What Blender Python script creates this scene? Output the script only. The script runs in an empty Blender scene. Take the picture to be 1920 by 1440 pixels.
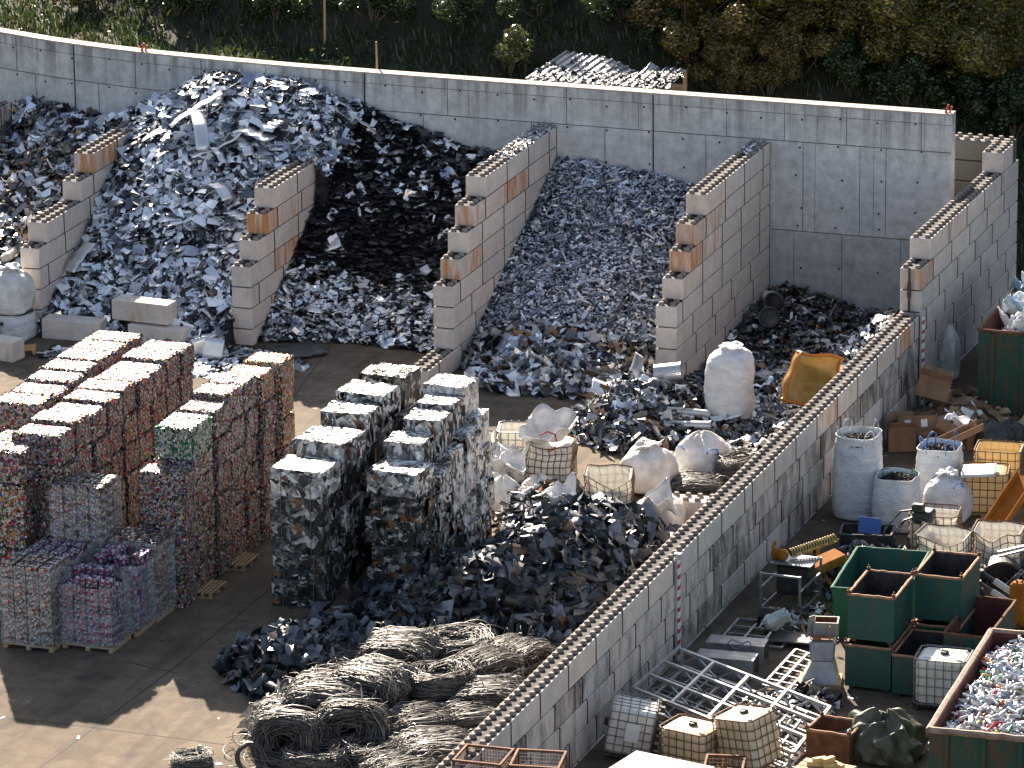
import bpy, math, random
import numpy as np
from mathutils import Vector, Matrix
sc = bpy.context.scene
col = sc.collection
random.seed(11)
rng = np.random.default_rng(11)
R = math.radians

# ------------------------------------------------------------------ camera
CF, CPOS = 9280.0, np.array([38.0436, -129.6121, 38.7912])
_pi, _ya, _ro = -0.295228, 0.339800, -0.010323
_fw = np.array([-math.sin(_ya)*math.cos(_pi), math.cos(_ya)*math.cos(_pi), math.sin(_pi)])
_ri = np.array([math.cos(_ya), math.sin(_ya), 0.0])
_up = np.cross(_ri, _fw)
_R = math.cos(_ro)*_ri + math.sin(_ro)*_up
_U = -math.sin(_ro)*_ri + math.cos(_ro)*_up
cam = bpy.data.cameras.new('camera')
cam.sensor_width = 36.0
cam.lens = CF/1920*36
cam.clip_start, cam.clip_end = 1.0, 4000.0
co = bpy.data.objects.new('camera', cam)
col.objects.link(co)
co.matrix_world = Matrix(((_R[0], _U[0], -_fw[0], CPOS[0]), (_R[1], _U[1], -_fw[1], CPOS[1]),
                          (_R[2], _U[2], -_fw[2], CPOS[2]), (0, 0, 0, 1)))
sc.camera = co

# ------------------------------------------------------------------ world, sun, exposure
SUN_EL, SUN_AZ = R(27.2), math.atan2(-0.515, 0.857)      # azimuth measured from +Y towards +X
w = bpy.data.worlds.new('World')
sc.world = w
w.use_nodes = True
nt = w.node_tree
bg = nt.nodes['Background']
sky = nt.nodes.new('ShaderNodeTexSky')
sky.sky_type = 'NISHITA'
sky.sun_disc = False
sky.sun_elevation = SUN_EL
sky.sun_rotation = SUN_AZ
sky.air_density, sky.dust_density, sky.ozone_density = 1.0, 1.3, 0.6
hs = nt.nodes.new('ShaderNodeHueSaturation')
hs.inputs['Saturation'].default_value = 0.8
nt.links.new(sky.outputs[0], hs.inputs['Color'])
nt.links.new(hs.outputs[0], bg.inputs[0])
bg.inputs[1].default_value = 0.06
sl = bpy.data.lights.new('sun', 'SUN')
sl.energy, sl.angle, sl.color = 5.0, R(0.5), (1.0, 0.86, 0.70)
so = bpy.data.objects.new('sun', sl)
col.objects.link(so)
SDIR = Vector((math.sin(SUN_AZ)*math.cos(SUN_EL), math.cos(SUN_AZ)*math.cos(SUN_EL), math.sin(SUN_EL)))
so.rotation_euler = SDIR.to_track_quat('Z', 'Y').to_euler()
so.location = (-30, 40, 60)
sc.view_settings.view_transform = 'Standard'
sc.view_settings.look = 'None'
sc.view_settings.exposure = 1.95
sc.view_settings.gamma = 1.0

# ------------------------------------------------------------------ helpers
def at(u, v, h=0.0):
    """the place in the yard, h metres above ground, that the photo shows at (u, v)"""
    d = _fw + _R*(u-960)/CF - _U*(v-720)/CF
    p = CPOS + d*(h-CPOS[2])/d[2]
    return Vector(p)

def link(o, parent=None):
    col.objects.link(o)
    if parent is not None:
        o.parent = parent
    return o

def tag(o, label=None, cat=None, group=None, kind=None):
    if label: o['label'] = label
    if cat: o['category'] = cat
    if group: o['group'] = group
    if kind: o['kind'] = kind
    return o

def thing(name, loc, label, cat, group=None, rz=0.0):
    o = bpy.data.objects.new(name, None)
    o.empty_display_size = 0.2
    link(o)
    o.location = loc
    o.rotation_euler = (0, 0, rz)
    return tag(o, label, cat, group)

def copy_tree(o, parent=None):
    c = o.copy()
    link(c, parent)
    for ch in list(o.children):
        copy_tree(ch, c)
    return c

def mesh_np(name, V, F, mats, mi=None, smooth=False):
    V = np.asarray(V, np.float32); F = np.asarray(F, np.int32)
    me = bpy.data.meshes.new(name)
    k = F.shape[1]
    me.vertices.add(len(V)); me.vertices.foreach_set('co', V.ravel())
    me.loops.add(F.size); me.loops.foreach_set('vertex_index', F.ravel())
    me.polygons.add(len(F))
    me.polygons.foreach_set('loop_start', np.arange(0, F.size, k, dtype=np.int32))
    me.polygons.foreach_set('loop_total', np.full(len(F), k, np.int32))
    for m in (mats if isinstance(mats, (list, tuple)) else [mats]): me.materials.append(m)
    if mi is not None: me.polygons.foreach_set('material_index', np.asarray(mi, np.int32))
    if smooth: me.polygons.foreach_set('use_smooth', np.ones(len(F), bool))
    me.update(calc_edges=True)
    me.validate()
    return me

def obj(name, me, parent=None, loc=None):
    o = bpy.data.objects.new(name, me)
    link(o, parent)
    if loc is not None: o.location = loc
    return o

def rotz(a):
    c, s = math.cos(a), math.sin(a)
    return np.array([[c, -s, 0], [s, c, 0], [0, 0, 1]])
def rotx(a):
    c, s = math.cos(a), math.sin(a)
    return np.array([[1, 0, 0], [0, c, -s], [0, s, c]])
def roty(a):
    c, s = math.cos(a), math.sin(a)
    return np.array([[c, 0, s], [0, 1, 0], [-s, 0, c]])

class MB:
    def __init__(s): s.v, s.f, s.m, s.n = [], [], [], 0
    def add(s, V, F, mat=0):
        V = np.asarray(V, float); s.v.append(V)
        for f in F:
            s.f.append(tuple(i+s.n for i in f)); s.m.append(mat)
        s.n += len(V)
        return s
    def box(s, c, d, M=None, mat=0, taper=1.0, b=0.0):
        """box of size d centred at c; M rotates it; taper narrows the top; b chamfers the vertical and top edges"""
        x, y, z = d[0]/2, d[1]/2, d[2]/2
        def ring(xx, yy, zz, k):
            if k <= 0: return [(-xx, -yy, zz), (xx, -yy, zz), (xx, yy, zz), (-xx, yy, zz)]
            return [(-xx+k, -yy, zz), (xx-k, -yy, zz), (xx, -yy+k, zz), (xx, yy-k, zz), (xx-k, yy, zz), (-xx+k, yy, zz), (-xx, yy-k, zz), (-xx, -yy+k, zz)]
        t = taper
        if b > 0:
            L = [ring(x-b, y-b, -z, b*.6), ring(x, y, -z+b, b), ring(x*t, y*t, z-b, b), ring(x*t-b, y*t-b, z, b*.6)]
        else:
            L = [ring(x, y, -z, 0), ring(x*t, y*t, z, 0)]
        k = len(L[0]); P = np.array(sum(L, []), float)
        F = [tuple(range(k))[::-1]]
        for r in range(len(L)-1):
            for i in range(k):
                F.append((r*k+i, r*k+(i+1) % k, (r+1)*k+(i+1) % k, (r+1)*k+i))
        F.append(tuple((len(L)-1)*k+i for i in range(k)))
        if M is not None: P = P @ np.asarray(M).T
        return s.add(P+np.asarray(c, float), F, mat)
    def tube(s, pts, r, n=6, mat=0, closed=False, cap=True):
        P = np.asarray(pts, float); m = len(P)
        rr = np.broadcast_to(np.asarray(r, float), (m,))
        V = []
        up = np.array([0.31, 0.17, 0.93])
        for i in range(m):
            a = P[(i-1) % m] if (closed or i > 0) else P[i]
            b = P[(i+1) % m] if (closed or i < m-1) else P[i]
            t = b-a; t = t/(np.linalg.norm(t)+1e-9)
            u = np.cross(up, t)
            if np.linalg.norm(u) < .2: u = np.cross(np.array([1., 0, 0]), t)
            u /= np.linalg.norm(u)+1e-9
            q = np.cross(t, u)
            for k in range(n):
                an = 2*math.pi*k/n
                V.append(P[i]+rr[i]*(math.cos(an)*u+math.sin(an)*q))
        F = []
        for i in range(m if closed else m-1):
            j = (i+1) % m
            for k in range(n):
                F.append((i*n+k, i*n+(k+1) % n, j*n+(k+1) % n, j*n+k))
        if cap and not closed:
            F.append(tuple(range(n))[::-1]); F.append(tuple((m-1)*n+k for k in range(n)))
        return s.add(V, F, mat)
    def lathe(s, prof, n=24, c=(0, 0, 0), M=None, mat=0, sq=0.0, cap=True):
        """revolve (r, z) pairs; sq>0 squares the section"""
        V = []
        for r, z in prof:
            for k in range(n):
                a = 2*math.pi*k/n
                ca, sa = math.cos(a), math.sin(a)
                g = 1.0
                if sq: g = 1/((abs(ca)**(2+sq*6)+abs(sa)**(2+sq*6))**(1/(2+sq*6)))
                V.append((r*g*ca, r*g*sa, z))
        V = np.array(V)
        if M is not None: V = V @ np.asarray(M).T
        F = []
        for i in range(len(prof)-1):
            for k in range(n):
                F.append((i*n+k, i*n+(k+1) % n, (i+1)*n+(k+1) % n, (i+1)*n+k))
        if cap:
            F.append(tuple(range(n))[::-1]); F.append(tuple((len(prof)-1)*n+k for k in range(n)))
        return s.add(V+np.asarray(c, float), F, mat)
    def grid(s, X, Y, Z, mat=0):
        a, b = X.shape
        V = np.stack([X, Y, Z], -1).reshape(-1, 3)
        F = [(i*b+j, i*b+j+1, (i+1)*b+j+1, (i+1)*b+j) for i in range(a-1) for j in range(b-1)]
        return s.add(V, F, mat)
    def mesh(s, name, mats, smooth=False):
        me = bpy.data.meshes.new(name)
        me.from_pydata([tuple(p) for p in np.concatenate(s.v)], [], s.f)
        for m in (mats if isinstance(mats, (list, tuple)) else [mats]): me.materials.append(m)
        me.polygons.foreach_set('material_index', np.array(s.m, np.int32))
        if smooth: me.polygons.foreach_set('use_smooth', np.ones(len(s.f), bool))
        me.update()
        return me
    def warp(s, fn):
        s.v = [np.array([fn(p) for p in V]) for V in s.v]
        return s
    def build(s, name, mats, parent=None, loc=None, smooth=False):
        return obj(name, s.mesh(name, mats, smooth), parent, loc)

# ------------------------------------------------------------------ materials
def mat(name, color=(.5, .5, .5), rough=.6, metal=0.0, spec=None):
    m = bpy.data.materials.new(name); m.use_nodes = True
    n = m.node_tree.nodes; b = n['Principled BSDF']
    b.inputs['Base Color'].default_value = (*color, 1)
    b.inputs['Roughness'].default_value = rough
    b.inputs['Metallic'].default_value = metal
    if spec is not None: b.inputs['Specular IOR Level'].default_value = spec
    return m, m.node_tree, b

def N(nt, typ, **kw):
    n = nt.nodes.new(typ)
    for k, v in kw.items():
        if k in n.inputs: n.inputs[k].default_value = v
        else: setattr(n, k, v)
    return n
def ramp(nt, fac, stops, interp='LINEAR'):
    r = nt.nodes.new('ShaderNodeValToRGB'); cr = r.color_ramp; cr.interpolation = interp
    while len(cr.elements) < len(stops): cr.elements.new(0.5)
    for e, (p, c) in zip(cr.elements, stops):
        e.position = p
        e.color = (c, c, c, 1) if not isinstance(c, (tuple, list)) else (*c, 1)
    nt.links.new(fac, r.inputs[0])
    return r.outputs[0]
def coords(nt, scale=(1, 1, 1), kind='Object'):
    t = nt.nodes.new('ShaderNodeTexCoord'); mp = nt.nodes.new('ShaderNodeMapping')
    mp.inputs['Scale'].default_value = scale
    nt.links.new(t.outputs[kind], mp.inputs[0])
    return mp.outputs[0]
def noise(nt, scale=5, detail=4, rough=.55, vec=None, dist=0.0):
    n = nt.nodes.new('ShaderNodeTexNoise')
    n.inputs['Scale'].default_value = scale; n.inputs['Detail'].default_value = detail
    n.inputs['Roughness'].default_value = rough; n.inputs['Distortion'].default_value = dist
    if vec is not None: nt.links.new(vec, n.inputs['Vector'])
    return n.outputs['Fac']
def mix(nt, fac, a, b, mode='MIX'):
    m = nt.nodes.new('ShaderNodeMix'); m.data_type = 'RGBA'; m.blend_type = mode
    for i, x in ((0, fac), (6, a), (7, b)):
        if hasattr(x, 'is_linked') or hasattr(x, 'links'): nt.links.new(x, m.inputs[i])
        elif i == 0: m.inputs[0].default_value = x
        else: m.inputs[i].default_value = (*x, 1)
    return m.outputs[2]
def math_(nt, op, a, b=None, clamp=False):
    m = nt.nodes.new('ShaderNodeMath'); m.operation = op; m.use_clamp = clamp
    for i, x in enumerate((a, b)):
        if x is None: continue
        if hasattr(x, 'links'): nt.links.new(x, m.inputs[i])
        else: m.inputs[i].default_value = x
    return m.outputs[0]
def bump(nt, b, h, strength=.3, dist=.02):
    n = nt.nodes.new('ShaderNodeBump'); n.inputs['Strength'].default_value = strength; n.inputs['Distance'].default_value = dist
    nt.links.new(h, n.inputs['Height']); nt.links.new(n.outputs[0], b.inputs['Normal'])
def island(nt):
    return nt.nodes.new('ShaderNodeNewGeometry').outputs['Random Per Island']

def noisy(name, c1, c2, scale=4, rough=.7, metal=0.0, stops=(.35, .65), bmp=.2, detail=5, vs=(1, 1, 1), bscale=None):
    m, t, b = mat(name, c1, rough, metal)
    v = coords(t, vs)
    f = noise(t, scale, detail, .6, v)
    t.links.new(ramp(t, f, [(stops[0], c1), (stops[1], c2)]), b.inputs['Base Color'])
    if bmp: bump(t, b, noise(t, bscale or scale*6, 4, .6, v, .6 if bmp > .8 else 0.0), bmp, .05 if bmp > .8 else .02)
    return m

def pieces_mat(name, stops, rough=(.25, .55), metal=.8, bmp=0.0, mr=None, wear=.25):
    """each loose piece takes its own colour, roughness and metalness"""
    m, t, b = mat(name)
    i = island(t)
    c = ramp(t, i, stops, 'CONSTANT')
    v = coords(t)
    c = mix(t, wear, c, ramp(t, noise(t, 9, 3, .6, v), [(.35, .25), (.6, 1.0)]), 'MULTIPLY')
    t.links.new(c, b.inputs['Base Color'])
    j = math_(t, 'FRACT', math_(t, 'MULTIPLY', i, 37.7))
    k = math_(t, 'FRACT', math_(t, 'MULTIPLY', i, 91.3))
    t.links.new(math_(t, 'ADD', math_(t, 'MULTIPLY', j, rough[1]-rough[0]), rough[0]), b.inputs['Roughness'])
    if mr is None: b.inputs['Metallic'].default_value = metal
    else: t.links.new(math_(t, 'ADD', math_(t, 'MULTIPLY', math_(t, 'GREATER_THAN', k, mr), metal), 0.0), b.inputs['Metallic'])
    if bmp: bump(t, b, noise(t, 14, 3, .6, v), bmp, .03)
    return m

def wcoords(nt, scale=(1, 1, 1)):
    g_ = nt.nodes.new('ShaderNodeNewGeometry'); mp = nt.nodes.new('ShaderNodeMapping')
    mp.inputs['Scale'].default_value = scale
    nt.links.new(g_.outputs['Position'], mp.inputs[0])
    return mp.outputs[0]
def concrete_block_mat():
    m, t, b = mat('block_concrete', rough=.85)
    oi = t.nodes.new('ShaderNodeObjectInfo')
    sep = t.nodes.new('ShaderNodeSeparateColor'); t.links.new(oi.outputs['Color'], sep.inputs[0])
    v = wcoords(t)
    base = ramp(t, oi.outputs['Random'], [(0, (0.580, 0.511, 0.457)), (.3, (0.645, 0.564, 0.501)), (.55, (0.541, 0.495, 0.457)), (.8, (0.661, 0.557, 0.493)), (1, (0.564, 0.526, 0.486))])
    n1 = ramp(t, noise(t, 2.2, 6, .65, v), [(.3, .78), (.7, 1.06)])
    c = mix(t, 1.0, base, n1, 'MULTIPLY')
    c = mix(t, ramp(t, noise(t, 14, 3, .5, v), [(.60, 0.0), (.72, .4)]), c, (.2, .185, .17))
    # rust runs, strength in object colour red
    vs = wcoords(t, (3.0, 3.0, .35))
    rn = noise(t, 1.6, 4, .6, vs, .4)
    rm = math_(t, 'MULTIPLY', ramp(t, math_(t, 'ADD', rn, math_(t, 'SUBTRACT', math_(t, 'MULTIPLY', sep.outputs[0], .30), .23)), [(.44, 0.0), (.64, 1.0)]), math_(t, 'GREATER_THAN', sep.outputs[0], .05))
    c = mix(t, math_(t, 'MULTIPLY', rm, .92), c, (.46, .185, .045))
    # black damp streaks, strength in object colour green
    vg = wcoords(t, (1.6, 1.6, .55))
    gn = noise(t, 1.5, 6, .7, vg, .3)
    gm = ramp(t, math_(t, 'ADD', gn, math_(t, 'SUBTRACT', math_(t, 'MULTIPLY', sep.outputs[1], .34), .22)), [(.44, 0.0), (.70, .93)])
    c = mix(t, math_(t, 'MULTIPLY', gm, math_(t, 'GREATER_THAN', sep.outputs[1], .02)), c, (.06, .058, .055))
    t.links.new(c, b.inputs['Base Color'])
    bump(t, b, noise(t, 30, 5, .65, v), .25, .01)
    return m

def wall_mat():
    m, t, b = mat('cast_concrete', rough=.8)
    v = coords(t)
    base = ramp(t, noise(t, .55, 5, .6, v), [(.3, (.46, .47, .48)), (.7, (.585, .59, .59))])
    c = mix(t, .8, base, ramp(t, noise(t, 3.2, 7, .7, v), [(.30, .55), (.60, 1.05)]), 'MULTIPLY')
    # rain streaks running down from the coping
    vs = coords(t, (1, 1, .05))
    st = ramp(t, noise(t, 3.0, 4, .7, vs), [(.46, 0.0), (.62, 1.0)])
    sx = t.nodes.new('ShaderNodeSeparateXYZ'); t.links.new(v, sx.inputs[0])
    gr = ramp(t, math_(t, 'DIVIDE', sx.outputs[2], 6.0), [(.60, 0.0), (.84, .35), (.985, 1.0)])
    c = mix(t, math_(t, 'MULTIPLY', math_(t, 'MULTIPLY', st, gr), .75), c, (.14, .13, .12))
    st2 = ramp(t, noise(t, 9.0, 3, .6, vs), [(.60, 0.0), (.7, 1.0)])
    c = mix(t, math_(t, 'MULTIPLY', math_(t, 'MULTIPLY', st2, gr), .5), c, (.12, .10, .09))
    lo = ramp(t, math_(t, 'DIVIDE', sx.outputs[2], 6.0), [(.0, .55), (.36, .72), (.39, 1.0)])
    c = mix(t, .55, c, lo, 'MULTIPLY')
    sp = ramp(t, noise(t, 7.5, 2, .5, v), [(.70, 0.0), (.76, .6)])
    c = mix(t, sp, c, (.17, .165, .16))
    t.links.new(c, b.inputs['Base Color'])
    bump(t, b, noise(t, 12, 5, .6, v), .15, .01)
    return m

def ground_mat():
    m, t, b = mat('yard_paving', rough=.9, spec=.12)
    v = coords(t)
    base = ramp(t, noise(t, .16, 8, .66, v, .8), [(.34, (.105, .080, .058)), (.52, (.140, .110, .081)), (.72, (.175, .140, .106))])
    c = mix(t, .75, base, ramp(t, noise(t, 1.4, 7, .7, v, 1.2), [(.33, .55), (.62, 1.08)]), 'MULTIPLY')
    tr = coords(t, (.9, .09, 1))
    c = mix(t, ramp(t, noise(t, 2.0, 5, .6, tr, .6), [(.50, 0.0), (.66, .5)]), c, (.055, .044, .036))
    c = mix(t, ramp(t, noise(t, .7, 3, .5, v), [(.60, 0.0), (.70, .7)]), c, (.04, .036, .033))
    c = mix(t, ramp(t, noise(t, 26, 3, .6, v), [(.66, 0.0), (.74, .5)]), c, (.24, .21, .175))
    t.links.new(c, b.inputs['Base Color'])
    bump(t, b, noise(t, 18, 6, .7, v), .3, .015)
    return m

M = {}
M['block'] = concrete_block_mat()
M['wall'] = wall_mat()
M['stud'] = noisy('dark_stud', (.15, .12, .105), (.24, .20, .175), 9, .9, bmp=.2)  # studs coloured darker than the block faces
M['ground'] = ground_mat()
M['joint'] = mat('form_joint_line', (.10, .10, .10), .9)[0]  # even dark tone for the formwork joint lines
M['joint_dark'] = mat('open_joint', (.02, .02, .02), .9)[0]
M['silver'] = pieces_mat('bright_sheet_offcuts', [(0, (0.660, 0.700, 0.749)), (.24, (0.815, 0.840, 0.874)), (.46, (0.388, 0.420, 0.478)), (.58, (0.873, 0.890, 0.900)), (.80, (0.155, 0.170, 0.198)), (.89, (0.049, 0.050, 0.057)), (.96, (0.485, 0.470, 0.437))], (.2, .5), .9, .0, .35, .15)
M['silver_s'] = pieces_mat('shredded_profiles', [(0, (0.466, 0.503, 0.588)), (.2, (0.155, 0.170, 0.207)), (.36, (0.714, 0.761, 0.864)), (.5, (0.078, 0.082, 0.104)), (.64, (0.900, 0.900, 0.900)), (.74, (0.296, 0.324, 0.398)), (.87, (0.900, 0.900, 0.900)), (.93, (0.559, 0.535, 0.502))], (.28, .6), .85, .0, .3)
M['dark'] = pieces_mat('dark_thin_sheets', [(0, (.012, .012, .014)), (.55, (.035, .035, .04)), (.85, (.12, .12, .13)), (.95, (.5, .5, .52))], (.35, .6), .5, .0, .4)
M['steel'] = pieces_mat('dark_steel_offcuts', [(0, (0.045, 0.052, 0.064)), (.2, (0.076, 0.087, 0.105)), (.4, (0.030, 0.035, 0.042)), (.55, (0.128, 0.143, 0.169)), (.7, (0.182, 0.198, 0.227)), (.8, (0.068, 0.068, 0.068)), (.9, (0.250, 0.262, 0.287)), (.96, (0.128, 0.087, 0.058))], (.35, .65), .6, .3, .35, .45)
M['mixed'] = pieces_mat('mixed_metal_scrap', [(0, (.04, .04, .045)), (.16, (.15, .15, .16)), (.3, (.4, .4, .41)), (.42, (.06, .05, .045)), (.54, (.66, .65, .63)), (.64, (.22, .19, .15)), (.74, (.30, .15, .07)), (.79, (.10, .11, .14)), (.91, (.78, .77, .74)), (.97, (.42, .28, .16))], (.25, .6), .85, .2, .4, .35)
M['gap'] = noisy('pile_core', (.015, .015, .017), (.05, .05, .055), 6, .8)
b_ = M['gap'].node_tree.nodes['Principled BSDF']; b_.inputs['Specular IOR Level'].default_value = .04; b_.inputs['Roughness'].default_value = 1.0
M['cans'] = pieces_mat('crushed_can_metal', [(0, (.50, .49, .49)), (.20, (.34, .34, .34)), (.34, (.62, .61, .60)), (.46, (.12, .12, .13)), (.53, (.42, .025, .035)), (.66, (.03, .17, .06)), (.74, (.48, .20, .03)), (.80, (.05, .08, .30)), (.86, (.42, .32, .09)), (.91, (.30, .03, .16)), (.96, (.03, .03, .04))], (.34, .66), .8, .0, .2, .3)
M['cans_g'] = pieces_mat('crushed_green_can_metal', [(0, (.58, .57, .56)), (.30, (.40, .40, .39)), (.52, (.66, .65, .62)), (.62, (.02, .22, .07)), (.90, (.14, .14, .14)), (.96, (.08, .1, .28))], (.34, .66), .8, .0, .2, .3)
M['cans_r'] = pieces_mat('crushed_red_can_metal', [(0, (.58, .56, .53)), (.22, (.40, .38, .36)), (.36, (.66, .63, .58)), (.45, (.55, .03, .025)), (.64, (.58, .23, .025)), (.77, (.54, .40, .07)), (.87, (.03, .27, .13)), (.95, (.08, .06, .06))], (.34, .66), .8, .0, .2, .3)
M['cans_p'] = pieces_mat('crushed_pink_can_metal', [(0, (.50, .49, .50)), (.25, (.32, .32, .34)), (.42, (.60, .58, .58)), (.52, (.40, .025, .12)), (.70, (.06, .07, .36)), (.82, (.28, .06, .32)), (.91, (.09, .09, .11))], (.34, .66), .8, .0, .2, .3)
M['alu'] = pieces_mat('pressed_aluminium', [(0, (.70, .70, .70)), (.28, (.42, .42, .43)), (.44, (.86, .85, .83)), (.60, (.09, .09, .10)), (.76, (.03, .03, .035)), (.86, (.26, .25, .24)), (.94, (.24, .09, .05)), (.97, (.10, .15, .13))], (.3, .6), .7, .25, .35, .3)
M['alu_b'] = pieces_mat('pressed_dark_profiles', [(0, (0.040, 0.044, 0.048)), (.3, (0.020, 0.022, 0.024)), (.5, (0.128, 0.128, 0.132)), (.66, (0.440, 0.440, 0.440)), (.78, (0.064, 0.056, 0.048)), (.86, (0.240, 0.224, 0.200)), (.92, (0.224, 0.096, 0.040)), (.96, (0.560, 0.552, 0.536))], (.3, .6), .6, .25, .4, .3)
M['alu_w'] = pieces_mat('pressed_bright_foil', [(0, (.76, .75, .74)), (.4, (.55, .54, .54)), (.6, (.88, .87, .85)), (.82, (.24, .24, .25)), (.92, (.07, .07, .08))], (.3, .55), .7, .35, .35, .3)
M['wire'] = pieces_mat('stripped_cable', [(0, (0.130, 0.121, 0.112)), (.25, (0.186, 0.174, 0.162)), (.5, (0.081, 0.076, 0.073)), (.7, (0.236, 0.222, 0.205)), (.88, (0.043, 0.041, 0.040))], (.4, .65), .5, .0, .4, .3)
M['sheet'] = noisy('bright_sheet', (.60, .61, .62), (.76, .76, .76), 2.5, .38, .7, bmp=.05)
M['sheet_d'] = noisy('dull_dark_sheet', (.05, .052, .055), (.10, .10, .105), 3, .5, .6, bmp=.1)
M['bag'] = noisy('woven_white_plastic', (.50, .51, .53), (.66, .66, .66), 3.0, .65, 0, bmp=.9, bscale=5, vs=(1, 1, 2.4))
M['bag_d'] = noisy('soiled_white_plastic', (.46, .44, .42), (.70, .69, .67), 2.6, .65, 0, bmp=.9, bscale=5)
M['granule'] = pieces_mat('black_granules', [(0, (.008, .008, .009)), (.7, (.018, .018, .02)), (.94, (.05, .05, .055))], (.6, .85), 0.0)
M['strap_blue'] = mat('blue_strap', (.10, .22, .52), .6)[0]
M['strap_green'] = mat('green_strap', (.03, .25, .16), .6)[0]
M['strap_red'] = mat('dark_red_strap', (.25, .03, .03), .6)[0]
M['wood'] = noisy('pallet_wood', (.25, .16, .085), (.42, .29, .17), 5, .8, vs=(1, 6, 6))
M['wood_n'] = noisy('fresh_wood', (.52, .33, .10), (.66, .46, .19), 5, .7, vs=(1, 6, 6))
M['wood_o'] = noisy('orange_wood', (.50, .23, .06), (.62, .33, .12), 4, .7, vs=(1, 6, 6))
M['hdpe'] = noisy('tank_plastic', (.62, .59, .53), (.74, .72, .67), 1.6, .45, bmp=.08)
M['hdpe_y'] = noisy('aged_tank_plastic', (.60, .47, .27), (.72, .62, .44), 1.4, .45, bmp=.08)
M['cage'] = noisy('galvanised_bar', (.16, .16, .165), (.28, .28, .29), 8, .5, .7, bmp=.1)
M['cage_r'] = noisy('rusted_bar', (.09, .05, .03), (.20, .12, .075), 8, .8, .2, bmp=.2)
M['rust'] = noisy('rusted_steel', (0.0936, 0.0360, 0.0158), (0.1944, 0.0864, 0.0396), 5, .85, .2, bmp=.35)
M['rim'] = noisy('rusted_rim', (0.2720, 0.1360, 0.0720), (0.4000, 0.2320, 0.1360), 6, .6, .3, bmp=.3)
M['maroon'] = noisy('maroon_primer', (.06, .014, .013), (.11, .025, .022), 3, .7, bmp=.15)
M['steel_g'] = noisy('grey_steel', (.20, .21, .225), (.34, .35, .365), 3, .45, .6, bmp=.1)
M['steel_d'] = noisy('dark_steel', (.030, .030, .032), (.075, .072, .07), 5, .5, .5, bmp=.25)
M['galv'] = noisy('galvanised_steel', (0.3570, 0.3655, 0.3825), (0.4930, 0.5015, 0.5100), 5, .42, .6, bmp=.08)
M['orange'] = noisy('orange_paint', (0.2668, 0.0870, 0.0116), (0.3190, 0.1247, 0.0186), 3, .68, bmp=.12)
M['orange_d'] = noisy('worn_orange_paint', (0.1984, 0.0744, 0.0124), (0.3224, 0.1364, 0.0217), 4, .55, bmp=.2)
for k_ in ('orange', 'orange_d'):
    b_ = M[k_].node_tree.nodes['Principled BSDF']; b_.inputs['Roughness'].default_value = .85; b_.inputs['Specular IOR Level'].default_value = .12
M['yellow_sp'] = noisy('yellow_coil_paint', (0.2990, 0.2015, 0.0455), (0.3770, 0.2730, 0.0780), 4, .5, bmp=.1)
M['black'] = noisy('black_rubber', (.014, .014, .015), (.035, .034, .034), 6, .55, bmp=.15)
M['card'] = noisy('cardboard', (0.1680, 0.0920, 0.0480), (0.2640, 0.1600, 0.0920), 2.5, .85, bmp=.08)
M['card_l'] = noisy('pale_cardboard', (.38, .25, .16), (.50, .36, .25), 2.5, .85, bmp=.08)
M['paper'] = noisy('white_paper', (.66, .67, .70), (.78, .78, .79), 2.5, .7, bmp=.08)
M['blue'] = noisy('blue_plastic', (.02, .06, .22), (.04, .10, .32), 2, .45, bmp=.05)
M['white_p'] = noisy('white_panel', (.44, .42, .39), (.54, .52, .49), .8, .7, bmp=.03)
M['red'] = mat('red_mark', (.42, .03, .04), .55)[0]
M['white'] = mat('white_mark', (.72, .72, .70), .5)[0]
M['postw'] = noisy('post_steel', (.38, .40, .44), (.5, .52, .56), 3, .45, .4, bmp=.05)

def green_mat(name, a, bcol, rust=.55):
    m, t, b = mat(name, a, .55)
    v = coords(t); vs = coords(t, (2.5, 2.5, .5))
    c = ramp(t, noise(t, 1.5, 5, .6, v), [(.3, a), (.7, bcol)])
    r = ramp(t, noise(t, 2.2, 6, .7, vs, .3), [(rust, 0.0), (rust+.1, 1.0)])
    c = mix(t, math_(t, 'MULTIPLY', r, .85), c, (.075, .036, .018))
    c = mix(t, ramp(t, noise(t, 9, 4, .7, v), [(.66, 0.0), (.74, .5)]), c, (.12, .24, .20))
    t.links.new(c, b.inputs['Base Color'])
    bump(t, b, noise(t, 10, 5, .6, v), .2, .02)
    return m
M['green'] = green_mat('green_skip_paint', (0.0031, 0.0484, 0.0390), (0.0055, 0.0686, 0.0546), .54)
M['green_w'] = green_mat('weathered_green_paint', (0.0039, 0.0406, 0.0257), (0.0070, 0.0608, 0.0390), .48)
M['green_n'] = green_mat('bright_green_paint', (0.0062, 0.1014, 0.0452), (0.0094, 0.1248, 0.0585), .72)
def film_mat():
    m, t, b = mat('stretch_film', (.75, .77, .82), .22)
    tr = t.nodes.new('ShaderNodeBsdfTransparent'); mx = t.nodes.new('ShaderNodeMixShader')
    f = ramp(t, noise(t, 1.6, 4, .6, coords(t, (1, 1, 6)), .8), [(.42, .05), (.68, .32)])
    t.links.new(f, mx.inputs[0]); t.links.new(tr.outputs[0], mx.inputs[1]); t.links.new(b.outputs[0], mx.inputs[2])
    t.links.new(mx.outputs[0], t.nodes['Material Output'].inputs[0])
    bump(t, b, noise(t, 4, 4, .6, coords(t, (1, 1, 7))), .6, .04)
    return m
M['film'] = film_mat()
M['bag_y'] = None
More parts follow.
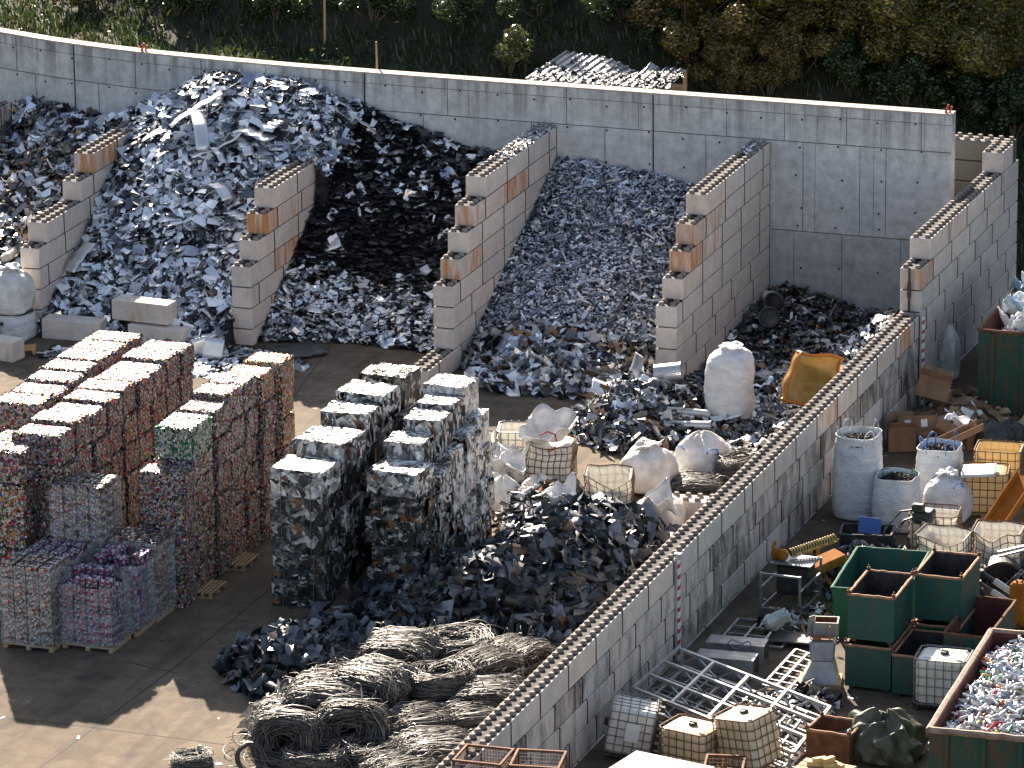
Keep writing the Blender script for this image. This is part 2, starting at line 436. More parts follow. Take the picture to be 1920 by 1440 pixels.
def translucent(name, c1, c2, tw=.35, rough=.4):
    m = noisy(name, c1, c2, 3, rough, bmp=.15)
    t = m.node_tree; b = t.nodes['Principled BSDF']
    tl = t.nodes.new('ShaderNodeBsdfTranslucent'); tl.inputs[0].default_value = (*c2, 1)
    mx = t.nodes.new('ShaderNodeMixShader'); mx.inputs[0].default_value = tw
    t.links.new(b.outputs[0], mx.inputs[1]); t.links.new(tl.outputs[0], mx.inputs[2])
    t.links.new(mx.outputs[0], t.nodes['Material Output'].inputs[0])
    return m
M['bag_y'] = translucent('amber_plastic', (.30, .19, .045), (.44, .30, .10), .3)
M['bag_o'] = translucent('orange_plastic', (.46, .15, .015), (.52, .21, .03), .25)
M['hdpe_t'] = translucent('cut_tank_plastic', (.68, .66, .60), (.76, .74, .69), .35)
M['hdpe_ty'] = translucent('cut_yellow_tank_plastic', (.64, .50, .28), (.72, .58, .34), .35)
# ------------------------------------------------------------------ ground and hill
def hill_z(x, y):
    x = np.asarray(x, float); y = np.asarray(y, float)
    base = np.interp(x, [-60, -24, -18, -12, -6, 0, 6, 12, 60], [7.2, 5.75, 5.55, 5.3, 4.3, 2.6, .3, .0, .0])
    y0 = np.interp(x, [-60, -26, -20, -12, -4, 4, 9, 20, 60], [14, 6.5, 3.4, 2.2, 3.0, 4.5, 4.5, 3.5, 3.5])
    s = np.clip(y-y0, 0, None)
    z = base*np.clip((y+8)/9, 0, 1) + .50*s*np.clip(s/3, 0, 1) + .35*np.sin(x*.35+y*.2)*np.clip(s/6, 0, 1)+.2*np.sin(x*.9-y*.7)*np.clip(s/6, 0, 1)
    return np.where(s > 70, z, z)
def hill_point(u, v, lo=90.0, hi=230.0):
    d = _fw + _R*(u-960)/CF - _U*(v-720)/CF
    for s in np.arange(lo, hi, .1):
        p = CPOS+d*s
        if p[1] > .5 and p[2] <= hill_z(p[0], p[1]): return p
    return CPOS+d*hi
g = MB()
g.add([(-900, -900, 0), (900, -900, 0), (900, 1500, 0), (-900, 1500, 0)], [(0, 1, 2, 3)])
tag(g.build('ground', M['ground']), kind='structure')
m, t, b = mat('hill_soil', (.05, .05, .03), .95)
t.links.new(ramp(t, noise(t, .4, 6, .65, coords(t)), [(.35, (.006, .009, .004)), (.55, (.014, .016, .007)), (.75, (.028, .024, .014))]), b.inputs['Base Color'])
bump(t, b, noise(t, 3, 6, .7, coords(t)), .6, .15)
M['soil'] = m
xs = np.concatenate([np.linspace(-90, -30, 20), np.linspace(-29, 12, 60), np.linspace(13, 80, 20)])
ys = np.concatenate([np.linspace(.9, 30, 60), np.linspace(31, 95, 24)])
X, Y = np.meshgrid(xs, ys, indexing='ij')
off = np.interp(X, [-40, -25, -20, -12, 5, 5.3, 6.6, 80], [5.5, 1.7, .8, .15, 0, 0, 2.4, 3.0])
Yo = np.maximum(Y, off+.42)
Z = hill_z(X, Yo)
Z = np.where((X > 7) & (Yo < 4.0), -.02, Z)
tag(MB().grid(X, Yo, Z).build('hillside', M['soil'], smooth=True), kind='structure')

def strip_mesh(name, p, q, wd, z):
    p, q = Vector(p), Vector(q); d = (q-p).normalized(); n = Vector((-d.y, d.x, 0))*wd/2
    MBx = MB().add([(*(p-n).xy, z), (*(q-n).xy, z), (*(q+n).xy, z), (*(p+n).xy, z)], [(0, 1, 2, 3)])
    return MBx
j = MB()
for a, bb in (((20, 1480), (330, 1250)), ((330, 1250), (620, 1010)), ((-80, 1335), (160, 1362)), ((160, 1362), (420, 1396)), ((230, 1240), (330, 1262)), ((540, 705), (800, 720)), ((930, 905), (1240, 935)), ((640, 620), (540, 760))):
    p, q = at(*a), at(*bb)
    s_ = strip_mesh('', p, q, .035, .004)
    j.add(s_.v[0], s_.f)
tag(j.build('slab_joint', M['joint_dark']), kind='structure')

# ------------------------------------------------------------------ cast retaining wall
WT = 5.97
wl = np.array([(-34, 5.2), (-29, 3.35), (-26.5, 2.42), (-24.6, 1.75), (-22.6, 1.12), (-21, .76), (-19.4, .48), (-17, .24), (-14.5, .09), (-12, .02), (-9, 0), (-6, 0), (-3, 0), (0, 0), (2.5, 0), (5.22, 0)])
def wall_pt(s):
    return np.array([np.interp(s, wl[:, 0], wl[:, 0]), np.interp(s, wl[:, 0], wl[:, 1])])
def wall_path(x0, x1, n, off=0.0):
    P = []
    for s in np.linspace(x0, x1, n):
        a, c = wall_pt(s-.4), wall_pt(min(s+.4, 5.22))
        d = (c-a)/np.linalg.norm(c-a)
        P.append(wall_pt(s)+np.array([-d[1], d[0]])*off)
    return np.array(P)
wt = thing('retaining_wall', (0, 0, 0), 'long pale cast concrete wall with rain streaks curving along the back of the bays', 'wall')
def ribbon(x0, x1, n, o0, o1, z0, z1):
    A, B_ = wall_path(x0, x1, n, o0), wall_path(x0, x1, n, o1)
    V = []
    for p, q in zip(A, B_):
        V += [(p[0], p[1], z0), (q[0], q[1], z0), (q[0], q[1], z1), (p[0], p[1], z1)]
    F = [(3, 2, 1, 0), tuple(4*(n-1)+k for k in range(4))]
    for i in range(n-1):
        a = 4*i
        for k in range(4):
            l = (k+1) % 4
            F.append((a+k, a+l, a+4+l, a+4+k))
    return V, F
mb = MB(); mb.add(*ribbon(-34, 5.22, 90, 0, .40, -.3, WT-.05))
mb.build('wall_body', M['wall'], wt)
m, t, b = mat('weathered_coping', rough=.85)
v_ = coords(t)
c_ = ramp(t, noise(t, 3.5, 6, .7, v_), [(.3, (.26, .22, .185)), (.62, (.46, .42, .37))])
c_ = mix(t, ramp(t, noise(t, 7, 4, .6, v_), [(.55, 0.0), (.70, .7)]), c_, (.30, .16, .08))
t.links.new(c_, b.inputs['Base Color'])
bump(t, b, noise(t, 14, 5, .6, v_), .4, .02)
M['coping'] = m
MB().add(*ribbon(-34, 5.22, 90, -.012, .412, WT-.05, WT)).build('coping', M['coping'], wt)
mb = MB()
for z in (4.86, 2.27): mb.add(*ribbon(-34, 5.215, 80, -.006, .01, z-.012, z+.012))
mb.add(*ribbon(-34, 5.215, 80, -.004, .01, 5.635, 5.65))
def vj(x, z0, z1, wd=.016, o=-.006): mb.add(*ribbon(x-wd/2, x+wd/2, 2, o, .01, z0, z1))
for x in (-23.9, -19.6, -17.4, -15.3, -9.65, -6.05, -1.3, .4, 2.2, 4.35): vj(x, 4.875, 5.92)
for x in (-9.0, -3.9, 1.35, 3.2): vj(x, 4.875, 5.62, .008)
for x in (-23.2, -20.9, -18.2, -16.0, -13.4, -10.4, -7.1, -4.9, -1.9, .95, 2.6, 3.35): vj(x, 2.285, 4.845)
for x in (1.3, 3.0): vj(x, 2.285, 4.845, .008)
for x in (-22.6, -18.9, .7, 2.1, 3.8): vj(x, .0, 2.255)
mb.build('form_joint', M['joint'], wt)
mb = MB()
for x in (-21.75, -12.2, -3.46): mb.add(*ribbon(x-.02, x+.02, 2, -.008, .01, 0, 5.95))
mb.build('movement_joint', M['joint_dark'], wt)
mb = MB()
for x in np.arange(-24, 5.2, 1.13):
    for z in (5.55, 4.75, 3.9, 3.0, 2.45, 1.2):
        xx_, zz_ = x+random.uniform(-.12, .12), z+random.uniform(-.08, .08)
        p = wall_path(xx_, xx_+.01, 2, -.003)[0]
        mb.lathe([(.032, 0), (.032, .008)], 8, (p[0], p[1], zz_), rotx(R(90)))
mb.build('tie_hole', M['joint_dark'], wt)

# ------------------------------------------------------------------ walls of stacked studded blocks
_bc = {}
def block_mesh(L, studs):
    k = (round(L, 2), studs)
    if k in _bc: return _bc[k]
    mb = MB()
    mb.box((0, 0, .288), (.59, L-.052, .572), b=.02)
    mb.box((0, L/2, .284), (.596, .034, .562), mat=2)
    if studs:
        n = max(1, int(round(L/.3)))
        for i in range(n):
            y = -L/2+(i+.5)*L/n
            for x in (-.165, .165):
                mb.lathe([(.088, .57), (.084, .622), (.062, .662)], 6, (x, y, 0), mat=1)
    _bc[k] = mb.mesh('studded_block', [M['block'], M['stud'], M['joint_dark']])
    return _bc[k]
def block(parent, x, y, z, L, studs, rust=0.0, mould=0.0, rz=0.0):
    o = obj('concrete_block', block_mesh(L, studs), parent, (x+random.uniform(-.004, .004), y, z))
    o.rotation_euler = (0, 0, rz+random.uniform(-.003, .003))
    o.color = (rust, mould, 0, 1)
    return o
def segs(y0, y1, first):
    out = []; y = y0; L = first
    while y < y1-.05:
        e = min(y+L, y1)
        if y1-e < .35: e = y1
        out.append((y, e)); y = e; L = 1.8
    return out
def block_wall(name, loc, rz, courses, label, rusty={}, mould=0.0, joints=None):
    """courses from the top down: (front, back) in metres along the wall"""
    w_ = thing(name, (loc[0], loc[1], 0), label, 'wall', rz=rz)
    prev = None
    for i, (f, bk) in enumerate(courses):
        sg = joints[i] if joints and i in joints else segs(f, bk, (1.8, .9, 1.2, 1.8, .6, 1.5, 1.8, .9)[i % 8])
        for jx, (a, e) in enumerate(sg):
            st = prev is None or a < prev[0]-.05 or e > prev[1]+.05
            ru = rusty.get((i, jx), random.choice((0, 0, 0, .12, .3)) if i > 0 else random.choice((0, 0, .1)))
            mo = mould*random.choice((.5, .65, .8, .95)) if mould else 0.0
            block(w_, -.3, (a+e)/2, loc[2]-.6*(i+1), round(e-a, 2), st, ru, mo)
        prev = (f, bk)
    fr, bk_ = max(c[0] for c in courses), min(c[1] for c in courses)
    for i, (f, bk) in enumerate(courses):
        MB().box((-.3, (f+bk)/2, loc[2]-.6*i-.31), (.50, bk-f-.12, .57)).build('joint_shade_core', M['joint_dark'], w_)  # unseen dark slab added inside so the gaps between blocks read shaded
    return w_
def stepped(y0, steps, n, last=None):
    f = [y0]
    for s_ in steps: f.append(f[-1]-s_)
    while len(f) < n: f.append(f[-1])
    if last is not None: f[n-1] = last
    return f
def divider(name, x, y0, z, steps, n, label, rusty, last=None, back=-.012):
    return block_wall(name, (x, 0, z), 0, [(f, back) for f in stepped(y0, steps, n, last)], label, rusty)
divider('block_divider', -18.71, -4.70, 4.2, (.85, 2.4, .55), 7, 'stepped studded block divider at the left, between dark mixed scrap and the bright sheet heap', {(0, 0): .9}, back=.25)
divider('block_divider', -12.53, -6.26, 4.055, (.6, .6, .6), 7, 'stepped studded block divider right of the bright sheet heap, its back buried by scrap', {(1, 0): 1.0, (1, 1): .6, (3, 1): .8, (5, 1): .75, (2, 1): .4, (4, 0): .3})
divider('block_divider', -6.34, -6.05, 4.805, (.9, .6, .6, .6), 8, 'stepped studded block divider with one strongly orange block, left of the shredded grey heap', {(1, 2): 1.0, (1, 0): .75, (1, 1): .55, (3, 0): .9, (3, 1): .5, (6, 1): .35}, last=at(822, 698.5, .6).y)
divider('block_divider', 0.0, -6.11, 4.8, (.9, .6, .6, .6), 8, 'stepped studded block divider right of the shredded grey heap, orange streaks on its upper steps', {(0, 0): .35, (1, 0): .85, (1, 1): .7, (2, 0): 1.0, (2, 1): .6})
# a corner of one more wall at the left edge
w4 = block_wall('block_divider', (-23.75, 0, 4.1), 0, [(-9, .75)]*7, 'dark studded block wall at the far left edge below the curving wall', mould=.8)

# tall wall at the right of the empty bay, with its return behind the cast wall
ang = -.0207
cs = [(7.2, 8.4), (0, 9.0), (-.9, 9.0)] + [(-.9, 9.0)]*6
j_ = {0: [(7.2, 8.4)], 1: [(0, 1.8), (1.8, 3.6), (3.6, 5.4), (5.4, 7.2), (7.2, 9.0)]}
block_wall('block_wall', (6.4208, -6.7738, 4.8636), ang, cs, 'tall studded block wall at the right with a black bar on its stepped end', {(2, 0): .85, (1, 1): .6, (3, 1): .25, (4, 0): .2}, .28, j_)
rw = thing('block_wall', (6.57, 2.2, 0), 'short dark stained block wall closing the gap behind the end of the cast wall', 'wall', rz=ang)
for i in range(8):
    o = block(rw, -.905, -.30, 4.8636-.6*(i+1), 1.8, i == 0, 0, 3.0, R(90))
# long low wall running towards the camera
lang = -.0098
ds = [2.3, 1.8, 0, -1.8, -3.6, -5.4, -7.2, -9, -10.8, -12.6, -13.2, -15, -16.8, -18.6, -20.4, -22.2, -24, -25.8, -27.6, -29.4, -31.2, -33, -34.8]
top = [(b_, a_) for a_, b_ in zip(ds[:-1], ds[1:])]
block_wall('block_wall', (6.4051, -10.1502, 2.4636), lang, [(-34.8, 2.3)]*5, 'long low studded block wall running from the bay corner to the bottom of the photo', {(0, len(top)-k): .8 for k in range(0)} | {(0, 1): .9, (0, 2): .5, (0, 5): .65, (0, 6): .2, (0, 8): .5}, 1.0, {0: top})
for ch in list(bpy.data.objects):
    if ch.parent and ch.parent.get('label', '').startswith('long low') and ch.location.z > 1.8: ch.color[1] = .05

# loose blocks
def loose_block(x, y, z, L, rz, label, studs=True, rust=.2):
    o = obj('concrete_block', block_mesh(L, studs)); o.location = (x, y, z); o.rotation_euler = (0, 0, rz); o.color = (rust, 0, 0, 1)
    return tag(o, label, 'concrete block')
loose_block(-17.55, -8.85, 0, 1.8, R(92), 'loose concrete block strewn with scrap at the front of the bright heap, beside white bags', False, .05)
loose_block(-15.55, -8.55, .62, 1.8, R(86), 'loose concrete block raised on another block in front of the bright sheet heap', False, .35)
loose_block(-15.0, -8.75, 0, 1.8, R(84), 'lower loose concrete block behind the can bales, under a raised block', False, .1)
loose_block(3.62, -18.95, 0, 2.4, R(95), 'studded concrete block lying square against the long low wall beside tied cable')
loose_block(*(at(12, 672)[:2]), 0, .9, R(80), 'short brownish block standing below the white bags at the left edge', False, .3)

# ------------------------------------------------------------------ heaps of loose pieces
def frames(n, tilt, k, spin=None):
    n = n + tilt*rng.normal(size=(k, 3)); n /= np.linalg.norm(n, axis=1)[:, None]
    a = rng.uniform(0, 2*np.pi, k) if spin is None else spin
    t_ = np.stack([np.cos(a), np.sin(a), np.zeros(k)], 1)
    t_ -= n*(t_*n).sum(1)[:, None]; t_ /= np.linalg.norm(t_, axis=1)[:, None]+1e-9
    return t_, np.cross(n, t_), n
def pieces(P, Nn, lr, wr, kind='sheet', tilt=.3, bend=.15, jit=.12, spin=None, big=0):
    """a batch of loose pieces at points P; returns (verts, quads)"""
    k = len(P)
    l = lr[0]+(lr[1]-lr[0])*rng.random(k)**1.7; wd = wr[0]+(wr[1]-wr[0])*rng.random(k)**1.5
    T, B_, Nv = frames(Nn, tilt, k, spin)
    if kind in ('sheet', 'crumple'):
        nu, nv = (4, 2) if kind == 'sheet' else (4, 4)
        u = np.linspace(-.5, .5, nu); v = np.linspace(-.5, .5, nv)
        U, V = [a.ravel() for a in np.meshgrid(u, v, indexing='ij')]
        bd = rng.normal(0, bend, k)
        x = U[None]*l[:, None]*(1+rng.normal(0, jit, (k, nu*nv))*.6)
        y = V[None]*wd[:, None]*(1+rng.normal(0, jit, (k, nu*nv)))
        z = bd[:, None]*l[:, None]*(4*U[None]**2-.5)+rng.normal(0, bend*.6, (k, 1))*(U*V)[None]*l[:, None]*2
        if kind == 'crumple': z = z+rng.normal(0, .15, (k, nu*nv))*np.minimum(l, wd)[:, None]
        F = np.array([(i*nv+j, i*nv+j+1, (i+1)*nv+j+1, (i+1)*nv+j) for i in range(nu-1) for j in range(nv-1)])
    elif kind == 'angle':       # L or U sections
        pr = np.array([(-.5, 1.0), (-.5, 0), (.5, 0), (.5, .9)])
        n = 4
        x = np.concatenate([np.full((k, n), -.5), np.full((k, n), .5)], 1)*l[:, None]
        y = np.tile(pr[:, 0], 2)[None]*wd[:, None]
        z = np.tile(pr[:, 1], 2)[None]*wd[:, None]*rng.choice([.15, .4, .8], k)[:, None]+.0
        F = np.array([(i, i+1, n+i+1, n+i) for i in range(n-1)])
    elif kind == 'box':         # short lengths of hollow section
        pr = np.array([(-.5, -.3), (.5, -.3), (.5, .3), (-.5, .3)])
        x = np.concatenate([np.full((k, 4), -.5), np.full((k, 4), .5)], 1)*l[:, None]
        y = np.tile(pr[:, 0], 2)[None]*wd[:, None]; z = np.tile(pr[:, 1], 2)[None]*wd[:, None]
        y = y*(1+rng.normal(0, .1, y.shape)); z = z*(1+rng.normal(0, .25, z.shape))
        F = np.array([(i, (i+1) % 4, 4+(i+1) % 4, 4+i) for i in range(4)])
    m_ = x.shape[1]
    W = P[:, None]+x[..., None]*T[:, None]+y[..., None]*B_[:, None]+z[..., None]*Nv[:, None]
    FF = (F[None]+(np.arange(k)*m_)[:, None, None]).reshape(-1, 4)
    return W.reshape(-1, 3), FF
def sample(hf, bounds, k, hmin=.03, wfun=None):
    out = []; tot = 0
    while tot < k:
        x = rng.uniform(bounds[0], bounds[1], 4*k); y = rng.uniform(bounds[2], bounds[3], 4*k)
        h = hf(x, y); ok = h > hmin
        if wfun is not None: ok &= rng.random(4*k) < wfun(x, y)
        out.append(np.stack([x, y, h], 1)[ok]); tot += ok.sum()
    P = np.concatenate(out)[:k]
    e = .06
    nx = -(hf(P[:, 0]+e, P[:, 1])-hf(P[:, 0]-e, P[:, 1]))/(2*e); ny = -(hf(P[:, 0], P[:, 1]+e)-hf(P[:, 0], P[:, 1]-e))/(2*e)
    n = np.stack([np.clip(nx, -2, 2), np.clip(ny, -2, 2), np.ones(k)], 1); n /= np.linalg.norm(n, axis=1)[:, None]
    return P, n
def heap(name, label, hf, bounds, layers, base_mat, cat='scrap heap', step=.14):
    """layers: dict(n, l, w, kind, tilt, bend, mat, wf, lift, flat)"""
    V, F, MI, off = [], [], [], 0
    mats = [base_mat]
    xs = np.arange(bounds[0], bounds[1]+step, step); ys = np.arange(bounds[2], bounds[3]+step, step)
    X, Y = np.meshgrid(xs, ys, indexing='ij'); H = hf(X, Y)
    a, b2 = X.shape
    ids = np.arange(a*b2).reshape(a, b2)
    q = np.stack([ids[:-1, :-1], ids[1:, :-1], ids[1:, 1:], ids[:-1, 1:]], -1).reshape(-1, 4)
    keep = (H.ravel()[q] > .02).any(1)
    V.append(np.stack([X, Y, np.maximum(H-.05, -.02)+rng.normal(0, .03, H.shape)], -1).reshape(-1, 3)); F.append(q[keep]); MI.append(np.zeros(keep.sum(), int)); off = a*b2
    for L in layers:
        P, n = sample(hf, bounds, L['n'], L.get('hmin', .03), L.get('wf'))
        if L.get('flat'): n = n*(1-L['flat'])+np.array([0, 0, 1.])*L['flat']
        lift = L.get('lift', .06)
        P = P+n*rng.uniform(-.02, lift, (len(P), 1))
        v, f = pieces(P, n, L['l'], L['w'], L.get('kind', 'sheet'), L.get('tilt', .3), L.get('bend', .12), L.get('jit', .1))
        v[:, 2] = np.maximum(v[:, 2], .006)
        if L['mat'] not in mats: mats.append(L['mat'])
        V.append(v); F.append(f+off); MI.append(np.full(len(f), mats.index(L['mat']))); off += len(v)
    o = obj(name, mesh_np(name, np.concatenate(V), np.concatenate(F), mats, np.concatenate(MI)))
    return tag(o, label, cat, kind='stuff')

def nz(x, y, s, a, p=0.0):
    return a*(np.sin(x*s+p)*np.cos(y*s*1.13+p*2)+.5*np.sin(x*s*2.3+y*s*1.7+p)+.3*np.cos(x*s*4.1-y*s*3.7))
def wy(x): return np.interp(x, wl[:, 0], wl[:, 1])
def loose_pieces(n, hf, bounds, lr, wr, kind, matr, name, label, cat, group, tilt=.25, bend=.1, lift=.12, wf=None, flat=0):
    """larger pieces lying on a heap, each an object of its own"""
    P, nn = sample(hf, bounds, n, .05, wf)
    if flat: nn = nn*(1-flat)+np.array([0, 0, 1.])*flat
    for i in range(n):
        p = P[i:i+1]; q = nn[i:i+1]
        v, f = pieces(np.zeros((1, 3)), q, lr, wr, kind, tilt, bend, .05)
        zc = float(p[0, 2])+lift*random.random()
        o = obj(name, mesh_np(name, v, f, matr, smooth=True), None, (p[0, 0], p[0, 1], max(zc, .02-v[:, 2].min() if zc < .1 else zc)))
        md = o.modifiers.new('thickness', 'SOLIDIFY'); md.thickness = .004
        tag(o, label, cat, group)

# bay of bright sheet offcuts
cx_ = np.array([-24.5, -22, -20.1, -18.1, -16.9, -14.2, -12.6, -12.2, -10.95, -9.65, -8.6, -6.9])
cz_ = np.array([3.8, 3.8, 3.82, 5.0, 5.38, 5.42, 5.1, 4.86, 4.48, 4.15, 3.91, 3.6])
def h_bay1(x, y):
    top = np.interp(x, cx_, cz_); yb = wy(x)-.9
    toe = np.interp(x, [-19, -16, -13], [-8.7, -9.0, -9.3])
    s = np.clip((yb-y)/(yb-toe), 0, 1.3)
    h = top*(1-s**1.12)+nz(x, y, 1.1, .10, .3)*np.clip(1.2-s, 0, 1)
    h = h+.35*np.exp(-((x+15.4)/1.8)**2-((y+2.4)/1.6)**2)
    inb = (x > -18.68) & (x < -13.16)
    over = (y > -3.0-.35*np.abs(x+13)) & (x > -19.9) & (x < -12.0)
    inb = inb | over
    return np.where(inb & (y < wy(x)-.03), h, -1)
B1 = (-19.9, -12.1, -9.6, .6)
heap('sheet_heap', 'big heap of bright silver sheet offcuts filling the second bay up to the cast wall', h_bay1, B1, [
    dict(n=2600, l=(.12, .42), w=(.06, .20), mat=M['silver'], tilt=.42, bend=.10),
    dict(n=3600, l=(.12, .42), w=(.05, .18), mat=M['silver'], tilt=.36, bend=.12, lift=.14, flat=.35),
    dict(n=2000, l=(.26, .75), w=(.12, .40), mat=M['silver'], tilt=.32, bend=.10, lift=.18, flat=.35),
    dict(n=700, l=(.2, .55), w=(.1, .3), kind='crumple', mat=M['silver'], tilt=.35, bend=.08, lift=.12),
    dict(n=500, l=(.25, .6), w=(.04, .1), kind='angle', mat=M['silver'], tilt=.3, lift=.12),
    dict(n=2600, l=(.15, .5), w=(.08, .28), mat=M['dark'], tilt=.3, bend=.12, lift=.14)], M['gap'])
loose_pieces(70, h_bay1, B1, (.35, .75), (.22, .42), 'sheet', M['sheet'], 'sheet_offcut', 'square silver sheet offcut lying on the big bright heap', 'metal sheet', 'sheet offcuts on the bright heap', .25, .08)

# bay of dark thin sheets
def h_bay2(x, y):
    top = np.interp(x, cx_, cz_)
    toe = np.interp(x, [-12.5, -10, -7], [-7.7, -7.0, -7.4])
    s = np.clip((-.35-y)/(-.35-toe), 0, 1.3)
    h = top*(1-s**.92)+nz(x, y, 1.3, .09, 1.1)*np.clip(1.2-s, 0, 1)
    h = h-.45*np.exp(-((x+9.8)/1.6)**2-((y+3.6)/1.5)**2)
    return np.where((x > -12.5) & (x < -6.98) & (y < -.03), h, -1)
B2 = (-12.5, -6.98, -8.6, 0)
_mid = lambda x, y: np.exp(-((x+9.9)/2.0)**2-((y+3.5)/2.0)**2)
heap('dark_sheet_heap', 'heap of thin black sheets with pale offcuts at its foot, between two stained dividers', h_bay2, B2, [
    dict(n=7000, l=(.15, .5), w=(.10, .28), mat=M['dark'], tilt=.13, bend=.05, lift=.10, flat=.75),
    dict(n=1900, l=(.12, .42), w=(.05, .2), mat=M['silver'], tilt=.4, bend=.12, lift=.12, wf=lambda x, y: np.clip((-4.7-y)/1.0, .0, 1)),
    dict(n=260, l=(.15, .45), w=(.05, .2), mat=M['silver'], tilt=.4, bend=.12, lift=.12, wf=lambda x, y: (y > -3.0)*np.clip(1-1.1*_mid(x, y), 0, 1)*.8),
    dict(n=260, l=(.2, .5), w=(.05, .1), kind='angle', mat=M['silver'], tilt=.3, lift=.12, wf=lambda x, y: np.clip((-5-y)/.8, .02, 1)),
    dict(n=110, l=(.3, .7), w=(.15, .4), kind='crumple', mat=M['silver'], tilt=.3, lift=.12, wf=lambda x, y: np.clip(1-1.2*_mid(x, y), 0, 1))], M['gap'])
loose_pieces(16, h_bay2, B2, (.35, .7), (.2, .4), 'sheet', M['sheet'], 'sheet_offcut', 'pale sheet offcut lying on the heap of thin black sheets', 'metal sheet', 'sheet offcuts on the dark heap', .35, .1, .2, lambda x, y: np.clip(1-1.2*_mid(x, y), 0, 1))

# bay of shredded profiles
def h_bay3(x, y):
    top = np.interp(x, [-6.4, -5.4, -3.9, -2.4, -.6], [3.85, 3.8, 3.6, 3.4, 3.0])
    toe = np.interp(x, [-6.3, -5, -3.5, -.6], [-8.3, -9.6, -9.9, -8.6])
    s = np.clip((-.15-y)/(-.15-toe), 0, 1.3)
    h = top*(1-s)+nz(x, y, .9, .05, 2.0)*np.clip(1.2-s, 0, 1)
    return np.where((x > -6.32) & (x < -.62) & (y < -.03), h, -1)
B3 = (-6.32, -.62, -10.4, 0)
heap('shredded_profile_heap', 'heap of finely shredded grey aluminium profiles sloping from the cast wall', h_bay3, B3, [
    dict(n=9500, l=(.06, .18), w=(.03, .075), kind='box', mat=M['silver_s'], tilt=.6, lift=.07),
    dict(n=5500, l=(.06, .22), w=(.03, .09), kind='angle', mat=M['silver_s'], tilt=.6, lift=.08),
    dict(n=3000, l=(.08, .2), w=(.05, .1), mat=M['silver_s'], tilt=.5, bend=.2, lift=.08),
    dict(n=900, l=(.08, .24), w=(.05, .1), mat=M['silver'], tilt=.5, bend=.1, lift=.10),
    dict(n=420, l=(.25, .6), w=(.05, .12), kind='box', mat=M['silver_s'], tilt=.35, lift=.1),
    dict(n=260, l=(.15, .4), w=(.1, .22), mat=M['silver_s'], tilt=.4, bend=.1, lift=.1)], M['gap'])
def h_toe3(x, y):
    h = .55*np.exp(-((x+2.7)/2.1)**4-((y+8.6+.12*(x+3))/1.15)**2)+.3*np.exp(-((x+4.6)/1.1)**2-((y+9.3)/1.0)**2)-.1
    return np.where((x > -6.2) & (x < -.68), np.maximum(h, h_bay3(x, y)*(y < -7.2)), -1)
heap('crumpled_sheet_heap', 'crumpled sheet scrap strewn along the foot of the shredded grey heap', h_toe3, (-6.3, -.66, -11.2, -7.0), [
    dict(n=420, l=(.25, .75), w=(.15, .45), kind='crumple', mat=M['mixed'], tilt=.5, bend=.15, lift=.2),
    dict(n=380, l=(.2, .6), w=(.1, .35), kind='crumple', mat=M['silver'], tilt=.5, bend=.15, lift=.22),
    dict(n=160, l=(.3, .7), w=(.05, .12), kind='angle', mat=M['mixed'], tilt=.4, lift=.2)], M['gap'])
loose_pieces(30, h_toe3, (-6.1, -.7, -10.6, -7.4), (.4, .9), (.3, .55), 'crumple', M['sheet'], 'crumpled_sheet', 'crumpled bright metal sheet at the foot of the shredded grey heap', 'metal sheet', 'crumpled sheets below the shredded heap', .35, .1, .2)

# mixed scrap at the far left
def h_bay0(x, y):
    yb = wy(x)-.4
    s = np.clip((yb-y)/10.5, 0, 1.2)
    h = np.interp(x, [-25, -22, -19.4], [3.7, 3.9, 3.75])*(1-s*.93)+nz(x, y, 1.2, .14, .7)
    return np.where((x > -30) & (x < -19.34) & (x > -23.7) & (y < wy(x)-.03), h, -1)
B0 = (-23.7, -19.34, -10.2, 1.5)
heap('mixed_scrap_heap', 'dark heap of mixed metal parts in the leftmost bay below the curving wall', h_bay0, B0, [
    dict(n=1300, l=(.15, .55), w=(.08, .3), kind='crumple', mat=M['mixed'], tilt=.5, lift=.14),
    dict(n=500, l=(.3, .75), w=(.15, .4), mat=M['silver'], tilt=.45, bend=.1, lift=.18),
    dict(n=1300, l=(.1, .35), w=(.05, .15), kind='box', mat=M['mixed'], tilt=.5, lift=.12),
    dict(n=900, l=(.15, .45), w=(.06, .2), mat=M['mixed'], tilt=.45, bend=.15, lift=.15),
    dict(n=500, l=(.25, .7), w=(.03, .07), kind='angle', mat=M['mixed'], tilt=.4, lift=.15)], M['gap'])

